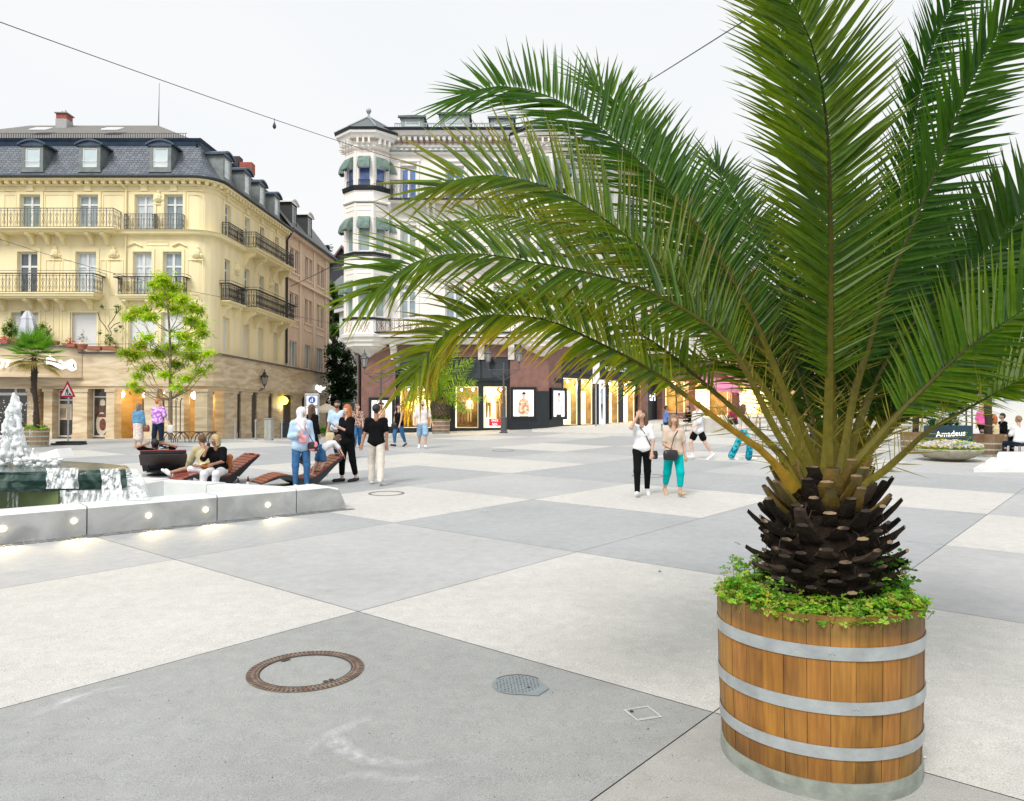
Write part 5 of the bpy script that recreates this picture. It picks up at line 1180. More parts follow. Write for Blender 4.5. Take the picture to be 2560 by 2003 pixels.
# its iron guard
t = thing('tree_guard', 'black iron bar guard with curled tips round the young street tree', 'tree guard', (q.x, D, zg_))
for k in range(9):
    a = 2*math.pi*k/9; mb = MB(); x, y = q.x+.42*math.cos(a), D+.42*math.sin(a); mb.tube([(x, y, zg_), (x, y, zg_+1.75), (x+.06*math.cos(a), y+.06*math.sin(a), zg_+1.9), (x+.12*math.cos(a), y+.12*math.sin(a), zg_+1.86)], .014, 5); mb.build('bar', IRON, t)
mb = MB()
for z in (.35, 1.5): mb.tube([(q.x+.42*math.cos(2*math.pi*k/16), D+.42*math.sin(2*math.pi*k/16), zg_+z) for k in range(17)], .014, 5)
mb.build('ring', IRON, t)
# dark trees in the street gap and beyond the roofs
def px_sprays(lst, D, seed, depth=1.0):
    r = random.Random(seed); o = []
    for px, py, a, b in lst: v = P(px, py, D+r.uniform(-depth, depth)); k = D/F; o.append((v.x, v.y, v.z, a*k, a*k, b*k))
    return o
DGRN = [(.012, .045, .012), (.02, .065, .02), (.03, .085, .025), (.008, .03, .010)]
D2 = 58.0; v = P(850, 1060, D2)
tree('dark_tree', 'dense dark green tree filling the gap between the tan house and the white palace', v.x, D2, g(v.x, D2), [(v.x, D2, g(v.x, D2)), (v.x, D2, 3), (v.x-.3, D2, 5.5), (v.x-.5, D2, 8)], px_sprays([(840,880,26,22),(865,890,22,20),(825,905,16,18),(850,920,32,22),(875,925,22,20),(832,940,22,20),(862,955,34,20),(885,965,18,16),(845,975,30,18),(870,990,28,16),(838,1000,22,14),(858,1008,30,12),(826,870,14,16),(845,862,18,12)], D2, 31, 1.5), 11000, .17, DGRN, 32, BARKD, tr=(.28, .1))
D3 = 74.0; v = P(832, 1000, D3)
tree('tall_tree', 'taller mid green tree behind the dark one, beside the hillside houses', v.x, D3, 0, [(v.x, D3, 0), (v.x, D3, 5), (v.x, D3, 9), (v.x, D3, 13)], px_sprays([(828,715,12,14),(838,735,16,14),(826,750,12,14),(845,760,18,14),(832,780,18,14),(848,795,18,14),(828,805,14,14),(838,825,22,14),(852,832,14,12),(825,835,14,12)], D3, 33, 1.5), 7000, .22, [(.05, .12, .02), (.09, .18, .03), (.12, .22, .04), (.03, .08, .02)], 34, BARKD, tr=(.25, .08))
D4 = 120.; v = P(810, 800, D4)
tree('hill_tree', 'small very dark tree on the skyline above the tan house roof', v.x, D4, 8, [(v.x, D4, 8), (v.x, D4, 16), (v.x, D4, 24)], px_sprays([(803,622,14,9),(815,618,14,8),(800,640,16,12),(818,636,14,12),(812,655,20,12)], D4, 35, 2), 1500, .42, [(.012, .02, .016), (.02, .03, .022)], 36, BARKD, limbs=False, tr=(.4, .2))
# hillside houses
SLK = M('slate_wall_dark', (.035, .035, .045), .7, .3, 3, .3); HW = M('house_white', (.74, .73, .70), .8, .05, 1)
def gable_house(name, label, px0, px1, py_e, py_r, D, deep, wallm, roofm, z0, gab='x', wins=()):
    x0, x1 = fx(px0, D), fx(px1, D); ze, zr = fz(py_e, D), fz(py_r, D); t = thing(name, label, 'house', ((x0+x1)/2, D, z0))
    b = MB(); xm = (x0+x1)/2
    b.prism([(x0, D, z0), (x1, D, z0), (x1, D, ze), (xm, D, zr), (x0, D, ze)], deep, (0, 1, 0)) if gab == 'x' else b.box(x0, x1, D, D+deep, z0, ze)
    b.build('wall', wallm, t); r_ = MB()
    if gab == 'x':
        for sg in (0, 1):
            xa = x0-.5 if sg == 0 else x1+.5; r_.add([(xa, D-.5, ze-.3), (xm, D-.5, zr+.1), (xm, D+deep, zr+.1), (xa, D+deep, ze-.3), (xa, D-.5, ze), (xm, D-.5, zr+.45), (xm, D+deep, zr+.45), (xa, D+deep, ze)], [(0, 1, 2, 3), (4, 7, 6, 5), (0, 4, 5, 1), (0, 3, 7, 4)])
    else: r_.add([(x0-.4, D-.5, ze), (x1+.4, D-.5, ze), (x1-1.5, D+deep/2, zr), (x0+1.5, D+deep/2, zr), (x0-.4, D+deep, ze), (x1+.4, D+deep, ze)], [(0, 1, 2, 3), (1, 5, 2), (5, 4, 3, 2), (4, 0, 3)])
    ro = r_.build('roof', roofm, t)
    T = wallT(0, D, 1, 0)
    for a, b_, c, d in wins: window(t, Matrix.Translation((0, -.08, 0)) @ T, fx(a, D), fx(b_, D), fz(d, D), fz(c, D), 'double', GLASSD, dep=.05)
    return t
gable_house('gable_house', 'dark slate clad gable house on the hill behind the street gap', 808, 900, 690, 622, 104., 12, SLK, M('roof_red_grey', (.22, .15, .14), .8, .2, 3), 4)
gable_house('roofed_house', 'grey roofed hillside house with pale walls below the dark gable', 800, 872, 745, 672, 92., 9, HW, SLT, 3, 'y', [(842, 848, 756, 775), (856, 862, 756, 775), (842, 848, 800, 818)])
x0 = fx(820, 66.); t = thing('cream_house', 'cream balconied house partly hidden behind the dark street tree', 'building', (x0+1, 68, 0))
mb = MB(); T = wallT(fx(835, 68.), 70, .62, -.78); L8 = 7.2; wo = [(a, a+1.0, z, z+1.9) for a in (1.0, 3.2, 5.4) for z in (2.2, 5.6, 9.0)]; mb.T = T; wall_grid(mb, 0, L8, -.5, 11.6, wo); mb.box(-.3, L8+.3, -.4, 0, 11.4, 11.8); mb.box(-.1, L8+.1, -.15, 0, 4.6, 4.8); mb.box(-.1, L8+.1, -.15, 0, 8.0, 8.2); mb.box(0, L8, .3, 6, 0, 11.4); mb.build('wall', HW, t)
for w in wo: window(t, T, *w, 'double', GLASSD)
mb = MB(); mb.T = T; mb.add([(-.4, -.5, 11.8), (L8+.4, -.5, 11.8), (L8+.4, 4, 14), (-.4, 4, 14)], [(0, 1, 2, 3)]); mb.build('roof', SLT, t)
sl = MB(); sl.T = T; sl.box(4.4, 6.6, -1.0, 0, 5.1, 5.3); so3 = sl.build('balcony', WT, t); railing(so3, T, [(4.5, 0), (4.5, -.95), (6.5, -.95), (6.5, 0)], 5.3, 6.2, IRON, .4, fancy=False)
# wooded hill far beyond
mb = MB(); r = random.Random(8); n = 60
hx = [-420+14*k for k in range(61)]; hz = [10+9*math.sin(k*.31)+6*math.sin(k*.83+1)+r.uniform(-2, 2) for k in range(61)]
# ================================================================== right-hand side: cream block, glazed white pavilion
t = thing('cream_block', 'cream stone building with tall windows closing the square behind the big palm', 'building', (25, 62, 1.6))
CRM = M('cream_stone', (.66, .54, .38), .8, .06, 1.2, .1)
T = wallT(21.5, 66, 1, -.12); Lc = 20; wo = [(1+k*2.4, 2.3+k*2.4, z, z+2.1) for k in range(8) for z in (5.4, 8.6)]+[(.7+k*3.2, 3.0+k*3.2, 1.9, 4.2) for k in range(6)]
mb = MB(); mb.T = T; wall_grid(mb, 0, Lc, 1, 12.2, wo, .3); mb.quad((0, 14, 1), (0, 0, 1), (0, 0, 12.2), (0, 14, 12.2)); mb.build('wall', CRM, t); mb = MB(); mb.T = T; mb.box(-.3, Lc+.3, -.5, 0, 11.9, 12.4); mb.box(-.1, Lc, -.25, 0, 4.7, 5.0); mb.build('moulding', WT, t)
for k, w in enumerate(wo): window(t, T, *w, 'double' if k < 16 else 'plain', GLASSD if k < 16 else M('shop_warm', (.45, .32, .16), .3, .4, 1, emit=.25, col2=(.8, .6, .3)), fw=.09)
mb = MB(); mb.T = T; mb.add([(-.3, -.4, 12.4), (Lc+.3, -.4, 12.4), (Lc-2, 4, 15.2), (2, 4, 15.2), (-.3, 10, 12.4)], [(0, 1, 2, 3), (4, 0, 3)]); mb.build('roof', SLT, t)
D5 = 34.; t = thing('pavilion', 'white flat fronted pavilion with large pale windows at the right edge', 'building', (fx(2520, D5), D5, 1.3))
T = wallT(fx(2392, D5), D5, 1, .05); Lp = 9; wo = [(.45+k*1.7, 1.75+k*1.7, fz(1007, D5), fz(935, D5)) for k in range(5)]
mb = MB(); mb.T = T; wall_grid(mb, 0, Lp, .8, fz(862, D5), wo, .2); mb.quad((0, 8, .8), (0, 0, .8), (0, 0, fz(862, D5)), (0, 8, fz(862, D5))); mb.build('wall', M('pavilion_white', (.74, .74, .72), .7, .03, 2), t)
for w in wo: window(t, T, *w, 'casement', GLASS, fw=.08)
mb = MB(); mb.T = T; mb.add([(-.5, -.8, fz(862, D5)), (Lp, -.8, fz(862, D5)), (Lp, 6, fz(815, D5)), (-.5, 6, fz(815, D5)), (-.5, -.8, fz(862, D5)-.12), (Lp, -.8, fz(862, D5)-.12)], [(0, 1, 2, 3), (4, 5, 1, 0)]); mb.build('roof', M('pavilion_roof', (.45, .50, .50), .5, .1, 2), t)
mb = MB(); mb.T = T; mb.box(-.2, 2.2, -.9, -.8, fz(935, D5), fz(905, D5)); bd = mb.build('fascia_board', M('board_black', (.02, .02, .022), .5, .2, 3), t)
# lit screens and the red lamp seen through the fronds
D6 = 30.; mb = MB(); mb.box(fx(2418, D6), fx(2446, D6), D6, D6+.08, fz(998, D6), fz(975, D6)); mb.mi = 1
sx = (fx(2418, D6), fx(2446, D6)); sz_ = (fz(998, D6), fz(975, D6))
mb.poly([(sx[0]+.05, D6-.005, sz_[0]+.05), (sx[0]+.25, D6-.005, sz_[0]+.05), (sx[1]-.03, D6-.005, sz_[1]-.04), (sx[1]-.22, D6-.005, sz_[1]-.04)]); mb.mi = 2; mb.poly([(sx[0]+.03, D6-.008, sz_[1]-.04), (sx[0]+.16, D6-.008, sz_[1]-.04), (sx[1]-.04, D6-.008, sz_[0]+.05), (sx[1]-.18, D6-.008, sz_[0]+.05)])
mb.mi = 3; mb.box(fx(2431, D6)-.02, fx(2431, D6)+.02, D6+.02, D6+.06, g(18, 30), sz_[0])
tag(mb.build('screen', [M('screen_blue', (.03, .08, .5), .3, .1, 3, emit=.7), M('screen_white', (.9, .9, .95), .3, 0, emit=.9), M('screen_red', (.8, .03, .12), .3, 0, emit=.9), IRON]), 'small lit screen with crossing blue, white and red bands on a post behind the palm', 'screen')
mb = MB(); v = P(2410, 951, 30); mb.ball((v.x, v.y, v.z), .10, 10); mb.mi = 1; mb.tube([(v.x+.1, v.y+.05, g(v.x, 30)), (v.x+.1, v.y+.05, v.z+.2), (v.x, v.y, v.z+.2), (v.x, v.y, v.z+.1)], .03, 6); tag(mb.build('red_lamp', [M('red_glow', (1, .03, .01), .4, 0, emit=6), IRON]), 'glowing red lamp on a post behind the right hand fronds', 'lamp')
# pink awnings and cafe front to the right of the passage
mb0 = None
PINK = M('awning_pink', (.80, .22, .42), .8, .1, 3, .1, col2=(.90, .36, .52))
for k, (p0, p1) in enumerate(((1722, 1800), (1806, 1880), (1888, 1960), (2000, 2060))):
    mb = MB(); T_ = TR if p1 < 1990 else wallT(21.5, 66, 1, -.12); a_, b_ = (rt(p0), rt(p1)) if p1 < 1990 else (1, 6); z1 = 4.9+k*.35; z0 = z1-.9; mb.T = T_
    mb.add([(a_, -.02, z1), (b_, -.02, z1), (b_, -1.9, z0), (a_, -1.9, z0), (a_, -1.9, z0-.3), (b_, -1.9, z0-.3)], [(0, 1, 2, 3), (3, 2, 5, 4)]); mb.mi = 1; mb.tube([(a_+.1, -.05, z0-.2), (a_+.1, -1.85, z0-.02)], .03, 5); mb.tube([(b_-.1, -.05, z0-.2), (b_-.1, -1.85, z0-.02)], .03, 5)
    tag(mb.build('cafe_awning', [PINK, IRONG]), ('pink shop awning nearest the dark passage', 'pink shop awning second from the dark passage', 'pink shop awning third from the dark passage', 'pink awning on the cream building behind the palm')[k], 'awning', 'pink awnings over the cafes')
# raised light stone platform with kerb in front of the cafes
def gp(px, py): q = G(px, py); return (q.x, q.y)
pp = [gp(1330, 1080), gp(1500, 1090), gp(1700, 1094), gp(1960, 1093), gp(2150, 1090)]; pb = [gp(1330, 1068), gp(1480, 1069), gp(1700, 1066), gp(1960, 1066), gp(2150, 1066)]
mb = MB()
for i in range(4):
    a, b = pp[i], pp[i+1]; c, d = pb[i+1], pb[i]; h = .14 if i else .07
    za, zb_, zc_, zd = g(*a), g(*b), g(*c), g(*d); mb.add([(*a, za+.02+(.12 if i else 0)), (*b, zb_+.14), (*c, zc_+.14), (*d, zd+.02+(.12 if i else 0)), (*a, za-.1), (*b, zb_-.1), (*d, zd-.1), (*c, zc_-.1)], [(0, 1, 2, 3), (0, 4, 5, 1), (1, 5, 7, 2), (0, 3, 6, 4)])
struct(mb.build('pavement', M('kerb_stone', (.58, .57, .54), .8, .06, 4, .1)))
# ================================================================== figures: smooth blended limbs meshed on a grid (surface nets)
def sdf_mesh(prims, vox, k=.02):
    "prims: (a, b, ra, rb, flat or None); flat = (axis vector, scale) squashes the section along the axis. returns verts, quads"
    A = np.array([p[0] for p in prims], float); B = np.array([p[1] for p in prims], float); ra = np.array([p[2] for p in prims]); rb = np.array([p[3] for p in prims])
    mr = np.maximum(ra, rb)[:, None]; lo = np.minimum(A, B)-mr; hi = np.maximum(A, B)+mr
    g0 = lo.min(0)-3*vox; g1 = hi.max(0)+3*vox; n = np.ceil((g1-g0)/vox).astype(int)+1
    F_ = np.full(n, 1.0, np.float32)
    for i in range(len(prims)):
        l = np.maximum(((lo[i]-k*1.5-g0)/vox).astype(int)-1, 0); h = np.minimum(((hi[i]+k*1.5-g0)/vox).astype(int)+3, n)
        gx, gy, gz = [g0[q]+vox*np.arange(l[q], h[q]) for q in range(3)]
        X_ = gx[:, None, None]-A[i][0]; Y_ = gy[None, :, None]-A[i][1]; Z_ = gz[None, None, :]-A[i][2]
        d = B[i]-A[i]; L2 = max(1e-9, float(d@d)); t = np.clip((X_*d[0]+Y_*d[1]+Z_*d[2])/L2, 0, 1)
        px, py, pz = X_-t*d[0], Y_-t*d[1], Z_-t*d[2]; fl = prims[i][4]
        if fl is not None:
            ax = np.array(fl[0], float); ax /= np.linalg.norm(ax); q = (px*ax[0]+py*ax[1]+pz*ax[2])*(1/fl[1]-1); px = px+q*ax[0]; py = py+q*ax[1]; pz = pz+q*ax[2]
        D_ = (np.sqrt(px*px+py*py+pz*pz)-(ra[i]+(rb[i]-ra[i])*t))
        if fl is not None: D_ = D_*min(1, fl[1]*1.2)
        S_ = F_[l[0]:h[0], l[1]:h[1], l[2]:h[2]]; kk = prims[i][5] if len(prims[i]) > 5 else k
        hh = np.clip(kk-np.abs(S_-D_), 0, None); F_[l[0]:h[0], l[1]:h[1], l[2]:h[2]] = np.minimum(S_, D_)-hh*hh/(4*kk)
    ins = F_ < 0
    c = [ins[a:n[0]-1+a, b:n[1]-1+b, e:n[2]-1+e] for a in (0, 1) for b in (0, 1) for e in (0, 1)]
    cnt = sum(q.astype(np.int8) for q in c); act = (cnt > 0) & (cnt < 8); ids = -np.ones(act.shape, int); cells = np.argwhere(act); ids[act] = np.arange(len(cells))
    pos = np.zeros((len(cells), 3)); w = np.zeros(len(cells)); cx, cy, cz = cells.T
    corner = [(a, b, e) for a in (0, 1) for b in (0, 1) for e in (0, 1)]
    for p in corner:
        for ax in range(3):
            if p[ax]: continue
            q = list(p); q[ax] = 1; fa = F_[cx+p[0], cy+p[1], cz+p[2]]; fb = F_[cx+q[0], cy+q[1], cz+q[2]]; m = (fa < 0) != (fb < 0)
            t = np.where(m, fa/np.where(m, fa-fb, 1), 0); e = np.array(p, float)[None]+np.zeros((len(cells), 3)); e[:, ax] += t
            pos += e*m[:, None]; w += m
    pos = (pos/w[:, None]+cells)*vox+g0
    quads = []
    for ax in range(3):
        u, v = (ax+1) % 3, (ax+2) % 3; sl0 = [slice(None)]*3; sl1 = [slice(None)]*3; sl0[ax] = slice(0, -1); sl1[ax] = slice(1, None)
        ch = ins[tuple(sl0)] != ins[tuple(sl1)]; E_ = np.argwhere(ch)
        E_ = E_[(E_[:, u] > 0) & (E_[:, v] > 0) & (E_[:, u] < n[u]-1) & (E_[:, v] < n[v]-1)]
        o = ins[tuple(E_.T)]
        def at(du, dv): q = E_.copy(); q[:, u] -= du; q[:, v] -= dv; return ids[tuple(q.T)]
        Q = np.stack([at(1, 1), at(0, 1), at(0, 0), at(1, 0)], 1); Q[~o] = Q[~o][:, ::-1]; quads.append(Q)
    return pos, np.concatenate(quads)
def sdf_obj(name, prims, mat, parent, vox=.011, k=.02, T=None, tagm=None):
    v, f = sdf_mesh(prims, vox, k)
    if T is not None: v = np.array([tuple(T @ Vector(p)) for p in v])
    me = bpy.data.meshes.new(name); me.vertices.add(len(v)); me.vertices.foreach_set('co', v.ravel()); me.loops.add(f.size); me.loops.foreach_set('vertex_index', f.ravel().astype(np.int32))
    me.polygons.add(len(f)); me.polygons.foreach_set('loop_start', np.arange(0, f.size, 4, dtype=np.int32)); me.polygons.foreach_set('loop_total', np.full(len(f), 4, np.int32)); me.polygons.foreach_set('use_smooth', np.ones(len(f), bool))
    me.materials.append(mat); me.update(calc_edges=True)
    o = bpy.data.objects.new(name, me); C.objects.link(o)
    if parent is not None: o.parent = parent; ORG[o.name] = ORG.get(parent.name, (0, 0, 0))
    return o
def nv(x, y, z): return Vector((x, y, z)).normalized()
def cloth(name, col, pat=None):
    m = cloth_(name, col, pat); m.node_tree.nodes['Principled BSDF'].inputs['Specular IOR Level'].default_value = .12; return m
def cloth_(name, col, pat=None):
    if pat == 'denim': return M(name, col, .85, .18, 14, .3, bscale=80)
    if pat: return M(name, col, .85, .3, pat[1], .2, col2=pat[0], lo=.46, hi=.54, detail=3)
    return M(name, col, .88, .10, 8, .35, bscale=22)
SKIN = {'light': M('skin_light', (.60, .37, .26), .5, .06, 12), 'tan': M('skin_tan', (.40, .21, .13), .5, .06, 12), 'pale': M('skin_pale', (.70, .46, .35), .5, .05, 12)}
def person(label, x, y, heading, pose, wear, h=1.72, z=None, vox=.0115, build=1., female=False, group=None, lift=None):
    """heading: degrees, direction faced (0 = away from camera, 90 = left, 180 = towards camera, 270 = right).
    pose: dict of direction vectors in the body's own frame (x right, y forward, z up)."""
    s = h/1.72; p = dict(spine=(0, .02, 1), hd=(0, 1, -.05), rt=(.03, 0, -1), rs=(0, -.03, -1), rf=(.1, 1, 0), lt=(-.03, 0, -1), ls=(0, -.03, -1), lf=(-.1, 1, 0), ru=(.12, 0, -1), re=(.05, .15, -1), lu=(-.12, 0, -1), le=(-.05, .15, -1), sh=0.); p.update(pose)
    V = {k: nv(*v) for k, v in p.items() if isinstance(v, tuple)}
    pel = Vector((0, 0, 0)); sp = V['spine']; hipw = .088 if not female else .092; shw = (.172 if not female else .150)*build**.4
    ry = R(p['sh']); right = Vector((math.cos(ry), math.sin(ry), 0)); right = (right-sp*right.dot(sp)).normalized(); fwd = sp.cross(right)*1; fwd = -fwd if fwd.y < 0 and abs(ry) < 1.2 else fwd
    waist = pel+sp*.13; chest = pel+sp*.34; neck = pel+sp*.50; upr = (sp+Vector((0, 0, .5))).normalized(); hb = neck+upr*.10; hf = V['hd']
    headc = hb+upr*.085+hf*.015
    J = {}
    for sd_, t, sh, ft in ((1, 'rt', 'rs', 'rf'), (-1, 'lt', 'ls', 'lf')):
        hp = pel+Vector((sd_*hipw, 0, -.03)); kn = hp+V[t]*.42; an = kn+V[sh]*.40; toe = an+V[ft]*.17+Vector((0, 0, -.045)) if True else an; J[sd_, 'leg'] = (hp, kn, an, toe, V[ft])
    for sd_, u, e in ((1, 'ru', 're'), (-1, 'lu', 'le')):
        so_ = neck+sp*-.055+right*sd_*shw; el = so_+V[u]*.275; wr = el+V[e]*.245; J[sd_, 'arm'] = (so_, el, wr, V[e])
    low = min(min(J[q, 'leg'][2].z-.075, J[q, 'leg'][3].z-.03) for q in (1, -1))
    zroot = -low if lift is None else lift/s
    off = Vector((0, 0, zroot))
    def O(v): return tuple((v+off)*s)
    def pr(a, b, ra, rb, fl=None, k=None): q = (O(a), O(b), ra*s, rb*s, fl); return q+(k,) if k else q
    root = thing('person', label, 'person', (x, y, g(x, y) if z is None else z), R(heading), group)
    bw = build; body = []
    for sd_ in (1, -1):
        body += [pr(pel+Vector((sd_*.065, -.01, .02)), waist+right*sd_*.058, .098*bw, .080*bw), pr(waist+right*sd_*.050, chest+right*sd_*.070, .080*bw, .095*bw), pr(chest+right*sd_*.07, neck+right*sd_*.09-sp*.06, .09*bw, .055)]
        hp, kn, an, toe, fd = J[sd_, 'leg']
        body += [pr(hp, kn, .083*bw, .055*bw), pr(kn, kn.lerp(an, .35)+Vector((0, -.01, 0)), .053*bw, .054*bw), pr(kn.lerp(an, .35)+Vector((0, -.01, 0)), an, .054*bw, .034), pr(an+Vector((0, 0, -.03))-fd*.03, toe, .034, .026), pr(toe, toe+fd*.04, .028, .020)]
        so_, el, wr, ed = J[sd_, 'arm']
        body += [pr(so_-right*sd_*.03, so_, .055, .052), pr(so_, el, .047*bw, .037), pr(el, wr, .037, .024)]
        # hand: palm, four fingers in two joints, thumb from the side of the palm
        side = ed.cross(Vector((0, 1, 0))); side = side if side.length > .3 else ed.cross(Vector((1, 0, 0))); side.normalize(); pn = ed.cross(side).normalized(); curl = p.get('rc' if sd_ > 0 else 'lc', .35)
        pc = wr+ed*.045
        for q in (-.022, 0, .022): body.append(pr(wr+ed*.012+side*q*.6, pc+ed*.035+side*q, .015, .0135))
        for q, fl_ in ((-.031, .030), (-.0105, .037), (.0105, .035), (.031, .026)):
            b0 = pc+ed*.040+side*q; b1 = b0+(ed+pn*curl+side*q*2).normalized()*fl_; b2 = b1+(ed+pn*curl*2.4+side*q*2).normalized()*fl_*.8; body += [pr(b0, b1, .0090, .0085, None, .004), pr(b1, b2, .0085, .0070, None, .004)]
        th = pc-side*.030*1; body += [pr(wr+ed*.02-side*.018, th+ed*.012-side*.018+pn*.01, .012, .010, None, .006), pr(th+ed*.012-side*.018+pn*.01, th+ed*.045-side*.022+pn*.018, .0100, .008, None, .006)]
    body += [pr(neck-sp*.03, hb, .052, .048), pr(headc+upr*.02-hf*.012, headc+upr*.035-hf*.02, .082, .080), pr(headc+hf*.03-upr*.02, headc+hf*.035-upr*.055, .060, .040), pr(headc+hf*.082-upr*.0, headc+hf*.102-upr*.022, .008, .013)]
    er = hf.cross(upr).normalized()
    for sd_ in (1, -1): body += [pr(headc+er*sd_*.076-hf*.005+upr*.012, headc+er*sd_*.080-hf*.008-upr*.018, .014, .010, ((er.x, er.y, er.z), .5))]
    skin = SKIN[wear.get('skin', 'light')]; sdf_obj('body', body, skin, root, vox, .022*s)
    # face: eyes, brows, mouth
    fm = MB()
    for sd_ in (1, -1):
        e = headc+hf*.076+er*sd_*.032+upr*.008; fm.mi = 0; fm.ball(O(e), .012*s, 6); fm.mi = 1; fm.ball(O(e+hf*.007), .0075*s, 6); fm.mi = 1; fm.tube([O(e+upr*.024-er*sd_*.014+hf*.004), O(e+upr*.028+er*sd_*.016)], .0035*s, 4)
    fm.mi = 2; fm.tube([O(headc+hf*.078-upr*.056-er*.021), O(headc+hf*.086-upr*.056), O(headc+hf*.078-upr*.056+er*.021)], .0055*s, 5)
    fm.build('face', [M('eye_white', (.75, .73, .70), .3, 0), M('eye_dark', (.03, .02, .015), .3, 0), M('lips', (.45, .12, .10), .5, .05, 9)], root, world=False)
    # clothing shells
    def shell(name, prs, m, kk=.03): return sdf_obj(name, prs, m, root, vox, kk*s)
    top = wear.get('top')
    if top:
        c_, sl, ln = top[:3]; e_ = top[3] if len(top) > 3 else .016; q = []
        hem = waist-sp*(.05+.13*ln)
        q.append(pr(hem+sp*.02, waist, .112*bw+e_*.6, .085*bw+e_))
        for sd_ in (1, -1):
            q += [pr(hem+right*sd_*.066*bw, waist+right*sd_*.054, .112*bw+e_*.7, .080*bw+e_), pr(waist+right*sd_*.054, chest+right*sd_*.072, .080*bw+e_, .095*bw+e_*.8), pr(chest+right*sd_*.07, neck+right*sd_*.085-sp*.065, .09*bw+e_*.6, .052+e_*.6)]
            if female: q.append(pr(chest+right*sd_*.065+fwd*.065-sp*.01, chest+right*sd_*.065+fwd*.07-sp*.03, .058+e_*.6, .052+e_*.6))
            so_, el, wr, ed = J[sd_, 'arm']
            if sl > 0:
                q.append(pr(so_-right*sd_*.04, so_, .055+e_, .054+e_*.8))
                if sl <= 1: q.append(pr(so_, so_.lerp(el, sl), .050*bw+e_, .046*bw+e_))
                else: q += [pr(so_, el, .050*bw+e_, .042+e_), pr(el, el.lerp(wr, sl-1), .042+e_, .032+e_)]
        shell('shirt', q, c_)
    bot = wear.get('bottom')
    if bot:
        c_, ln, fl_ = bot[:3]; q = []; e_ = .012
        for sd_ in (1, -1):
            hp, kn, an, toe, fd = J[sd_, 'leg']; q.append(pr(pel+Vector((sd_*.06, -.005, .05)), hp, .090*bw+e_, .088*bw+e_))
            if ln <= 1: q.append(pr(hp, hp.lerp(kn, ln), .086*bw+e_, .068*bw+e_+fl_))
            else: q += [pr(hp, kn, .086*bw+e_, .058*bw+e_+fl_*.5), pr(kn, kn.lerp(an, min(1.05, ln-1)), .058*bw+e_+fl_*.5, .040+e_+fl_)]
        shell('trousers' if ln > 1 else 'shorts', q, c_)
    sk = wear.get('skirt')
    if sk:
        c_, ln, fl_ = sk; q = []; kn = (J[1, 'leg'][1]+J[-1, 'leg'][1])/2; hm = pel.lerp(kn, ln) if ln <= 1 else kn.lerp((J[1, 'leg'][2]+J[-1, 'leg'][2])/2, ln-1)
        for sd_ in (1, -1): q += [pr(pel+Vector((sd_*.055, -.01, .09)), pel+Vector((sd_*.07, 0, -.02)), .095*bw, .118*bw), pr(pel+Vector((sd_*.07, 0, -.02)), hm+Vector((sd_*(.05+fl_), 0, 0)), .118*bw, .09*bw+fl_), pr(pel+Vector((0, 0, -.02)), hm, .118*bw, .09*bw+fl_)]
        shell('skirt', q, c_)
    shc = wear.get('shoes')
    if shc:
        for sd_ in (1, -1):
            hp, kn, an, toe, fd = J[sd_, 'leg']; dn = Vector((0, 0, -1)); dn = (dn-fd*dn.dot(fd)).normalized()
            q = [pr(an+dn*.040-fd*.035, toe+fd*.03+dn*.004, .044, .036), pr(toe+fd*.01, toe+fd*.055, .037, .026)]
            if shc[1] > 0: q.append(pr(an-dn*.0, an+dn*.03, .042, .045))
            sdf_obj('shoe', q, shc[0], root, vox, .02*s)
    so2_ = wear.get('socks')
    if so2_:
        for sd_ in (1, -1): hp, kn, an, toe, fd = J[sd_, 'leg']; sdf_obj('sock', [pr(an.lerp(kn, .2), an, .044, .040)], so2_, root, vox, .01)
    hair = wear.get('hair')
    if hair:
        m, st = hair; q = [pr(headc+upr*.045-hf*.025, headc+upr*.03-hf*.035, .088, .088), pr(headc+upr*.085-hf*.0, headc+upr*.08+hf*.035, .045, .030), pr(headc-hf*.055, headc-hf*.055-upr*.03, .062, .050)]
        if st == 'bob':
            for sd_ in (1, -1): q += [pr(headc+er*sd_*.065+upr*.03, headc+er*sd_*.075-upr*.10-hf*.01, .040, .042)]
            q += [pr(headc-hf*.06, headc-hf*.06-upr*.11, .075, .070)]
        if st == 'long':
            dn = Vector((0, 0, -1))
            for sd_ in (1, -1): q += [pr(headc+er*sd_*.068+upr*.03-hf*.01, headc+er*sd_*.085+dn*.12-hf*.01, .036, .040), pr(headc+er*sd_*.085+dn*.12-hf*.01, headc+er*sd_*.095+dn*.26+hf*.01, .040, .028)]
            q += [pr(headc-hf*.06, headc-hf*.07+dn*.16, .075, .072), pr(headc-hf*.07+dn*.16, headc-hf*.075+dn*.30, .075, .045)]
        if st == 'bun': q += [pr(headc-hf*.10+upr*.04, headc-hf*.115+upr*.04, .038, .036)]
        if st == 'tail': q += [pr(headc-hf*.09+upr*.02, headc-hf*.13-upr*.06, .034, .034), pr(headc-hf*.13-upr*.06, headc-hf*.12-upr*.20, .034, .014)]
        sdf_obj('hair', q, m, root, vox, .02*s)
    if wear.get('beard'): sdf_obj('beard', [pr(headc+hf*.048-upr*.060-er*.03, headc+hf*.048-upr*.060+er*.03, .034, .034), pr(headc-upr*.03+er*.06, headc+hf*.04-upr*.06+er*.035, .018, .022), pr(headc-upr*.03-er*.06, headc+hf*.04-upr*.06-er*.035, .018, .022)], wear['beard'], root, .008, .01)
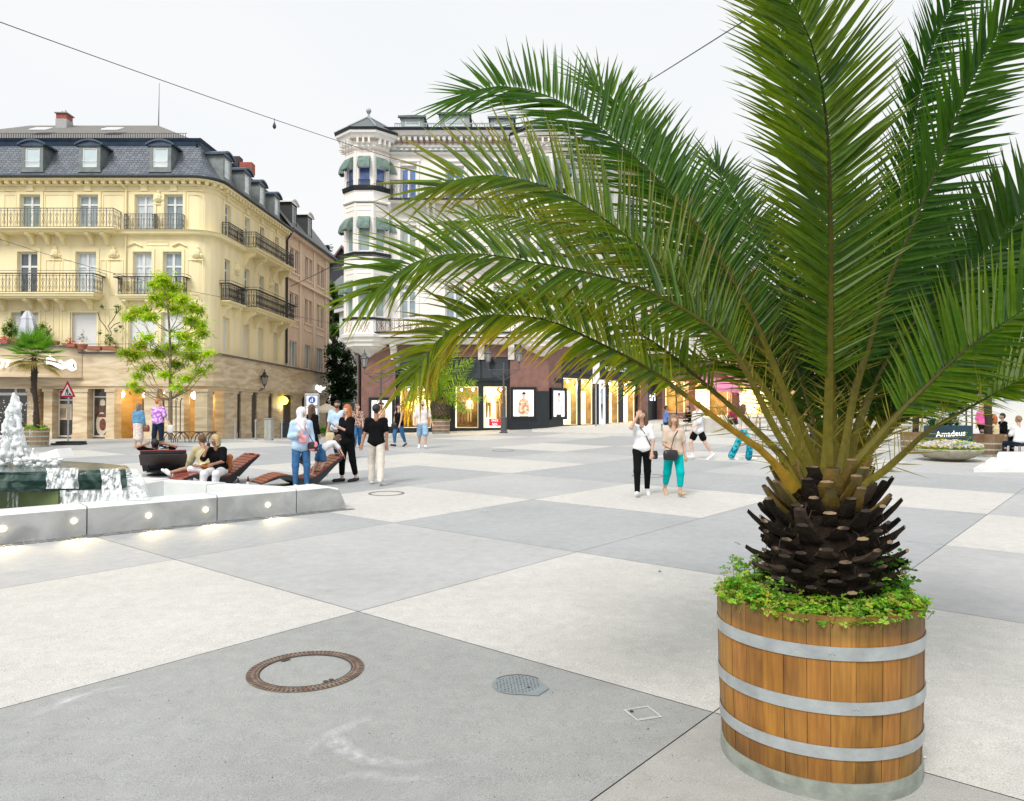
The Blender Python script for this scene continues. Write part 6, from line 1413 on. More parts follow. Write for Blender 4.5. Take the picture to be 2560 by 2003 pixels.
    if wear.get('scarf'):
        m = wear['scarf']; q = [pr(headc+upr*.03-hf*.015, headc+upr*.02-hf*.02, .103, .103), pr(headc-hf*.03, headc-hf*.03-upr*.08, .095, .085), pr(neck-right*.03, neck+right*.03, .098, .098), pr(neck+fwd*.06, chest+fwd*.11, .08, .065), pr(chest+fwd*.11, waist+fwd*.09+sp*.1, .065, .035)]
        for sd_ in (1, -1): q += [pr(headc+er*sd_*.06+upr*.03+hf*.02, headc+er*sd_*.055-upr*.075+hf*.03, .036, .036), pr(neck+right*sd_*.06, chest+right*sd_*.06+fwd*.09, .075, .06)]
        sdf_obj('headscarf', q, m, root, vox, .02*s)
    def world(v): return root.matrix_basis @ Vector(O(v)) if False else (Matrix.Translation((x, y, g(x, y) if z is None else z)) @ Matrix.Rotation(R(heading), 4, 'Z')) @ Vector(O(v))
    return dict(root=root, J={k: [world(q) if isinstance(q, Vector) and i < 3 else q for i, q in enumerate(v)] for k, v in J.items()}, pel=world(pel), chest=world(chest), neck=world(neck), head=world(headc), wd=world, hand={q: world(J[q, 'arm'][2]+J[q, 'arm'][3]*.07) for q in (1, -1)}, sh={q: world(J[q, 'arm'][0]+sp*.05) for q in (1, -1)})
BLKC = cloth('cloth_black', (.006, .006, .007)); WHC = cloth('cloth_white', (.78, .78, .80)); JEAN = cloth('jeans_blue', (.05, .15, .32), 'denim'); JEANL = cloth('jeans_pale', (.28, .45, .62), 'denim'); NAV = cloth('cloth_navy', (.015, .025, .05))
LBL = cloth('shirt_pale_blue', (.48, .64, .82)); CRC = cloth('cloth_cream', (.68, .62, .55)); BEI = cloth('cloth_beige', (.62, .50, .40)); PNKT = cloth('tee_pale_pink', (.78, .70, .70)); KHA = cloth('jacket_khaki', (.52, .45, .26)); TEAL = cloth('trousers_teal', (.0, .42, .42))
SHW = M('shoe_white', (.80, .80, .80), .5, .05, 9); SHB = M('shoe_black', (.012, .012, .012), .5, .1, 9); SHT = M('shoe_tan', (.55, .36, .24), .5, .1, 9)
HB = M('hair_black', (.010, .008, .007), .4, .3, 60, .4); HBR = M('hair_brown', (.10, .05, .025), .45, .3, 60, .4); HLB = M('hair_light_brown', (.26, .16, .09), .45, .3, 60, .4); HRD = M('hair_copper', (.48, .15, .03), .4, .25, 60, .4); HBL = M('hair_blond', (.55, .40, .20), .45, .2, 60, .4); HGR = M('hair_grey', (.22, .18, .15), .5, .2, 60, .4)
LEA = M('bag_black', (.015, .015, .018), .4, .2, 20); LEB = M('bag_brown', (.20, .07, .04), .45, .2, 20)
def bag(label, c, w, h, d, mat, strap=None, rz=0, name='handbag', cat='handbag'):
    "soft rounded bag hanging at point c (top middle), with an optional strap through given points"
    t = thing(name, label, cat, (c.x, c.y, c.z-h)); b = MB(); b.T = Matrix.Translation((0, 0, 0)) @ loc_T(0, 0, 0, R(rz)); n = 10
    rows_ = [(0, .80, .6), (.15, .95, 1), (.6, 1, 1), (.88, .9, .7), (1, .72, .35)]; vs = []
    for f, sw_, sd2 in rows_:
        for j in range(n): a = 2*math.pi*j/n; ca, sa = math.cos(a), math.sin(a); vs.append((math.copysign(abs(ca)**.5, ca)*w/2*sw_, math.copysign(abs(sa)**.7, sa)*d/2*sd2, f*h))
    b.add(vs, [(i*n+j, i*n+(j+1) % n, (i+1)*n+(j+1) % n, (i+1)*n+j) for i in range(4) for j in range(n)]+[tuple(range(n-1, -1, -1)), tuple(range(4*n, 5*n))]); b.build('bag_body', mat, t, world=False, smooth=True)
    if strap: s_ = MB(); s_.tube([(p.x-c.x, p.y-c.y, p.z-c.z+h) for p in strap], .009, 5); s_.build('strap', mat, t, world=False)
    return t
def at(px, py): q = G(px, py); return q.x, q.y
WALK = dict(rt=(.03, .38, -1), rs=(0, -.05, -1), rf=(.1, 1, .12), lt=(-.03, -.28, -1), ls=(0, -.55, -1), lf=(-.1, .85, -.35), ru=(.14, -.3, -1), re=(.05, .05, -1), lu=(-.14, .28, -1), le=(-.05, .55, -1))
WALK2 = dict(lt=(-.03, .38, -1), ls=(0, -.05, -1), lf=(-.1, 1, .12), rt=(.03, -.28, -1), rs=(0, -.55, -1), rf=(.1, .85, -.35), lu=(-.14, -.3, -1), le=(-.05, .05, -1), ru=(.14, .28, -1), re=(.05, .55, -1))
STAND = {}
V_ = Vector
# the two women walking towards us, right of centre
x, y = at(1606, 1240); p1 = person('woman in white t-shirt and black trousers raising an arm to her face', x, y, 172, dict(WALK, sh=-8, ru=(.25, .9, .0), re=(-.50, .0, .9), rc=.2, lu=(-.22, .1, -1), le=(.1, .25, -1), hd=(.3, 1, -.1)), dict(top=(WHC, .75, .25), bottom=(BLKC, 2, 0), shoes=(SHW, 1), hair=(HBR, 'long')), 1.68, vox=.0095, female=True)
c = p1['wd'](V_((-.21, .06, -.02))); bag('small black box bag hanging at the hip of the woman in the white t-shirt', c, .19, .16, .08, LEA, [c, p1['chest']+V_((.02, -.14, 0)), p1['sh'][1]+V_((.03, 0, .03))], 0)
x, y = at(1684, 1240); p2 = person('woman in a beige t-shirt and teal trousers holding a black bag before her', x, y, 184, dict(WALK2, ru=(.2, .1, -1), re=(-.75, .55, -.55), lu=(-.25, -.05, -1), le=(-.08, .12, -1), hd=(0, 1, 0)), dict(top=(BEI, .7, .5, .02), bottom=(TEAL, 1.62, .012), shoes=(SHT, 0), hair=(HLB, 'bob')), 1.58, vox=.0095, female=True, build=1.12)
c = p2['wd'](V_((.12, .22, .06))); bag('black shoulder bag held by the woman in teal trousers', c, .30, .20, .10, LEA, [c, p2['chest']+V_((-.02, -.17, 0)), p2['sh'][-1]+V_((-.02, 0, .03))], 4)
# man in black t-shirt walking away
x, y = at(940, 1212); person('young man in a black t-shirt and pale baggy trousers walking away, seen from behind', x, y, 8, dict(WALK2, lu=(-.25, .1, -1), le=(-.25, -.05, -1), ru=(.18, -.1, -1), re=(.02, .1, -1)), dict(top=(BLKC, .7, .6, .020), bottom=(CRC, 2, .022), shoes=(SHW, 1), hair=(HB, 'short'), skin='tan'), 1.76, vox=.010)
# group round the nearer lounger
HJ = M('scarf_white', (.80, .80, .85), .85, .06, 8, .3, bscale=24)
x, y = at(752, 1218); hj = person('woman in a white headscarf, pale blue shirt and jeans standing behind the lounger', x, y, 205, dict(rt=(.06, .04, -1), lt=(-.08, 0, -1), ru=(.22, -.02, -1), re=(-.35, .85, .10), lu=(-.22, -.1, -1), le=(-.1, .45, -.8), hd=(-.6, .8, -.05)), dict(top=(LBL, 1.85, .85, .03), bottom=(JEAN, 2, .0), shoes=(SHW, 0), scarf=HJ), 1.70, vox=.010, female=True, build=1.08)
c = hj['wd'](V_((.0, .24, .20))); bag('round pink toy bag worn by the woman in the white headscarf', c, .17, .16, .07, M('bag_pink', (.85, .35, .40), .5, .1, 9), [c, hj['chest']+V_((.05, -.2, .02)), hj['sh'][1]+V_((0, 0, .05))], 20)
c = hj['wd'](V_((-.22, .16, .06))); bag('black and pink bag at the side of the woman in the white headscarf', c, .22, .20, .08, M('bag_black_pink', (.03, .02, .02), .5, .3, 5, col2=(.75, .25, .28), lo=.5, hi=.52), [c, hj['chest']+V_((.1, -.12, .05)), hj['sh'][-1]+V_((0, 0, .05))], 20)
x, y = at(868, 1204); rd = person('red haired woman in a loose black top looking down at her phone', x, y, 140, dict(rt=(.04, .15, -1), rs=(0, 0, -1), lt=(-.05, -.15, -1), ls=(0, -.25, -1), lf=(-.1, 1, -.1), ru=(.15, .15, -1), re=(-.30, .95, .25), lu=(-.15, .25, -1), le=(.3, .9, .45), hd=(0, 1, -.35), rc=.8, lc=.8), dict(top=(BLKC, 1.3, .7, .035), bottom=(BLKC, 1.72, .01), shoes=(SHB, 0), hair=(HRD, 'long'), skin='pale'), 1.74, vox=.010, female=True)
ph = MB(); c = (rd['hand'][1]+rd['hand'][-1])/2+V_((0, 0, .03)); ph.T = Matrix.Translation(c) @ Matrix.Rotation(R(140), 4, 'Z') @ Matrix.Rotation(R(-50), 4, 'X'); ph.bev(-.036, .036, -.005, .005, -.02, .13, .003); tag(ph.build('phone', M('phone_pale', (.6, .55, .5), .3, .05, 9)), 'phone held by the red haired woman', 'phone')
x, y = at(778, 1163); person('woman with long dark hair and a black top, back turned, beside the pedestrian sign', x, y, 335, dict(WALK, ru=(.1, .05, -1), re=(0, .5, -1)), dict(top=(BLKC, 1.8, .7, .02), bottom=(BLKC, 2, 0), shoes=(SHB, 1), hair=(HBR, 'long')), 1.70, vox=.012, female=True)
x, y = at(843, 1150); mb_ = person('bearded man in a short sleeved light blue shirt behind the red haired woman', x, y, 176, dict(WALK2, ru=(.2, .05, -1)), dict(top=(LBL, .85, .6, .025), bottom=(NAV, 2, .01), shoes=(SHB, 1), hair=(HB, 'short'), beard=HB, skin='tan'), 1.80, vox=.012, build=1.1)
c = mb_['hand'][1]; bag('beige paper bag carried by the man in the light blue shirt', c+V_((.1, -.05, -.02)), .28, .34, .12, M('paper_beige', (.55, .45, .28), .8, .08, 6), None, 0, 'shopping_bag', 'bag')
x, y = at(893, 1118); person('woman in a leopard print blouse and blue jeans looking to the right', x, y, 196, dict(WALK, hd=(-.8, .7, 0)), dict(top=(cloth('leopard', (.10, .03, .03), ((.62, .45, .36), 26)), 1.0, .7, .03), bottom=(JEAN, 1.9, .02), shoes=(SHB, 0), hair=(HLB, 'tail')), 1.64, vox=.013, female=True, build=1.1)
x, y = at(949, 1116); person('dark haired woman in a peach top in front of the bright poster', x, y, 182, dict(WALK2, hd=(.3, .9, 0)), dict(top=(cloth('peach', (.80, .50, .40)), .5, .8, .02), bottom=(cloth('peach2', (.78, .55, .45)), 1.9, .015), shoes=(SHW, 0), hair=(HB, 'bun'), skin='light'), 1.70, vox=.013, female=True)
x, y = at(997, 1117); p8 = person('woman in a sleeveless black top and blue cropped jeans walking to the left', x, y, 150, dict(WALK, ru=(.35, -.1, -1), hd=(-.8, .6, 0), sh=-5), dict(top=(BLKC, 0, .7, .025), bottom=(JEAN, 1.72, .008), shoes=(SHB, 0), hair=(HB, 'bun')), 1.64, vox=.012, female=True, build=1.12)
c = p8['wd'](V_((.08, .20, .05))); bag('black cross body bag on the woman in the sleeveless top', c, .26, .2, .1, LEA, [c, p8['chest']+V_((0, -.15, .05)), p8['sh'][-1]+V_((0, 0, .04))], -20)
x, y = at(1056, 1121); person('bald bearded man in a pale pink t-shirt and denim shorts', x, y, 190, dict(WALK2, lu=(-.35, .1, -1), le=(-.35, .25, -1), ru=(.3, -.05, -1), hd=(-.45, .9, .05)), dict(top=(PNKT, .8, .55, .024), bottom=(JEANL, .95, .02), shoes=(SHW, 1), beard=HB), 1.78, vox=.012, build=1.08)
# couple at the left, seen from behind
x, y = at(345, 1118); pc1 = person('woman in a denim jacket and floral skirt seen from behind', x, y, 350, dict(rt=(.04, .1, -1), ru=(.25, -.05, -1), re=(0, .2, -1)), dict(top=(cloth('denim_jacket', (.13, .30, .48), 'denim'), 1.9, .1, .03), skirt=(cloth('floral', (.66, .50, .42), ((.80, .76, .70), 16)), 1.3, .03), shoes=(SHT, 0), hair=(HGR, 'bob')), 1.66, vox=.012, female=True, build=1.08)
c = pc1['hand'][1]+V_((.06, 0, .08)); bag('brown shoulder bag of the woman in the denim jacket', c, .30, .26, .12, LEB, [c, pc1['sh'][1]+V_((.02, 0, .04))], 0)
c = pc1['hand'][-1]+V_((-.04, 0, .05)); bag('small red bag at the left hand of the woman in the denim jacket', c, .14, .14, .08, M('bag_red', (.55, .02, .04), .5, .1, 9), None, 0)
x, y = at(394, 1120); pc2 = person('man in a pink and purple patterned shirt and dark trousers seen from behind', x, y, 345, dict(rt=(.05, .12, -1), lt=(-.06, -.1, -1), ru=(.35, .15, -1), re=(.35, .4, -1), lu=(-.15, .05, -1), le=(-.05, .05, -1), hd=(.6, .8, 0)), dict(top=(cloth('purple_print', (.42, .16, .62), ((.85, .55, .82), 13)), .85, .5, .028), bottom=(NAV, 2, .015), shoes=(SHB, 1), hair=(HRD, 'short'), skin='pale'), 1.84, vox=.012, build=1.08)
c = pc2['hand'][1]; bag('white paper shopping bag carried by the man in the patterned shirt', c+V_((.02, 0, -.03)), .24, .30, .1, M('paper_white', (.68, .66, .62), .8, .05, 6), None, 0, 'shopping_bag', 'bag')
# walkers behind the fronds
x, y = at(1746, 1149); p9 = person('person in a loose white t-shirt and black shorts striding to the left', x, y, 105, dict(rt=(.03, .55, -1), rs=(0, -.15, -1), lt=(-.03, -.45, -1), ls=(0, -.7, -1), lf=(-.1, .8, -.5), ru=(.15, .05, -1), re=(-.05, .45, -1), lu=(-.15, .35, -1), le=(0, .8, -.6)), dict(top=(WHC, .9, .9, .035), bottom=(BLKC, .62, .02), shoes=(SHW, 1), socks=WHC, hair=(HLB, 'short'), skin='pale'), 1.78, vox=.012)
x, y = at(1858, 1151); person('person in wide teal and turquoise patterned trousers walking behind the fronds', x, y, 262, dict(rt=(.03, .5, -1), rs=(0, -.1, -1), lt=(-.03, -.4, -1), ls=(0, -.5, -1), lf=(-.1, .9, -.35), ru=(.15, .4, -.9), re=(0, .8, .2)), dict(top=(cloth('tank_pale', (.70, .60, .52)), 0, .2, .015), bottom=(cloth('batik', (.0, .16, .26), ((.05, .48, .52), 9)), 2, .05), shoes=(SHW, 0), hair=(HBR, 'long')), 1.70, vox=.012, female=True)
x, y = at(2030, 1120); person('person in a red top behind the thick frond stalks', x, y, 200, dict(WALK), dict(top=(cloth('red_top', (.62, .08, .10)), 1.5, .6, .02), bottom=(NAV, 2, 0), shoes=(SHB, 1), hair=(HBR, 'short')), 1.72, vox=.015)
# ================================================================== fountain
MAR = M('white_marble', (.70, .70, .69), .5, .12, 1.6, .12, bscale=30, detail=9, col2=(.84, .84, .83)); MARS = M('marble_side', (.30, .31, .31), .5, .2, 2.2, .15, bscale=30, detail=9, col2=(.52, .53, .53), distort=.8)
fo = thing('fountain', 'low white marble fountain basin with lit front wall, green stone slab and splashing water', 'fountain', (-7, 11.5, .3))
A0, A1 = Vector((-9.6, 7.7, 0)), Vector((-2.92, 13.30, 0)); ad = (A1-A0).normalized(); an_ = Vector((-ad.y, ad.x, 0)); Ltot = (A1-A0).length; TH, HT = .62, .40
cuts_ = [0, 2.9, 4.75, 6.55, 7.85, Ltot]
for k, (a, b) in enumerate(zip(cuts_, cuts_[1:])):
    mb = MB(); p0, p1 = A0+ad*(a+.008), A0+ad*(b-.008 if b < Ltot else b); n_ = 2; last = b == Ltot
    za, zb_ = g(p0.x, p0.y), g(p1.x, p1.y); rows_ = []
    st = [(p0, za, 1)]+([(p1, zb_, 1)] if not last else [(p1-ad*.30, zb_, 1), (p1-ad*.10, zb_, .88), (p1-ad*.02, zb_, .55), (p1+ad*.06, zb_, .06)])
    vs = []
    for p, z, f in st:
        for o, h in ((0, -.05), (-.0, HT*f-.03), (.03, HT*f), (TH-.03, HT*f), (TH, HT*f-.03), (TH, -.05)): vs.append(p+an_*o+Vector((0, 0, z+h)))
    m = 6; mb.add(vs, [(i*m+j, i*m+(j+1) % m, (i+1)*m+(j+1) % m, (i+1)*m+j) for i in range(len(st)-1) for j in range(m)]+[tuple(range(m)), tuple((len(st)-1)*m+j for j in range(m-1, -1, -1))])
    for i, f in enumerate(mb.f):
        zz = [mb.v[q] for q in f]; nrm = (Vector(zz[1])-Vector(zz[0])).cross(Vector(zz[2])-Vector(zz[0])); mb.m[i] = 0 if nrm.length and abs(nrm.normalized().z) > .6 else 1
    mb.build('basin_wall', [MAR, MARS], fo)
B0, B1 = Vector((-4.15, 13.05, 0)), Vector((-9.4, 15.6, 0)); bd_ = (B1-B0).normalized(); bn = Vector((bd_.y, -bd_.x, 0))
for k in range(4):
    a, b = (B1-B0).length*k/4, (B1-B0).length*(k+1)/4; mb = MB(); p0, p1 = B0+bd_*(a+.006), B0+bd_*(b-.006); z = g(p0.x, p0.y)
    mb.prism([p0+Vector((0, 0, z-.05)), p1+Vector((0, 0, z-.05)), p1+bn*.45+Vector((0, 0, z-.05)), p0+bn*.45+Vector((0, 0, z-.05))], HT+.02, (0, 0, 1)); mb.build('basin_wall', [MAR], fo)
WAT = bpy.data.materials.new('water'); WAT.use_nodes = True; b_ = WAT.node_tree.nodes['Principled BSDF']; b_.inputs['Base Color'].default_value = (.50, .60, .58, 1); b_.inputs['Roughness'].default_value = .08; b_.inputs['Alpha'].default_value = .8
FOAM = bpy.data.materials.new('water_foam'); FOAM.use_nodes = True; t_ = FOAM.node_tree; b_ = t_.nodes['Principled BSDF']; b_.inputs['Roughness'].default_value = .2
nz_ = t_.nodes.new('ShaderNodeTexNoise'); nz_.inputs['Scale'].default_value = 9; nz_.inputs['Detail'].default_value = 6; tc_ = t_.nodes.new('ShaderNodeTexCoord'); mp_ = t_.nodes.new('ShaderNodeMapping'); mp_.inputs['Scale'].default_value = (2.4, 2.4, .3); r_ = t_.nodes.new('ShaderNodeValToRGB')
r_.color_ramp.elements[0].position = .38; r_.color_ramp.elements[0].color = (.12,)*3+(1,); r_.color_ramp.elements[1].position = .66; r_.color_ramp.elements[1].color = (.9,)*3+(1,)
t_.links.new(tc_.outputs['Object'], mp_.inputs[0]); t_.links.new(mp_.outputs[0], nz_.inputs['Vector']); t_.links.new(nz_.outputs['Fac'], r_.inputs[0]); t_.links.new(r_.outputs[0], b_.inputs['Alpha']); b_.inputs['Base Color'].default_value = (.86, .90, .92, 1)
b_.inputs['Transmission Weight'].default_value = 0
mb = MB(); zw = .42; mb.poly([(*(A0+an_*TH).to_2d(), zw), (*(A0+ad*7.3+an_*TH).to_2d(), zw), (*(B0).to_2d(), zw), (*B1.to_2d(), zw), (-12, 14, zw)]); mb.build('water_surface', WAT, fo)
# rough green marble slab
SLG = M('green_marble', (.010, .040, .033), .18, .5, 3.5, .35, col2=(.16, .22, .19), detail=14, distort=2.2, bscale=12, lo=.46, hi=.80)
r = random.Random(14); mb = MB(); D0_ = 11.4
top = [P(-160, 1162, D0_-.8), P(0, 1176, D0_-.3), P(90, 1178, D0_), P(180, 1172, D0_+.15), P(260, 1172, D0_+.3), P(318, 1180, D0_+.5), P(330, 1200, D0_+.75), P(322, 1190, D0_+1.5), P(250, 1158, D0_+2.2), P(150, 1146, D0_+2.4), P(60, 1138, D0_+2.3), P(-100, 1136, D0_+2.0)]
n = len(top); vs = []
for lvl, (dz, sc) in enumerate(((0, .96), (-.04, 1.0), (-.13, 1.02), (-.23, 1.01), (-.30, .95))):
    cc = sum(top, V_((0, 0, 0)))/n
    for q in top:
        zt_ = 1.13+.02*math.sin(q.x*2.2)-.10*max(0, q.x+6.2)*.6; w = cc.lerp(V_((q.x, q.y, 0)), sc); vs.append((w.x+r.uniform(-.03, .03), w.y+r.uniform(-.03, .03), zt_+dz+r.uniform(-.02, .02)))
mb.add(vs, [(i*n+j, i*n+(j+1) % n, (i+1)*n+(j+1) % n, (i+1)*n+j) for i in range(4) for j in range(n)]+[tuple(range(n-1, -1, -1)), tuple(range(4*n, 5*n))]); slab = mb.build('stone_slab', SLG, fo)
def bx(px0, px1, py0, py1, D, d, m, nm, par=fo):
    mb = MB(); a, b = P(px0, py1, D), P(px1, py0, D); mb.box(a.x, b.x, D, D+d, a.z, b.z); return mb.build(nm, m, par)
bx(-160, 146, 1226, 1275, 11.55, 1.6, M('olive_stone', (.10, .14, .045), .3, .25, 3, .1, col2=(.20, .25, .09)), 'slab_support'); bx(147, 300, 1222, 1270, 11.9, 1.5, MAR, 'slab_support')
# water: sheet over the slab, falls and the foaming jet
def sheet(pts_top, pts_bot, bow, m, nm, par=fo, n=8, jag=.008, seed=1):
    r = random.Random(seed); mb = MB(); k = len(pts_top); vs = []
    for i in range(n+1):
        t = i/n
        for j in range(k): a, b = pts_top[j], pts_bot[j]; q = a.lerp(b, t); q = q+V_((0, 0, bow*math.sin(t*math.pi)*.5))+V_((r.uniform(-jag, jag), r.uniform(-jag, jag), 0)); vs.append(q)
    mb.add(vs, [(i*k+j, i*k+j+1, (i+1)*k+j+1, (i+1)*k+j) for i in range(n) for j in range(k-1)]); return mb.build(nm, m, par, smooth=True)
sheet([P(px, 1168+ (px-240)*.05, 11.62+.004*(px-240)) for px in range(312, 350, 6)]+[P(345, 1184, 12.6)], [P(px, 1250, 11.3) for px in range(322, 372, 8)]+[P(378, 1238, 12.3)], .12, FOAM, 'falling_water', seed=2)
sheet([P(px, 1172, 11.62) for px in range(250, 300, 8)], [P(px+8, 1250, 11.35) for px in range(250, 300, 8)], .1, FOAM, 'falling_water', seed=3)
sheet([P(px, 1170, 11.45) for px in range(116, 204, 10)], [P(px, 1222, 11.30) for px in range(116, 204, 10)], .05, FOAM, 'falling_water', seed=4, jag=.012)
sheet([P(px, 1226, 11.35) for px in range(150, 330, 14)], [P(px, 1262, 11.28) for px in range(150, 330, 14)], .02, FOAM, 'falling_water', seed=5, jag=.012)
for px in (18, 30, 40): sheet([P(px+q, 1226, 11.5) for q in (0, 3, 6)], [P(px+q*.7, 1268, 11.4) for q in (0, 3, 6)], .02, FOAM, 'falling_water', seed=px, n=4, jag=.006)
r = random.Random(6); J_ = []
def blob(px, py, D, ra, dx=0, dy=0, dz=0): q = P(px, py, D); J_.append((tuple(q), (q.x+dx, q.y+dy, q.z+dz), ra, ra*.7, None))
for py, w, n in ((1004, 6, 4), (1010, 9, 4), (1016, 10, 6), (1026, 16, 5), (1038, 20, 6), (1050, 24, 6), (1062, 22, 6), (1074, 26, 7), (1086, 28, 7), (1098, 26, 7), (1110, 28, 7), (1122, 34, 8), (1134, 44, 10), (1146, 66, 12)):
    for _ in range(int(n*1.8)): blob(36+r.uniform(-w, w)*.9-(6 if 1060 < py < 1110 else 0), py+r.uniform(-5, 5), 12.6+r.uniform(-.15, .15), r.uniform(.012, .045), r.uniform(-.03, .03), 0, r.uniform(.0, .16))
for _ in range(60): px = r.uniform(-80, 20); blob(px, r.uniform(1085+.55*abs(px+40), 1150), 12.6+r.uniform(-.2, .3), r.uniform(.03, .08), r.uniform(-.05, .05), 0, r.uniform(0, .1))
for _ in range(110): px = r.uniform(-100, 150); blob(px, r.uniform(1148, 1166), r.uniform(11.8, 13.2), r.uniform(.02, .05), r.uniform(-.08, .08), 0, .01)
jet = sdf_obj('water_jet', J_, M('jet_foam', (.93, .96, .98), .12, .05, 12, .3, bscale=40, spec=.8, lo=.4, hi=.6, alpha=.80), None, .014, .022); ws = np.array([v.co[:] for v in jet.data.vertices])-np.array(ORG[fo.name]); jet.data.vertices.foreach_set('co', ws.ravel().astype(np.float32)); jet.parent = fo; jet['kind'] = 'stuff'; jet.data.update()
mb = MB(); r = random.Random(9)
for _ in range(150): q = P(r.uniform(-10, 85), r.uniform(1000, 1150), 12.6+r.uniform(-.3, .3)); mb.ball((q.x, q.y, q.z), r.uniform(.004, .010), 5)
o_ = mb.build('spray_drops', MATS['jet_foam'], fo); o_['kind'] = 'stuff'
bx(140, 150, 1130, 1148, 14.0, .5, MAR, 'white_block') if False else None
mb = MB(); a = P(96, 1140, 15.4); mb.prism([P(92, 1150, 15.4), P(150, 1143, 15.4), P(142, 1122, 15.6), P(98, 1136, 15.6)], .5, (0, 1, 0)); mb.build('marble_wedge', MAR, fo)
# small lamps let into the front wall, each throwing a pool of warm light
GLOW = M('basin_lamp', (1, .86, .55), .4, 0, emit=5)
for px, py in ((12, 1322), (188, 1302), (374, 1289), (516, 1274), (671, 1262)):
    k = (px-1280)/F; t = (k*A0.y-A0.x)/(ad.x-k*ad.y); p = A0+ad*t; z = P(px, py, p.y).z
    mb = MB(); mb.T = Matrix.Translation((p.x, p.y, z)) @ Matrix(((ad.x, an_.x, 0, 0), (ad.y, an_.y, 0, 0), (0, 0, 1, 0), (0, 0, 0, 1))); mb.lathe([(.001, 0), (.034, 0), (.034, .01), (.001, .012)], (0, 0, 0), 12)
    mb.v = [tuple(mb.T @ (Matrix.Rotation(math.pi/2, 4, 'X') @ (mb.T.inverted() @ Vector(v)))) for v in mb.v]; lo2 = mb.build('wall_lamp', GLOW, fo); lo2.location = (-an_.x*.006, -an_.y*.006, 0)
    ld = bpy.data.lights.new('basin_light', 'SPOT'); ld.energy = 16; ld.color = (1, .80, .40); ld.spot_size = R(88); ld.spot_blend = 1; ld.shadow_soft_size = .03; l_ = bpy.data.objects.new('basin_light', ld); C.objects.link(l_); l_.parent = fo
    lp = p-an_*.10+V_((0, 0, z)); o_ = ORG[fo.name]; l_.location = (lp.x-o_[0], lp.y-o_[1], lp.z-o_[2]); l_.rotation_euler = (-an_*1+V_((0, 0, -.42))).to_track_quat('-Z', 'Y').to_euler()
# cobble strip along the wall foot
mb = MB(); r = random.Random(2); s = 0
for row in range(2):
    s = row*.06
    while s < Ltot:
        w = r.uniform(.10, .15); p = A0+ad*s-an_*(.03+row*.12); q = p+ad*(w-.015); e = -an_*.105; z = g(p.x, p.y)+.004+r.uniform(0, .006); z -= .05
        mb.prism([(p.x, p.y, z), (q.x, q.y, z), (q.x+e.x, q.y+e.y, z), (p.x+e.x, p.y+e.y, z)], .052, (0, 0, 1)); s += w
struct(mb.build('cobble_strip', M('cobble', (.20, .20, .195), .85, .35, 7, .3)))
# ================================================================== loungers, bench
SLAT = M('slat_oxblood', (.16, .014, .012), .28, .35, 5, .1, stretch=(1, 6, 1), col2=(.28, .04, .03), coat=.3); SLAT2 = M('slat_worn', (.26, .075, .04), .4, .2, 5, .1, stretch=(1, 6, 1)); HULL = M('lounger_steel', (.02, .026, .030), .4, .3, 4, spec=.4)
def lounger(label, x, y, rz, w=.80, deep=True):
    z = g(x, y); t = thing('lounger', label, 'lounger', (x, y, z), R(rz), 'swivelling slatted loungers beside the fountain')
    pf = [(-.80, .11), (-.60, .20), (-.38, .265), (-.2, .25), (0, .19), (.15, .165), (.32, .19), (.52, .33), (.75, .49), (1.0, .64)]
    cl, L_ = resample([Vector((a, 0, b)) for a, b in pf], 23)
    fr = MB()
    for i in range(22):
        a, b = cl[i], cl[i+1]; d = (b-a); u = d.normalized(); n_ = V_((-u.z, 0, u.x)); q0 = a+u*.006; q1 = b-u*.008
        sl = fr if False else None
        m_ = MB(); pts = [q0-n_*.012, q1-n_*.012, q1+n_*.014, q0+n_*.014]; m_.prism([V_((p.x, -w/2, p.z)) for p in pts], w, (0, 1, 0)); m_.build('slat', SLAT2 if i < 8 and 'right' in label else SLAT, t, world=False)
    h = MB(); bot = [(-.80, .085), (-.38, .21), (-.18, .13), (-.02, .04), (.06, .02), (.38, .02), (.58, .20), (.80, .42), (1.02, .61)]
    if not deep: bot = [(c.x, c.z-.07) for c in cl]
    topl = [(c.x, c.z-.014) for c in cl]
    def edge(xx): 
        for (a, b) in zip(topl, topl[1:]):
            if a[0] <= xx <= b[0]: return a[1]+(b[1]-a[1])*(xx-a[0])/(b[0]-a[0])
        return topl[-1][1]
    ring = [(a, edge(max(-.79, min(.98, a)))) for a, _ in reversed(bot)]
    h.prism([V_((a, -w/2+.01, b)) for a, b in bot+ring], w-.02, (0, 1, 0)); h.build('hull', HULL, t, world=False)
    if not deep:
        q = MB(); q.tube([(.35, -.34, .10), (.62, -.38, .34)], .02, 5); q.tube([(.35, .34, .10), (.62, .38, .34)], .02, 5); q.box(.31, .38, -.40, .40, .08, .13); q.box(-.1, .36, -.05, .05, .08, .12); q.lathe([(.09, 0), (.09, .12)], (.15, 0, 0), 12); q.build('stand', HULL, t, world=False)
        q = MB(); q.T = Matrix.Translation((.80, 0, .47)) @ Matrix.Rotation(R(-33), 4, 'Y'); q.box(-.28, .22, -w/2-.02, w/2+.02, -.06, -.045); q.build('back_shell', M('shell_brown', (.030, .010, .008), .3, .3, 4, coat=.4), t, world=False)
    b = MB(); b.lathe([(.42, 0), (.43, .012), (.40, .02), (.10, .022), (.08, .05)], (.1, 0, 0), 28); b.build('base_disc', M('disc_steel', (.05, .055, .06), .45, .2, 5, metal=.4), t, world=False)
    m_ = MB(); m_.bev(.95, 1.0, -.12, .12, .655, .67, .004); m_.build('plate', M('plate_worn', (.6, .45, .32), .5, .2, 8), t, world=False)
    return t
L3 = G(768, 1217); lounger('oxblood slatted lounger at right, with a child climbing on it', L3.x-.36, L3.y+.24, 34)
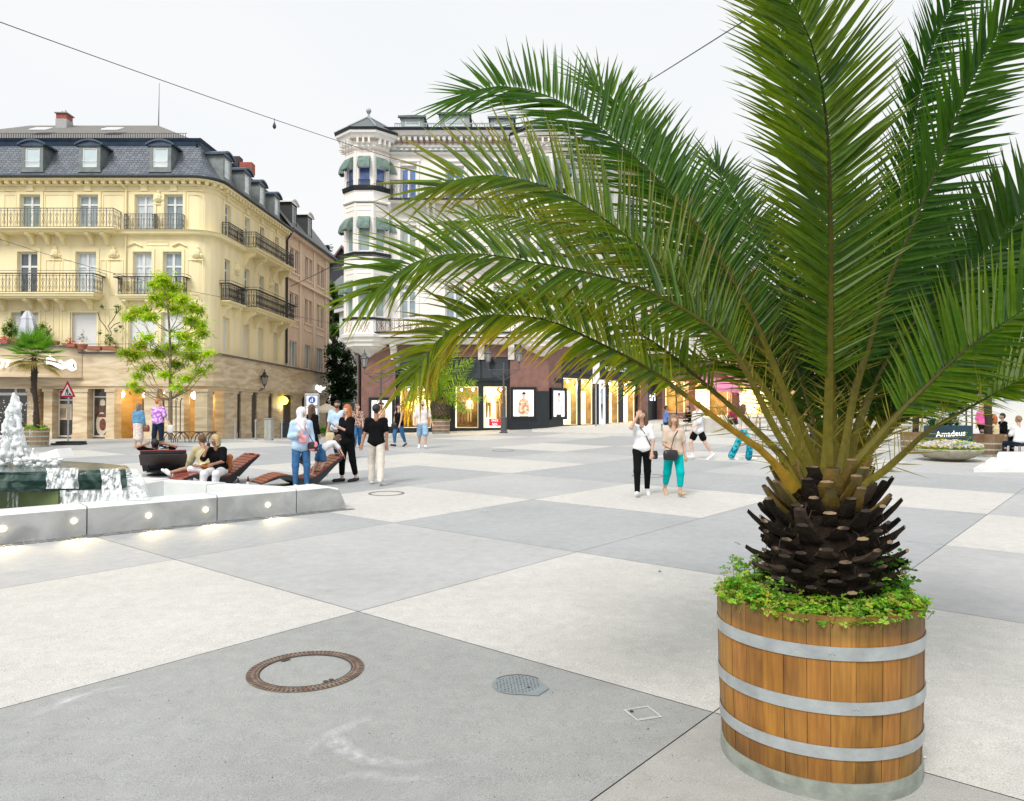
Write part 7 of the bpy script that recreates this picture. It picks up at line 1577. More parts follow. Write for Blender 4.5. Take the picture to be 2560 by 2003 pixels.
L2 = G(560, 1213); lounger('oxblood slatted lounger in the middle, with three people on it', L2.x-.42, L2.y+.2, 42)
L1 = G(398, 1190)
lounger('dark lounger seen from behind with a man lying back on it', L1.x, L1.y+.35, -69, 1.0, False)
DENG = cloth('shorts_white', (.75, .75, .78))
# people on the loungers
zc_ = g(L1.x, L1.y); person('black haired man lying back on the dark lounger with his arms behind his head', L1.x-.03, L1.y+.15, 12, dict(spine=(0, -.75, .50), hd=(0, .9, .5), rt=(.75, .65, -.05), rs=(.15, .25, -1), lt=(.05, .8, .65), ls=(.0, .45, -1), rf=(.2, 1, -.1), ru=(.85, -.25, .35), re=(-.75, -.35, .25), lu=(-.85, -.25, .35), le=(.75, -.35, .25)), dict(top=(BLKC, .8, .4), bottom=(JEANL, 2, .01), shoes=(SHW, 1), hair=(HB, 'short'), skin='tan'), 1.78, z=zc_, lift=.36, vox=.0105)
x, y = L2.x-.55, L2.y+.50; person('man in a khaki jacket and jeans bending forward on the middle lounger', x, y, 52, dict(spine=(.1, .55, .8), hd=(0, .8, -.6), rt=(.2, 1, -.15), rs=(0, .1, -1), lt=(-.25, 1, -.15), ls=(-.05, .0, -1), ru=(.1, .6, -.8), re=(-.2, .7, -.5), lu=(-.1, .6, -.8), le=(.2, .7, -.5)), dict(top=(KHA, 1.9, .3, .035), bottom=(JEANL, 2, .015), shoes=(SHB, 1), hair=(HBR, 'short'), skin='tan'), 1.78, z=g(x, y), lift=.33, vox=.0105, build=1.08)
x, y = L2.x-.16, L2.y+.12; bl = person('blonde woman in black t-shirt and white cropped trousers holding a phone to her ear', x, y, 176, dict(spine=(0, .30, 1), hd=(.5, .9, -.2), rt=(.12, 1, -.12), rs=(.12, .05, -1), lt=(-.1, 1, -.12), ls=(.15, -.1, -1), ru=(.35, .55, -.75), re=(-.45, .10, .95), lu=(-.25, .5, -.9), le=(.5, .75, -.2), rc=.9), dict(top=(BLKC, .85, .3, .025), bottom=(WHC, 1.55, .02), shoes=(SHW, 0), hair=(HBL, 'bob'), skin='tan'), 1.68, z=g(x, y), lift=.34, vox=.0100, female=True, build=1.1)
c = bl['hand'][1]; ph = MB(); ph.T = Matrix.Translation(c) @ Matrix.Rotation(R(20), 4, 'Y'); ph.bev(-.036, .036, -.006, .006, -.05, .10, .003); tag(ph.build('phone', LEA), 'black phone held to the ear of the blonde woman', 'phone')
x, y = L2.x-.52, L2.y+.16; person('girl with long copper brown hair lying along the middle lounger, white trainers', x, y, 96, dict(spine=(.05, -.95, .30), hd=(.3, .5, .2), rt=(.05, 1, .02), rs=(.02, 1, -.22), rf=(.1, .7, .5), lt=(-.05, 1, .10), ls=(-.02, 1, -.25), lf=(-.1, .7, .5), ru=(.2, .6, -.2), re=(0, 1, 0), lu=(-.2, .6, -.1), le=(0, 1, 0)), dict(top=(cloth('rust_top', (.42, .16, .04)), 1.5, .3, .02), bottom=(DENG, .7, .01), shoes=(SHW, 1), hair=(HRD, 'long'), skin='tan'), 1.45, z=g(x, y), lift=.34, vox=.0105, female=True)
q = G(798, 1217); person('small child in blue dungarees and a white t-shirt climbing up the right lounger', -4.20, L3.y+.42, 297, dict(spine=(0, .85, .45), hd=(0, .9, -.5), rt=(.1, .10, -1), rs=(0, -.25, -1), lt=(-.1, -.28, -1), ls=(0, -.35, -1), ru=(.1, .7, -.8), re=(0, .5, -.9), lu=(-.1, .7, -.8), le=(0, .5, -.9)), dict(top=(WHC, .8, 0, .02), bottom=(JEAN, .75, .03), shoes=(SHW, 0), hair=(HBR, 'bob'), skin='pale'), 1.12, z=g(L3.x, L3.y)+.20, vox=.010, build=1.12)
# bottles on the paving
def bottle(px, py, label, m):
    q = G(px, py); t = thing('bottle', label, 'bottle', (q.x, q.y, q.z), 0, 'bottles standing by the lounger'); b = MB(); b.lathe([(.033, 0), (.034, .02), (.034, .13), (.028, .16), (.014, .19), (.013, .235), (.001, .236)], (0, 0, 0), 12); b.build('glass', m, t, world=False, smooth=True)
    c = MB(); c.lathe([(.0145, .225), (.0145, .245), (.001, .246)], (0, 0, 0), 10); c.build('cap', FRW, t, world=False); c = MB(); c.lathe([(.0348, .05), (.0348, .11)], (0, 0, 0), 12, cap=False); c.build('label', SHW, t, world=False)
bottle(595, 1221, 'dark bottle with a pale label, nearer the middle lounger', M('bottle_dark', (.015, .008, .006), .1, .1, 3)); bottle(620, 1217, 'brown bottle with a pale label, nearer the right lounger', M('bottle_brown', (.09, .015, .01), .1, .1, 3))
# round slatted bench with curved legs
q = G(475, 1106); t = thing('bench', 'long backless bench with curved iron legs before the arcade', 'bench', (q.x, q.y, q.z), 0); k = q.y/F
for j in range(4): b = MB(); b.bev(-62*k, 62*k, -.25+j*.13, -.14+j*.13, .42, .46, .008); b.build('slat', M('bench_brown', (.10, .045, .03), .5, .3, 5), t, world=False)
for s in (-.9, -.35, .35, .9):
    b = MB(); s *= 62*k
    for sg in (-1, 1): b.tube([(s+sg*.25, -.2, 0), (s+sg*.22, -.2, .2), (s+sg*.10, -.2, .36), (s, -.2, .42)], .018, 5); b.tube([(s+sg*.25, .2, 0), (s+sg*.22, .2, .2), (s+sg*.10, .2, .36), (s, .2, .42)], .018, 5)
    b.tube([(s, -.22, .41), (s, .24, .41)], .016, 5); b.build('leg', IRON, t, world=False)
# ================================================================== planting in tubs
WOODG = woodmat('tub_wood_grey', (.24, .17, .09), (.36, .27, .15)); WOODB = woodmat('tub_wood_brown', (.22, .13, .08), (.33, .22, .14)); GRING = MATS['base_ring']; SOIL = MATS['soil']
def small_tub(px, py, wpx, hpx, label, wood, hoops=3, D=None):
    q = G(px, py); Dc = q.y+.3; k = Dc/F; rt_, h = wpx/2*k, hpx*k; x = (px-1280)/F*Dc
    return tub('wooden_tub', label, x, Dc, rt_, rt_*.93, h, [(h*(.28+.27*i), h*(.28+.27*i)+.05) for i in range(hoops)], wood, M('hoop_pale', (.42, .44, .38), .6, .15, 8, metal=.2), GRING, SOIL, 22, int(px), n=32, group='stave tubs'), x, Dc, h
_, x, y, h = small_tub(88, 1118, 64, 44, 'grey brown stave tub under the fan palm before the arcade', WOODG)
clover('weeds', 'yellow green ground plants in the tub of the fan palm', x, y, g(x, y)+h-.06, .48, 260, .06, CL, 41, .14)
# fan palm (Trachycarpus kind)
def fanpalm(name, label, x, y, z, trunk, crown, rad, n, seed, dead=.25):
    t = thing(name, label, 'palm tree', (x, y, z)); r = random.Random(seed); b = MB(); k = len(trunk); b.tube(trunk, [.10+.02*math.sin(i*2.1) for i in range(k)], 8)
    for i in range(80): u = r.random()*(k-1.01); q = V_(trunk[int(u)]).lerp(V_(trunk[int(u)+1]), u % 1); a = r.uniform(0, 6.28); b.tube([q+V_((math.cos(a)*.09, math.sin(a)*.09, 0)), q+V_((math.cos(a)*.15, math.sin(a)*.15, .05))], .012, 3)
    b.build('trunk', M('palm_trunk', (.05, .035, .025), .9, .35, 20, .5), t); c0 = V_(crown)
    for i in range(n):
        f = MB(); u = (i+.5)/n; az = i*2.4; el_ = R(78-u*115); dirn = V_((math.cos(az)*math.cos(el_), math.sin(az)*math.cos(el_), math.sin(el_))); L_ = rad*r.uniform(.42, .58); hub = c0+dirn*L_+V_((0, 0, -.06*u)); dry = u > 1-dead
        f.col = (.20, .22, .06) if not dry else (.30, .24, .10); f.tube([c0, c0.lerp(hub, .5)+V_((0, 0, .04)), hub], [.012, .010, .008], 4, False)
        sd = dirn.cross(V_((0, 0, 1))); sd = sd.normalized() if sd.length > .1 else V_((1, 0, 0)); up = sd.cross(dirn).normalized()
        for j in range(26):
            an = R(-118+236*j/25); d = (dirn*math.cos(an)+sd*math.sin(an)+up*.12).normalized(); wv = (sd*math.cos(an)-dirn*math.sin(an)); cc = mixc((.07, .22, .02), (.17, .36, .03), r.random()) if not dry else mixc((.28, .27, .09), (.34, .25, .12), r.random())
            blade(f, hub, d, wv, up, rad*.5*(1-.25*abs(an)/2.1)*r.uniform(.9, 1.08), .040, .35 if not dry else .9, cc, tuple(q*1.25 for q in cc))
        f.build('fan_leaf', LEAF, t)
D7 = y; fanpalm('fan_palm', 'fan palm with dark slender trunk and round green crown in the left tub', x, y, g(x, y)+.6, [P(93, 1090, D7), P(91, 1050, D7), P(90, 1010, D7), P(85, 970, D7), P(86, 930, D7), P(85, 895, D7)], P(84, 890, D7), 84/F*D7, 38, 51)
# bushy little date palm before the shop windows
_, x, y, h = small_tub(1102, 1085, 46, 36, 'pale brown stave tub of the small date palm before the shop front', WOODB, 3)
clover('weeds', 'moss green ground plants in the tub before the shop front', x, y, g(x, y)+h-.06, .5, 200, .07, CL, 42, .2)
pm = thing('date_palm', 'small bushy date palm with short trunk in a tub before the shop windows', 'palm tree', (x, y, g(x, y)+.7)); b = MB(); zt0_, zt1_ = P(1102, 1050, y).z, P(1102, 1008, y).z
b.lathe([(.30, 0), (.42, .25), (.42, .6), (.28, zt1_-zt0_)], (x, y, zt0_), 12); r = random.Random(3)
for i in range(90): a = i*2.4; u = i/90; q = V_((x+.36*math.cos(a), y+.36*math.sin(a), zt0_+u*(zt1_-zt0_))); b.tube([q, q+V_((math.cos(a)*.16, math.sin(a)*.16, .12))], [.05, .03], 4)
b.build('trunk', M('bole_small', (.06, .04, .02), .9, .4, 12, .4, col2=(.16, .12, .07)), pm)
SF = [[(1100,1008),(1085,970),(1060,945),(1030,925),(1005,935)],[(1100,1008),(1082,985),(1050,972),(1020,968),(1000,985)],[(1100,1008),(1105,960),(1115,920),(1135,890),(1145,876)],[(1100,1008),(1098,960),(1090,915),(1085,885),(1100,872)],[(1102,1008),(1125,975),(1150,945),(1170,915),(1178,900)],[(1102,1008),(1130,985),(1165,960),(1185,958)],[(1102,1008),(1135,990),(1170,985),(1195,1000)],[(1100,1008),(1075,990),(1045,1000),(1032,1020)],[(1102,1008),(1128,1005),(1150,1010),(1165,1030)],[(1100,1008),(1110,965),(1130,930),(1160,905)],[(1098,1008),(1075,960),(1055,930),(1040,920)],[(1100,1008),(1070,995),(1030,990),(1010,1010)],[(1102,1008),(1105,950),(1100,905),(1108,880)],[(1100,1008),(1090,985),(1075,1010),(1068,1030)],[(1104,1008),(1120,990),(1140,1000),(1150,1025)],[(1100,1006),(1092,950),(1075,912),(1062,900)]]
for i, pl in enumerate(SF): frond(px_pts(pl, y, y+rnd.uniform(-1.0, 1.0)), V_((0, -.8, .6)).normalized(), leafL=.50, dens=11, bare=.14, w=.06, pet=.03, base=(.24, .44, .03), dark=(.10, .24, .02), yel=.35, seed=300+i, droop=.3, spine=False).build('frond', LEAF, pm)
# right hand tubs, palm trunks, flower bowl, name box
_, x, y, h = small_tub(2288, 1134, 70, 52, 'stave tub left of the flower bowl, with a fibrous palm trunk', WOODB, 2); xa, ya = x, y
fanpalm('fan_palm', 'palm with pale fibrous trunk in the tub left of the flower bowl', x, y, g(x, y)+h, [(x, y, g(x, y)+h-.1), (x+.05, y, g(x, y)+1.8), (x, y, g(x, y)+3.0)], (x, y, g(x, y)+3.1), 1.1, 22, 52)
_, x, y, h = small_tub(2472, 1143, 78, 56, 'stave tub right of the flower bowl, with a thick palm trunk', WOODB, 2)
t0 = MB(); fanpalm('fan_palm', 'palm with thick brown trunk in the tub right of the flower bowl', x, y, g(x, y)+h, [(x, y, g(x, y)+h-.1), (x-.03, y, g(x, y)+1.6), (x+.03, y, g(x, y)+2.6), (x+.05, y, g(x, y)+3.4)], (x+.05, y, g(x, y)+3.5), 1.3, 26, 53)
q = G(2372, 1156); Db = q.y+.55; kx = Db/F; xb = (2372-1280)/F*Db; zb0 = g(xb, Db); t = thing('flower_bowl', 'wide shallow stone bowl overflowing with white, yellow and lilac flowers', 'planter', (xb, Db, zb0)); rb_ = 76*kx
b = MB(); b.lathe([(rb_*.30, 0), (rb_*.45, .04), (rb_*.72, .12), (rb_*.93, .24), (rb_, .33), (rb_*1.0, .36), (rb_*.95, .36), (rb_*.8, .3), (.01, .3)], (0, 0, 0), 36, cap=False); b.build('bowl', M('bowl_stone', (.34, .31, .24), .8, .2, 6, .3, col2=(.50, .47, .38)), t, world=False, smooth=True)
clover('flowers', 'white, yellow and lilac bedding flowers filling the stone bowl', xb, Db, zb0+.30, rb_*.97, 1500, .035, CL, 44, .22, 0, (1500, [(.75, .75, .85), (.50, .50, .75), (.42, .42, .70), (.70, .60, .12), (.8, .8, .8), (.55, .55, .8)], .038))
Dn = Db+.95; a, b2 = fx(2330, Dn), fx(2432, Dn); mb = MB(); mb.bev(a, b2, Dn, Dn+.55, g(a, Dn), fz(1064, Dn), .03); nb_ = mb.build('planter_box', M('planter_teal', (.012, .045, .065), .5, .2, 5)); tag(nb_, 'dark teal planter box lettered in white behind the flower bowl', 'planter')
text_obj('box_lettering', 'Amadeus', .25, Matrix.Translation((fx(2376, Dn), Dn-.006, fz(1091, Dn))) @ Matrix.Rotation(math.pi/2, 4, 'X') @ Matrix.Rotation(R(3), 4, 'Z'), SIGNW, nb_, .004)
mb = MB(); r = random.Random(17); sp2 = []
for i in range(16): sp2.append((r.uniform(a+.1, b2-.2), Dn+.3, fz(r.uniform(1000, 1062), Dn), .28, .25, .2))
leafcloud(mb, sp2, 2400, .05, [(.03, .12, .03), (.05, .18, .05), (.10, .26, .10), (.02, .08, .02)], r, 2.4); tag(mb.build('shrub', LEAF), 'dense green bamboo like shrub growing from the dark teal planter box', 'shrub')
# white marble steps at the right edge
for i, (p0, y0_, y1_) in enumerate(((2434, 1181, 1170), (2476, 1171, 1158), (2516, 1160, 1143))):
    q0 = G(p0, 1181-i*6); mb = MB(); zz = g(q0.x, q0.y); mb.prism([(q0.x, q0.y+i*.2, zz+i*.11-.02), (q0.x+4, q0.y+i*.2, zz+i*.11-.02), (q0.x+4, q0.y+2.2, zz+i*.11-.02), (q0.x+1.6-i*.2, q0.y+2.2, zz+i*.11-.02)], .13, (0, 0, 1))
    o_ = mb.build('marble_step', MAR if i < 3 else MAR); tag(o_, ('lowest and widest white marble slab of the stepped plinth at the right edge', 'middle white marble slab of the stepped plinth at the right edge', 'topmost white marble slab of the stepped plinth at the right edge')[i], 'step', 'white marble steps at the right edge')
# ================================================================== street furniture and small things
def lantern(mb_iron, mb_glass, c, s=1.):
    "six sided tapering street lantern, centre of its foot at c"
    x, y, z = c
    def h(b, pr): b.lathe([(r_*s, z_*s) for r_, z_ in pr], c, 6)
    h(mb_iron, [(.03, -.12), (.05, -.06), (.11, 0), (.12, .02)]); h(mb_glass, [(.105, .02), (.19, .42)]); h(mb_iron, [(.21, .42), (.24, .45), (.20, .52), (.12, .58), (.10, .64), (.11, .66), (.06, .72), (.02, .76), (.035, .80), (.01, .90)])
    for k in range(6): a = k*math.pi/3; mb_iron.tube([(x+.11*s*math.cos(a), y+.11*s*math.sin(a), z+.02*s), (x+.20*s*math.cos(a), y+.20*s*math.sin(a), z+.43*s)], .013*s, 3)
LGL = M('lantern_glass', (.45, .46, .44), .15, .1, 5, alpha=.55); LIR = M('lantern_iron', (.06, .063, .068), .45, .25, 9, col2=(.10, .105, .11))
def streetlamp(px, py, D, ztop_py, arm, label, lpy):
    x = fx(px, D); z0 = g(x, D); zt = fz(ztop_py, D); t = thing('street_lamp', label, 'street lamp', (x, D, z0), 0, 'two armed street lamps before the palace'); b = MB(); o = (x, D, 0); zl = fz(lpy, D)
    b.lathe([(.22, z0), (.23, z0+.05), (.17, z0+.10), (.16, z0+.75), (.18, z0+.8), (.12, z0+.86), (.10, z0+1.2), (.12, z0+1.25), (.075, z0+1.3), (.06, z0+2.2), (.08, z0+2.25), (.05, z0+2.3), (.045, zt-.5), (.07, zt-.45), (.07, zt-.25), (.04, zt-.2), (.04, zt-.05), (.06, zt), (.01, zt+.1)], o, 10); b.build('post', LIR, t)
    for sg in (-1, 1):
        b = MB(); za = zt-.30; b.tube([(x, D, za), (x+sg*arm, D, za)], .022, 5); b.tube([(x+sg*.06, D, za-.5), (x+sg*arm*.3, D, za-.42), (x+sg*arm*.7, D, za-.12), (x+sg*arm, D, za)], .02, 5)
        for q in range(3): spiral(b, (x+sg*arm*(.2+.22*q), D, za-.18+.02*q), None, .12-.02*q, 1.1, 0, .013, sg, 10)
        b.tube([(x+sg*arm, D, za-.02), (x+sg*arm, D, zl)], .02, 5); a_ = b.build('arm', LIR, t)
        i, g_ = MB(), MB(); lantern(i, g_, (x+sg*arm, D, zl), 1.0); la = i.build('lantern', LIR, t); g_.build('lantern_glass', LGL, la)
streetlamp(952, 1080, 38.6, 919, .83, 'two armed iron street lamp before the left granite pier, largely behind walkers', 918)
streetlamp(1259, 1082, 40.5, 911, .82, 'two armed iron street lamp standing between the small date palm and the posters', 905)
for px, py, D, s_, lab in ((563, 955, 41.8, 1.05, 'bracket lantern nearest the corner of the travertine arcade'), (661, 962, 46.2, 1.05, 'middle bracket lantern on the side of the travertine arcade'), (737, 972, 53.0, 1.0, 'farthest bracket lantern on the travertine arcade, with dark roof')):
    q = P(px, py, D); t = thing('wall_lantern', lab, 'lantern', (q.x, q.y, q.z), 0, 'bracket lanterns on the arcade'); i, g_ = MB(), MB(); lantern(i, g_, tuple(q), s_); la = i.build('lantern', IRON, t); g_.build('lantern_glass', LGL, la); b = MB()
    k = D/F; xw = q.x-38*k*.9; b.tube([(q.x, q.y, q.z-.1), (q.x, q.y, q.z-.25), (xw, q.y, q.z-.25)], .03, 5); b.tube([(xw, q.y, q.z-.85), (xw+.15, q.y, q.z-.55), (q.x-.1, q.y, q.z-.28)], .025, 5); b.box(xw-.03, xw+.03, q.y-.06, q.y+.06, q.z-.9, q.z-.15)
    for j in range(3): spiral(b, (xw+.18+.17*j, q.y, q.z-.42+.05*j), None, .10-.02*j, 1.1, 0, .016, 1, 10)
    b.build('bracket', IRON, t)
# bus stop flag
q = G(1490, 1072); D = q.y; k = D/F; t = thing('bus_stop_sign', 'tall white bus stop flag with yellow roundel on a thin grey pole', 'sign', (q.x, D, q.z)); b = MB(); b.tube([(q.x, D, q.z), (q.x, D, fz(890, D))], .05, 8); b.build('pole', M('galvanised', (.42, .43, .44), .4, .1, 9, metal=.6), t)
b = MB(); b.bev(fx(1482, D), fx(1499, D), D-.06, D+.03, fz(960, D), fz(889, D), .01); fl = b.build('flag', M('flag_white', (.82, .82, .83), .5, .02, 3), t); b = MB(); x_, z_ = fx(1489.5, D), fz(901, D); disc(b, x_, z_, .135, .135, D-.064, 18); b.mi = 1; disc(b, x_, z_, .112, .112, D-.067, 18); b.mi = 0
for sg in (-1, 1): b.poly([(x_+sg*.035-.014, D-.070, z_-.06), (x_+sg*.035+.014, D-.070, z_-.06), (x_+sg*.035+.014, D-.070, z_+.06), (x_+sg*.035-.014, D-.070, z_+.06)])
b.poly([(x_-.03, D-.070, z_-.012), (x_+.03, D-.070, z_-.012), (x_+.03, D-.070, z_+.012), (x_-.03, D-.070, z_+.012)])
b.mi = 2
for i in range(9): b.poly([(x_-.10, D-.064, fz(925+i*3, D)), (x_-.03, D-.064, fz(925+i*3, D)), (x_-.03, D-.064, fz(923.4+i*3, D)), (x_-.10, D-.064, fz(923.4+i*3, D))])
b.build('roundel', [M('sign_green', (.02, .16, .06), .5, 0), M('sign_yellow', (.85, .75, .05), .5, 0), M('sign_grey', (.35, .36, .38), .5, 0)], fl)
# road works triangle on a weighted foot
q = G(170, 1112); D = q.y; k = D/F; RED = M('sign_red', (.55, .01, .03), .45, .03, 5); t = thing('roadworks_sign', 'red bordered triangular road works sign on a pole with dark foot plates', 'sign', (q.x, D, q.z)); X_ = lambda p: fx(p, D); Z_ = lambda p: fz(p, D)
b = MB(); b.tube([(q.x, D, q.z), (q.x, D, Z_(948))], .03, 8); b.build('pole', MATS['galvanised'], t)
b = MB(); b.prism([(X_(149), D-.05, Z_(993)), (X_(190.5), D-.05, Z_(993)), (X_(170), D-.05, Z_(952))], .02, (0, 1, 0)); b.mi = 1; b.poly([(X_(155.5), D-.056, Z_(989)), (X_(184), D-.056, Z_(989)), (X_(170), D-.056, Z_(961))]); b.mi = 2
def pg(pts): b.poly([(X_(a), D-.062, Z_(c)) for a, c in pts])
pg([(172, 988), (181, 988), (177, 982.5)]); disc(b, X_(170.5), Z_(970.5), 1.5*k, 1.6*k, D-.062, 8); pg([(168, 972.5), (171.5, 973), (171, 979), (167, 978)]); pg([(167, 978), (169, 978), (166, 988), (164, 988)]); pg([(169, 978), (171, 979), (172, 984), (170.5, 988), (169, 988), (170, 984)]); pg([(171, 973.5), (175, 980), (174.3, 980.6), (170.3, 975)]); pg([(165, 976), (178, 984), (177.6, 984.8), (164.7, 976.8)])
b.build('panel', [RED, MATS['flag_white'], M('sign_black', (.01, .01, .01), .5, 0)], t)
b = MB(); b.bev(q.x-.55, q.x+.65, D-.28, D+.25, q.z, q.z+.07, .02); b.bev(q.x-.4, q.x+.6, D-.2, D+.3, q.z+.075, q.z+.14, .02); b.build('foot_plate', M('foot_black', (.025, .025, .028), .8, .2, 8), t)
# pedestrian zone sign in a steel frame
q = G(778, 1138); D = 33.; x0, x1 = fx(763, D), fx(797, D); zb_ = g(x0, D); t = thing('pedestrian_sign', 'blue pedestrian zone roundel on a white panel in a tall grey frame', 'sign', ((x0+x1)/2, D, zb_))
b = MB(); b.tube([(x0, D, zb_), (x0, D, fz(985, D))], .03, 6); b.tube([(x1, D, zb_), (x1, D, fz(985, D))], .03, 6); b.tube([(x0, D, fz(986, D)), (x1, D, fz(986, D))], .025, 6); b.tube([(x0, D, fz(1018, D)), (x1, D, fz(1018, D))], .02, 6); b.build('frame', MATS['galvanised'], t)
for y0_, y1_, nm in ((1014, 989, 0), (1046, 1021, 1)):
    b = MB(); b.bev(x0+.05, x1-.05, D-.02, D+.02, fz(y0_, D), fz(y1_, D), .008); pnl = b.build('panel', MATS['flag_white'], t)
    if nm == 0:
        b = MB(); cx_, cz_ = (x0+x1)/2, fz(1000, D); disc(b, cx_, cz_, .15, .15, D-.026, 20); b.mi = 1
        disc(b, cx_+.02, cz_+.075, .02, .022, D-.03, 8); b.poly([(cx_+.0, D-.03, cz_-.09), (cx_+.045, D-.03, cz_-.09), (cx_+.05, D-.03, cz_+.05), (cx_-.01, D-.03, cz_+.05)]); disc(b, cx_-.05, cz_+.01, .015, .016, D-.03, 8); b.poly([(cx_-.075, D-.03, cz_-.09), (cx_-.03, D-.03, cz_-.09), (cx_-.03, D-.03, cz_-.01), (cx_-.07, D-.03, cz_-.01)])
        b.build('roundel', [M('sign_blue', (.01, .09, .42), .45, .02, 4), MATS['flag_white']], pnl)
# parasols: closed one on the terrace, open beige ones in the side street
def parasol(px0, px1, py_t, py_e, D, label, col):
    x = fx((px0+px1)/2, D); r_ = (fx(px1, D)-fx(px0, D))/2; z0 = g(x, D); t = thing('parasol', label, 'parasol', (x, D, z0), 0, 'open beige parasols down the side street'); b = MB(); b.tube([(x, D, z0), (x, D, fz(py_t, D))], .03, 6); b.build('pole', M('pole_wood', (.25, .16, .10), .6, .2, 6), t)
    c = MB(); zt, ze = fz(py_t, D), fz(py_e, D); c.lathe([(.02, zt), (r_*.5, zt-(zt-ze)*.42), (r_, ze), (r_, ze-.15), (r_*.98, ze-.15), (r_*.97, ze)], (x, D, 0), 8, cap=False); c.build('canopy', col, t)
CBE = M('canvas_cream', (.78, .70, .58), .8, .05, 3)
parasol(742, 800, 1013, 1025, 46., 'open cream parasol behind the pedestrian sign', CBE); parasol(782, 850, 1009, 1026, 50., 'wider open cream parasol behind the man in the light blue shirt', CBE); parasol(845, 892, 1020, 1034, 54., 'open cream parasol farthest down the side street', CBE)
D = 39.0; x = fx(62, D); zb_ = fz(872, D); t = thing('parasol', 'closed pale grey parasol standing on the terrace above the fan palm', 'parasol', (x, D, zb_)); b = MB(); b.tube([(fx(55, D), D, zb_), (fx(55, D), D, fz(778, D))], .10, 6); b.build('mast', M('mast_dark', (.035, .045, .06), .4, .1, 5), t)
b = MB(); r = random.Random(4); pr = [(.34, 862), (.40, 845), (.36, 820), (.28, 800), (.30, 797), (.17, 784), (.10, 779), (.02, 777)]; n_ = 14; vs = []
for rr_, py in pr:
    for j in range(n_): a = 2*math.pi*j/n_; w = rr_*(1+.16*(1 if j % 2 else -1)); vs.append((fx(68+(py-800)*.08, D)+w*math.cos(a), D+w*math.sin(a), fz(py, D)))
b.add(vs, [(i*n_+j, i*n_+(j+1) % n_, (i+1)*n_+(j+1) % n_, (i+1)*n_+j) for i in range(len(pr)-1) for j in range(n_)]); b.build('canopy', M('canvas_grey', (.60, .62, .68), .85, .08, 4), t)
# terrace pots and greenery above the shop floor
TER = M('terracotta', (.38, .14, .09), .8, .15, 8, .2)
def potbox(px0, px1, py0, py1, D, label, leaf=None, n=0, cols=None, round_=False, hh=16, fl=None, sz=.05):
    a, b_ = fx(px0, D), fx(px1, D); z0, z1 = fz(py1, D), fz(py0, D); t = thing('flower_pot', label, 'planter', ((a+b_)/2, D, z0), 0, 'terracotta pots along the terrace edge'); b = MB()
    if round_: b.lathe([((b_-a)*.36, z0), ((b_-a)*.46, z1-.08), ((b_-a)*.52, z1-.08), ((b_-a)*.52, z1)], ((a+b_)/2, D, 0), 12)
    else: b.add([(a+.04, D-.12, z0), (b_-.04, D-.12, z0), (b_-.04, D+.12, z0), (a+.04, D+.12, z0), (a, D-.16, z1), (b_, D-.16, z1), (b_, D+.16, z1), (a, D+.16, z1)], [(0, 1, 5, 4), (1, 2, 6, 5), (2, 3, 7, 6), (3, 0, 4, 7), (4, 5, 6, 7)])
    b.build('pot', TER, t)
    if n:
        m = MB(); r = random.Random(int(px0)); k = D/F; leafcloud(m, [(a+(b_-a)*q, D, z1+hh*k*f, max(.16, (b_-a)*.22), .18, hh*k*.5) for q, f in ((.2, .5), (.5, .8), (.8, .45), (.5, .3))], n, sz, cols or [(.06, .16, .02), (.12, .24, .03)], r, 1.8); m.tube([(a+.05, D, z1-.02), ((a+b_)/2, D, z1+hh*k*.4), (b_-.05, D, z1-.02)], .015, 4); m.build('plant', LEAF, t)
GC = [(.06, .15, .02), (.12, .24, .03), (.20, .30, .04)]; PKF = [(.75, .25, .38), (.8, .4, .5), (.15, .25, .05)]
potbox(0, 20, 850, 860, 38.4, 'terracotta box with pink flowers at the left edge of the terrace', 1, 220, PKF, hh=10)
potbox(2, 44, 848, 862, 38.9, 'terracotta box overgrown by the green hedge, left of the closed parasol', 1, 1500, GC, hh=46, sz=.07); potbox(84, 124, 848, 862, 38.9, 'terracotta box with green bush right of the closed parasol', 1, 1100, GC, hh=40, sz=.07)
potbox(122, 145, 853, 862, 39.2, 'plain terracotta box between the bush and the pink flowers', 0, 0); potbox(158, 190, 860, 868, 39.3, 'terracotta box with pink blooms before the white roller shutter', 1, 260, PKF, hh=16); potbox(192, 216, 861, 874, 39.35, 'round terracotta pot with a spiky little plant', 1, 160, [(.12, .16, .08), (.2, .24, .12)], True, 30); potbox(217, 253, 866, 876, 39.45, 'low terracotta box left of the tall climber', 0, 0); potbox(256, 290, 866, 876, 39.45, 'terracotta box with the climber growing up the wall', 1, 300, GC, hh=22); potbox(330, 364, 862, 876, 39.45, 'terracotta box partly behind the young street tree', 1, 240, PKF, hh=10)
b = MB(); D = 39.7
for pl in ([(275, 866), (278, 830), (270, 815), (282, 800), (290, 785), (292, 765)], [(272, 830), (262, 815), (250, 800), (244, 780)], [(276, 822), (285, 812), (300, 806)]): b.tube([P(a, c, D) for a, c in pl], .02, 4, False)
b.col = (.10, .07, .03); b2_ = MB(); r = random.Random(5); leafcloud(b2_, [(*P(a, c, D-.1), .2, .1, .18) for a, c in ((290, 765), (298, 768), (254, 765), (292, 780), (301, 815), (290, 826), (272, 845), (278, 850), (268, 838), (250, 832))], 700, .06, GC, r, 1.8); t = thing('climbing_plant', 'thin straggling climber reaching up beside the downpipe on the yellow wall', 'plant', tuple(P(275, 866, D))); b.build('stem', BARKD, t); b2_.build('leaves', LEAF, t)
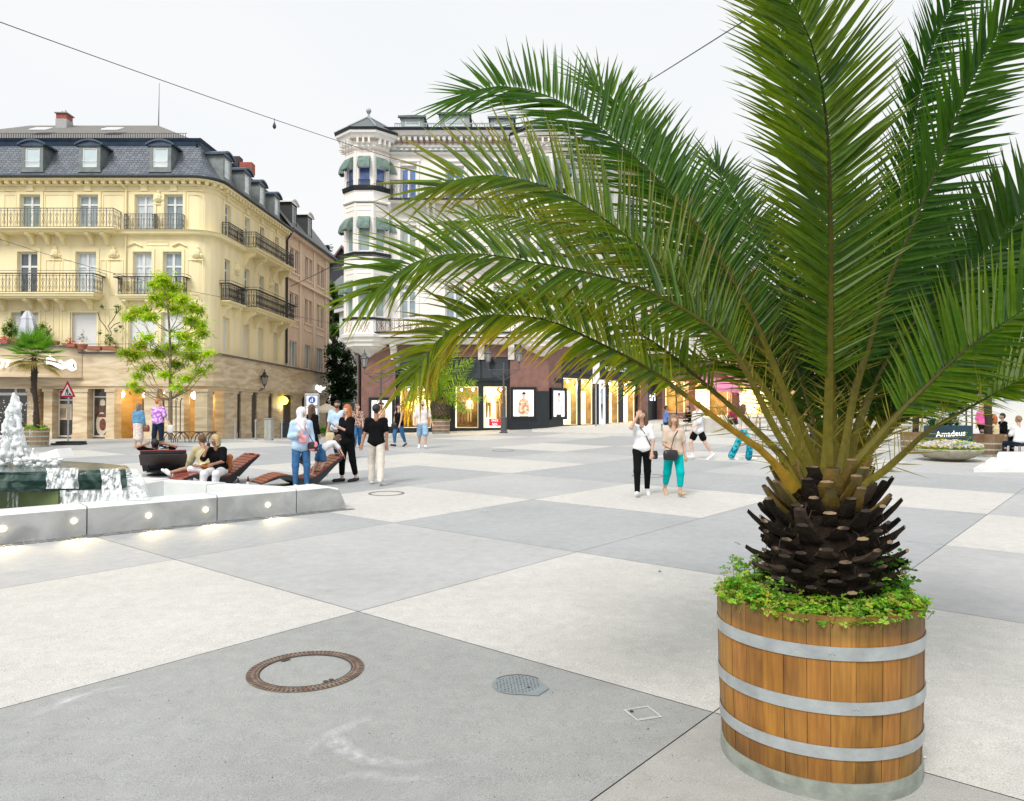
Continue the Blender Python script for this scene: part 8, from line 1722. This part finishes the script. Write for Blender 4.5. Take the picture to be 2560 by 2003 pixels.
b = MB(); b.T = Matrix(); b.sweep([(a_, b_, 0) for a_, b_ in [(X(-200), 38.45), (X(40), 38.55), (X(100), 38.75), (X(150), 39.1), (X(213), 39.75), (X(330), 39.7), (X(480), 39.7)]], [(0, Z(862)), (.03, Z(862)), (.03, Z(861)), (0, Z(861))]); tag(b.build('terrace_rail', IRON), 'thin dark rail along the edge of the terrace', 'railing')
# bollards, cabinet, cafe barrier
for px, py, h_, lab in ((588, 1099, .95, 'bollard before the first dark doorway of the side arcade'), (639, 1100, .95, 'bollard between the middle pillars of the side arcade'), (704, 1098, 1.0, 'bollard at the black barrier beside the grey cabinet'), (762, 1096, .9, 'bollard farthest along the side street')):
    q = G(px, py); t = thing('bollard', lab, 'bollard', tuple(q), 0, 'slim grey bollards along the side arcade'); b = MB(); b.lathe([(.09, 0), (.09, .04), (.045, .06), (.04, h_-.14), (.06, h_-.12), (.06, h_-.09), (.04, h_-.07), (.05, h_-.03), (.001, h_)], (0, 0, 0), 10); b.build('post', MATS['galvanised'], t, world=False)
q = G(669, 1101); b = MB(); k = q.y/F; b.bev(q.x-9*k, q.x+9*k, q.y, q.y+.4, q.z, q.z+53*k, .02); b.bev(q.x-10*k, q.x+10*k, q.y-.03, q.y+.43, q.z+53*k+.001, q.z+55*k, .01); b.bev(q.x-8*k, q.x-.02, q.y-.015, q.y-.002, q.z+.1, q.z+50*k, .004); b.bev(q.x+.02, q.x+8*k, q.y-.015, q.y-.002, q.z+.1, q.z+50*k, .004); tag(b.build('utility_cabinet', M('cabinet_grey', (.36, .37, .33), .6, .1, 5)), 'grey utility cabinet against the side arcade', 'cabinet')
q = G(712, 1096); b = MB(); k = q.y/F; b.bev(q.x-12*k, q.x+15*k, q.y, q.y+.1, q.z+.03, q.z+36*k, .01); b.bev(q.x-13*k, q.x+16*k, q.y-.02, q.y+.12, q.z+36*k, q.z+37.5*k, .008); b.bev(q.x-12*k, q.x-10*k, q.y-.15, q.y+.25, q.z, q.z+.03, .005); b.bev(q.x+13*k, q.x+15*k, q.y-.15, q.y+.25, q.z, q.z+.03, .005); tag(b.build('cafe_barrier', BLK), 'black cafe windbreak panel at the corner of the side street', 'barrier')
q = G(868, 1095); b = MB(); k = q.y/F; b.bev(q.x-12*k, q.x+18*k, q.y, q.y+.3, q.z, q.z+88*k, .02); b.bev(q.x-10*k, q.x+16*k, q.y-.012, q.y-.002, q.z+.2, q.z+84*k, .004); tag(b.build('advert_stand', BLK), 'tall black free standing panel left of the bright poster with the peach top woman', 'advertising stand')
q = G(747, 1098); b = MB(); k = q.y/F; b.bev(q.x-8*k, q.x+8*k, q.y, q.y+.08, q.z+.05, q.z+58*k, .01); b.mi = 1
for i in range(4): b.ball((q.x, q.y-.012, q.z+(18+i*10)*k), .05, 6)
tag(b.build('menu_board', [M('board_plum', (.07, .012, .02), .5, .1, 5), RED]), 'dark plum menu board beside the cafe parasols', 'sign')
q = P(800, 972, 57); mb = MB(); mb.prism([(q.x+a*.1, 56.9, q.z+c*.1) for a, c in ((-4, 1), (-2, 3.2), (-.5, 2), (1, 2.5), (2, 1), (4.5, 1.6), (3.6, -.5), (2, -1), (1, -3), (-1, -2.6), (-2, -.8), (-3.6, -1))], .1, (0, 1, 0)); mb.mi = 1; mb.tube([(q.x+.3, 57.05, q.z), (q.x-1.2, 57.1, q.z+.1)], .03, 4); tag(mb.build('hanging_sign', [SIGNW, IRON]), 'small white glowing butterfly shaped shop sign at the end of the arcade', 'sign')
# cafe greenery and chairs in the side street
mb = MB(); r = random.Random(3); q = G(822, 1092); leafcloud(mb, [(q.x-.3, q.y, q.z+.4, .5, .4, .35), (q.x+.4, q.y, q.z+.35, .5, .4, .3)], 900, .07, [(.08, .24, .03), (.15, .34, .04)], r, 2); tag(mb.build('shrub', LEAF), 'bright green low shrub behind the red haired woman at the cafe edge', 'shrub')
CHM = M('chair_metal', (.05, .05, .05), .5, .1, 5); CHW = M('chair_wicker', (.42, .33, .22), .8, .2, 12)
def cafe_chair(px, py, rz, label, m=None, D=None):
    q = G(px, py); t = thing('cafe_chair', label, 'chair', tuple(q), R(rz), 'cafe chairs'); b = MB(); b.bev(-.21, .21, -.2, .2, .43, .46, .01); b.build('seat', m or CHM, t, world=False); b = MB(); b.bev(-.21, .21, .19, .22, .55, .85, .01); b.build('backrest', m or CHM, t, world=False)
    for sx_ in (-.19, .19):
        for sy_ in (-.18, .2): b = MB(); b.tube([(sx_, sy_, 0), (sx_, sy_, .43 if sy_ < 0 else .84)], .012, 4); b.build('leg', CHM, t, world=False)
    return q
def cafe_table(px, py, label):
    q = G(px, py); t = thing('cafe_table', label, 'table', tuple(q), 0, 'cafe tables'); b = MB(); b.lathe([(.36, .72), (.37, .735), (.36, .75)], (0, 0, 0), 16); b.build('tabletop', CHM, t, world=False)
    b = MB(); b.tube([(0, 0, .02), (0, 0, .72)], .03, 6)
    for k in range(3): a = k*2.09+.4; b.tube([(.28*math.cos(a), .28*math.sin(a), .01), (.1*math.cos(a), .1*math.sin(a), .12), (0, 0, .2)], .018, 5)
    b.build('pedestal', CHM, t, world=False)
def sitter(px, py, hd, label, wear, **kw):
    q = cafe_chair(px, py, hd, 'cafe chair of the '+label.split(' ', 1)[1] if len(label.split()) < 11 else 'cafe chair under a seated guest'); person(label, q.x, q.y, hd, dict(spine=(0, .05, 1), rt=(.1, 1, -.05), rs=(.02, .1, -1), lt=(-.1, 1, -.05), ls=(-.02, .1, -1), ru=(.15, .4, -1), re=(-.4, .8, .3), lu=(-.15, .35, -1), le=(.3, 1, -.1)), wear, 1.72, lift=.53, vox=.014, **kw)
sitter(1664, 1084, 265, 'seated man in a blue top near the passage', dict(top=(cloth('blue_top', (.13, .22, .50)), .8, .3, .025), bottom=(NAV, 2, 0), shoes=(SHB, 1), hair=(HB, 'short'), skin='tan'))
sitter(1722, 1086, 95, 'seated guest in black with pale shorts', dict(top=(BLKC, .8, .3, .025), bottom=(CRC, .95, .01), shoes=(SHB, 1), hair=(HB, 'short')), female=True)
cafe_table(1695, 1085, 'round cafe table between the two guests by the passage'); cafe_table(1900, 1084, 'round cafe table behind the palm stalks, left'); cafe_table(1990, 1084, 'round cafe table behind the palm stalks, right')
for px, rz in ((1870, 60), (1930, 250), (1965, 80), (2020, 280)): cafe_chair(px, 1084, rz, 'empty cafe chair behind the palm stalks', CHW)
sitter(1836, 1083, 120, 'seated guest in dark red behind the fronds', dict(top=(cloth('wine_top', (.30, .03, .06)), 1.5, .3, .02), bottom=(NAV, 2, 0), shoes=(SHB, 1), hair=(HBR, 'short')))
b = MB(); q = G(1790, 1090); k = q.y/F; b.bev(q.x-26*k, q.x+30*k, q.y, q.y+.9, q.z, q.z+44*k, .03); b.bev(q.x-24*k, q.x+28*k, q.y+.05, q.y+.85, q.z+44*k-.02, q.z+44*k+.03, .02); tag(b.build('concrete_block', M('concrete_warm', (.48, .45, .40), .85, .1, 4, .2)), 'warm grey concrete planter block at the kerb behind the teal trousers', 'planter')
t = thing('olive_tree', 'little round topped olive tree in front of the lit cafe window', 'tree', tuple(G(1690, 1078))); q = V_(ORG[t.name]); b = MB(); b.tube([q, q+V_((.03, 0, 1.2)), q+V_((0, 0, 2.0))], .03, 5); b.build('trunk', BARKD, t); b = MB(); r = random.Random(8); leafcloud(b, [(q.x, q.y, q.z+2.2, .55, .5, .35), (q.x+.3, q.y, q.z+2.0, .4, .4, .25)], 700, .07, [(.10, .15, .06), (.16, .20, .10)], r, 2); b.build('crown', LEAF, t); b = MB(); b.lathe([(.16, 0), (.22, .3), (.22, .33), (.01, .32)], tuple(q), 12); b.build('pot', TER, t)
# right-hand terrace guests
def guest(px, py, D, hd, label, wear, lift=.53, **kw):
    x = (px-1280)/F*D; q = V_((x, D, g(x, D))); t = thing('cafe_chair', 'chair under the '+label, 'chair', tuple(q), R(hd)); b = MB(); b.bev(-.23, .23, -.2, .2, .43, .46, .01); b.build('seat', BLK, t, world=False); b = MB(); b.bev(-.23, .23, .19, .22, .45, .92, .01); b.build('backrest', BLK, t, world=False); b = MB()
    for s1 in (-.2, .2):
        for s2 in (-.18, .19): b.tube([(s1, s2, 0), (s1, s2, .43)], .014, 4)
    b.build('leg_frame', CHM, t, world=False); person(label, x, D, hd, dict(spine=(0, .05, 1), rt=(.1, 1, -.05), rs=(.02, .1, -1), lt=(-.1, 1, -.05), ls=(-.02, .1, -1), ru=(.15, .5, -1), re=(-.3, .9, .2), lu=(-.15, .45, -1), le=(.3, 1, -.1)), wear, 1.72, lift=lift, vox=.014, **kw)
guest(2548, 0, 23.5, 10, 'guest in a white shirt at the right edge', dict(top=(WHC, .8, .2, .025), bottom=(NAV, 2, 0), shoes=(SHB, 1), hair=(HLB, 'short'))); guest(2508, 0, 27., 80, 'guest in black with black hair', dict(top=(BLKC, 1.9, .2, .025), bottom=(BLKC, 2, 0), shoes=(SHB, 1), hair=(HB, 'short'))); guest(2486, 0, 25., 30, 'guest in a pale yellow top', dict(top=(cloth('straw_top', (.75, .62, .38)), .8, .2, .025), bottom=(BLKC, 2, 0), shoes=(SHB, 1), hair=(HRD, 'bob')), female=True)
x = (2454-1280)/F*29; person('person in a bright pink top standing by the thick palm trunk', x, 29, 190, WALK, dict(top=(cloth('pink_top', (.80, .15, .38)), .9, .3, .02), bottom=(BLKC, 2, 0), shoes=(SHB, 1), hair=(HBL, 'long')), 1.60, vox=.014, female=True)
# shop window dummies
def dummy(px, py0, py1, T0, yy, label, up, low, D=None):
    D = Y0+yy; x = fx(px, D); z0 = fz(py1, D); s = (fz(py0, D)-z0)/1.50; t = thing('mannequin', label, 'mannequin', (x, D, z0), 0, 'headless shop window dummies'); o = lambda *v: tuple(c*s for c in v)
    q = [(o(-.07, 0, .92), o(-.05, 0, 1.08), .10*s, .085*s, None), (o(.07, 0, .92), o(.05, 0, 1.08), .10*s, .085*s, None), (o(-.05, 0, 1.08), o(-.09, 0, 1.32), .085*s, .085*s, None), (o(.05, 0, 1.08), o(.09, 0, 1.32), .085*s, .085*s, None), (o(0, 0, 1.38), o(0, 0, 1.48), .05*s, .045*s, None)]
    for sg in (-1, 1): q += [(o(sg*.17, 0, 1.34), o(sg*.22, .02, 1.08), .04*s, .033*s, None), (o(sg*.22, .02, 1.08), o(sg*.20, -.08, .85), .033*s, .022*s, None)]
    sdf_obj('torso', q, up, t, .016, .02); q = []
    for sg in (-1, 1): q += [(o(sg*.08, 0, .90), o(sg*.09, 0, .48), .088*s, .06*s, None), (o(sg*.09, 0, .48), o(sg*.09, 0, .06), .06*s, .045*s, None)]
    sdf_obj('legs', q, low, t, .016, .02); b = MB(); b.lathe([(.2, 0), (.2, .012)], (0, 0, 0), 12); b.build('stand', CHM, t, world=False)
YEL = M('dress_yellow', (.85, .55, .05), .7, .1, 6); CRM2 = M('dress_cream', (.82, .74, .55), .7, .05, 6); OLV = M('olive_cloth', (.30, .22, .07), .8, .1, 6); SAN = M('sand_cloth', (.62, .45, .22), .8, .1, 6); MAU = M('dress_mauve', (.18, .09, .09), .6, .2, 6)
dummy(1016, 1000, 1068, TW, .95, 'dummy in a long yellow dress in the left shop window', YEL, YEL); dummy(1038, 1000, 1066, TW, 1.15, 'dummy in cream beside the yellow dressed one', CRM2, CRM2); dummy(1155, 998, 1058, TW, .95, 'dummy in a dark mauve dress in the middle window', MAU, MAU); dummy(1174, 998, 1056, TW, 1.15, 'dummy in a cream top in the middle window', CRM2, SAN); dummy(1221, 980, 1045, TW, 1.05, 'dummy in cream top and olive trousers above the sale sign', CRM2, OLV); dummy(1246, 979, 1046, TW, .95, 'dummy in olive blouse and sand trousers above the sale sign', OLV, SAN)
# overhead wires with bulb lamps
WIRE = M('wire_blue_black', (.02, .03, .06), .5, .1, 5)
def wire(label, a, b_, r_, sag=.2, n=24, name='overhead_wire'):
    m = MB(); m.tube([a.lerp(b_, i/n)+V_((0, 0, -sag*4*(i/n)*(1-i/n))) for i in range(n+1)], r_, 5); return tag(m.build(name, WIRE), label, 'wire')
wire('long overhead wire running from the upper left corner to the palace turret', P(-140, 4, 20), P(1085, 428, 43.7), .014, .15)
wire('overhead wire rising to the upper right behind the big palm', P(1250, 425, 43.7), P(1990, -30, 14), .014, .1)
wire('thin wire from the tan house up to the palace turret', P(700, 728, 53), P(1120, 500, 43.8), .022, .25); wire('thin wire slanting across the yellow front', P(-60, 578, 37), P(548, 742, 40.2), .012, .25); wire('thin wire from the yellow side front to the tan house end', P(548, 742, 40.2), P(830, 808, 58), .014, .1)
for px, py, D, wy, lab in ((686, 315, 31.2, 296, 'dark drop shaped bulb lamp hanging from the long upper wire'), (922, 613, 43.6, 602, 'dark drop shaped bulb lamp hanging before the palace turret')):
    q = P(px, py, D); t = thing('pendant_lamp', lab, 'lamp', tuple(q), 0, 'dark pendant lamps on the wires'); b = MB(); k = D/F; b.lathe([(.01, 9*k), (.03, 8*k), (.04, 5.5*k), (4.2*k, 1*k), (4.6*k, -2*k), (3.5*k, -5.5*k), (1.2*k, -7.5*k), (.01, -8*k)], (0, 0, 0), 12); b.build('shade', WIRE, t, world=False, smooth=True); b = MB(); b.tube([(0, 0, 8*k), (0, 0, (py-wy)*k)], .012, 4); b.build('cord', WIRE, t, world=False)
# covers, marks and litter on the near paving
RUST = M('rusty_iron', (.13, .06, .04), .85, .35, 9, .4, col2=(.30, .23, .17)); GRM = M('cover_grey', (.20, .19, .18), .8, .3, 12); DKG = M('cover_dark', (.06, .05, .045), .85, .3, 12, .4)
def lz_(x, y): return g(x, y)
def ring_cover(px, py, r0, label, big=True):
    q = G(px, py); tz = math.atan(.0262); t = thing('manhole_cover', label, 'manhole cover', (q.x, q.y, g(q.x, q.y)+.003), 0); t.rotation_euler = (tz, 0, 0); b = MB()
    if big: b.lathe([(r0*.80, 0), (r0*.80, .004), (r0, .004), (r0, 0)], (0, 0, 0), 56, cap=False); b.mi = 1; b.lathe([(r0*.775, .0), (r0*.785, .006), (r0*.80, .006), (r0*.81, .0)], (0, 0, 0), 56, cap=False)
    else: b.mi = 2; b.lathe([(r0*.965, 0), (r0*.97, .004), (r0*.995, .004), (r0, 0)], (0, 0, 0), 48, cap=False); b.lathe([(r0*.85, 0), (r0*.852, .003), (r0*.868, .003), (r0*.87, 0)], (0, 0, 0), 48, cap=False); b.lathe([(r0*.87, .0006), (r0*.962, .0006)], (0, 0, 0), 48, cap=False)
    if big:
        for k in range(76):
            a = 2*math.pi*k/76
            for ra, rb_, da in ((.83, .87, 0), (.91, .99, .03)): b.add([(r0*ra*math.cos(a+da), r0*ra*math.sin(a+da), .0048), (r0*rb_*math.cos(a+da), r0*rb_*math.sin(a+da), .0048), (r0*rb_*math.cos(a+da+.045), r0*rb_*math.sin(a+da+.045), .0048), (r0*ra*math.cos(a+da+.045), r0*ra*math.sin(a+da+.045), .0048)], [(0, 1, 2, 3)])
        for a in (2.3, 2.42, -.85, -.7): b.lathe([(.02, .0048), (.001, .005)], (r0*.72*math.cos(a), r0*.72*math.sin(a), 0), 8)
    b.build('rim', [RUST, DKG, GRM], t, world=False); return t
ring_cover(765, 1677, .405, 'large round cover with rusty toothed rim in the near dark slab'); ring_cover(966, 1234, .36, 'round cover with thin dark rim near the end of the fountain wall', False); ring_cover(1258, 1127, .40, 'faint round cover in the middle distance of the square', False); ring_cover(1620, 1190, .4, 'faint round cover beside the two walking women', False)
tz = math.atan(.0262)
q = G(1294, 1713); t = thing('drain_cover', 'blue grey tread plate cover with one straight edge in the dark slab', 'drain cover', (q.x, q.y, q.z+.003)); t.rotation_mode = 'ZYX'; t.rotation_euler = (tz, 0, R(-24)); b = MB(); pts = [(.17*math.cos(a), .17*math.sin(a), 0) for a in [R(60+240*i/20) for i in range(21)]]+[(.20, -.12, 0), (.22, .02, 0)]; b.prism(pts, .003, (0, 0, 1)); b.build('plate', M('plate_bluegrey', (.27, .31, .33), .5, .1, 9, metal=.3), t, world=False); b = MB(); r = random.Random(1)
for i in range(-7, 8):
    for j in range(-7, 8):
        x_, y_ = i*.026+(j % 2)*.013, j*.024
        if math.hypot(x_, y_) < .155: a = .7 if (i+j) % 2 else -.7; b.tube([(x_-.007*math.cos(a), y_-.007*math.sin(a), .0035), (x_+.007*math.cos(a), y_+.007*math.sin(a), .0035)], .0022, 3)
b.tube([(.175*math.cos(a), .175*math.sin(a), .002) for a in [R(60+240*i/20) for i in range(10)]], .004, 4); b.build('studs', DKG, t, world=False); b = MB(); b.lathe([(.013, .0036), (.001, .0038)], (.09, -.02, 0), 8); b.build('lift_hole', MATS['sign_black'], t, world=False)
q = G(1607, 1785); t = thing('inspection_cover', 'small square inspection cover with pale worn metal edge near the tub', 'drain cover', (q.x, q.y, q.z+.003)); t.rotation_mode = 'ZYX'; t.rotation_euler = (tz, 0, R(20)); b = MB(); h = .085
for x0, x1, y0, y1 in ((-h, h, -h, -h+.008), (-h, h, h-.008, h), (-h, -h+.008, -h+.008, h-.008), (h-.008, h, -h+.008, h-.008), (-h+.02, h-.02, -h+.016, -h+.02)): b.box(x0, x1, y0, y1, 0, .003)
b.build('edge', M('edge_pale', (.62, .62, .60), .5, .1, 9), t, world=False); b = MB(); b.lathe([(.013, .0), (.012, .003), (.001, .003)], (-.05, .05, 0), 8); b.build('lift_hole', MATS['sign_black'], t, world=False)
# pale scuffs left by a turning machine, small stones, paper scraps
SC = bpy.data.materials.new('scuff'); SC.use_nodes = True; tt = SC.node_tree; bb = tt.nodes['Principled BSDF']; bb.inputs['Base Color'].default_value = (.80, .80, .82, 1); bb.inputs['Roughness'].default_value = .9; nn_ = tt.nodes.new('ShaderNodeTexNoise'); nn_.inputs['Scale'].default_value = 11; nn_.inputs['Detail'].default_value = 7; at_ = tt.nodes.new('ShaderNodeAttribute'); at_.attribute_name = 'tint'; tco = tt.nodes.new('ShaderNodeTexCoord'); tt.links.new(tco.outputs['Object'], nn_.inputs['Vector']); rp_ = tt.nodes.new('ShaderNodeValToRGB'); rp_.color_ramp.elements[0].position = .30; rp_.color_ramp.elements[1].position = .62; tt.links.new(nn_.outputs['Fac'], rp_.inputs[0]); mu = tt.nodes.new('ShaderNodeMath'); mu.operation = 'MULTIPLY'; tt.links.new(rp_.outputs[0], mu.inputs[0]); tt.links.new(at_.outputs['Fac'], mu.inputs[1]); tt.links.new(mu.outputs[0], bb.inputs['Alpha'])
def scuff(pl, wpx, strength=.8):
    c, L_ = resample([G(a, b_) for a, b_ in pl], 30); m = MB()
    for i in range(29):
        def off(j): d = (c[min(j+1, 29)]-c[max(j-1, 0)]).normalized(); n_ = V_((-d.y, d.x, 0)); w = wpx*(.35+math.sin(math.pi*j/29)); return [c[j]+n_*w*q for q in (-1, 0, 1)]
        A_, B_ = off(i), off(i+1); f0, f1 = math.sin(math.pi*i/29)*strength, math.sin(math.pi*(i+1)/29)*strength
        for k_ in (0, 1):
            vs = [A_[k_], B_[k_], B_[k_+1], A_[k_+1]]; vs = [(v.x, v.y, g(v.x, v.y)+.004) for v in vs]; e0 = 0 if k_ == 0 else 1
            fa, fb = (0, 1) if k_ == 0 else (1, 0); m.col = tuple((v,)*3 for v in (f0*fa, f1*fa, f1*fb, f0*fb)); m.add(vs, [(0, 1, 2, 3)])
    m.col = None; struct(m.build('paving_scuff', SC))
scuff([(945, 1785), (860, 1820), (835, 1850), (880, 1885), (950, 1905), (1040, 1910), (1110, 1893)], .065, .7); scuff([(760, 1900), (790, 1860), (870, 1820), (950, 1790)], .05, .5); scuff([(20, 1815), (120, 1775), (220, 1735), (340, 1715)], .06, .6); scuff([(780, 1960), (900, 1940), (1050, 1950), (1150, 1930)], .05, .3)
m = MB(); r = random.Random(12)
for _ in range(240):
    px, py = r.uniform(0, 1750), r.uniform(1560, 2000); q = G(px, py); s = r.uniform(.001, .004); m.lathe([(s, 0), (s*.8, s*.6), (.0001, s*.7)], (q.x, q.y, g(q.x, q.y)), 5); 
o_ = tag(m.build('grit', M('grit', (.03, .03, .03), .9, .5, 30, col2=(.30, .29, .27), lo=.5, hi=.6)), 'scattered grit on the near paving', 'grit', kind='stuff')
def scrap(px, py, s, label, m, seed): 
    r = random.Random(seed); q = G(px, py); b = MB(); b.add([(q.x+s*math.cos(a)*r.uniform(.5, 1), q.y+s*.6*math.sin(a)*r.uniform(.5, 1), q.z+r.uniform(.003, .012)) for a in [k*math.pi/3 for k in range(6)]]+[(q.x, q.y, q.z+.015)], [(k, (k+1) % 6, 6) for k in range(6)]); tag(b.build('paper_scrap', m), label, 'litter')
scrap(2310, 1897, .028, 'crumpled white paper scrap at the right foot of the near tub', MATS['flag_white'], 1); scrap(1780, 1738, .012, 'tiny pale scrap left of the near tub', MATS['flag_white'], 2); scrap(1214, 1278, .04, 'small white scrap in the middle of the square', MATS['flag_white'], 3); scrap(1650, 1430, .03, 'thin dark twig on the light slab', DKG, 4); scrap(1620, 1826, .006, 'dark leaf fragment near the square inspection cover', DKG, 5)
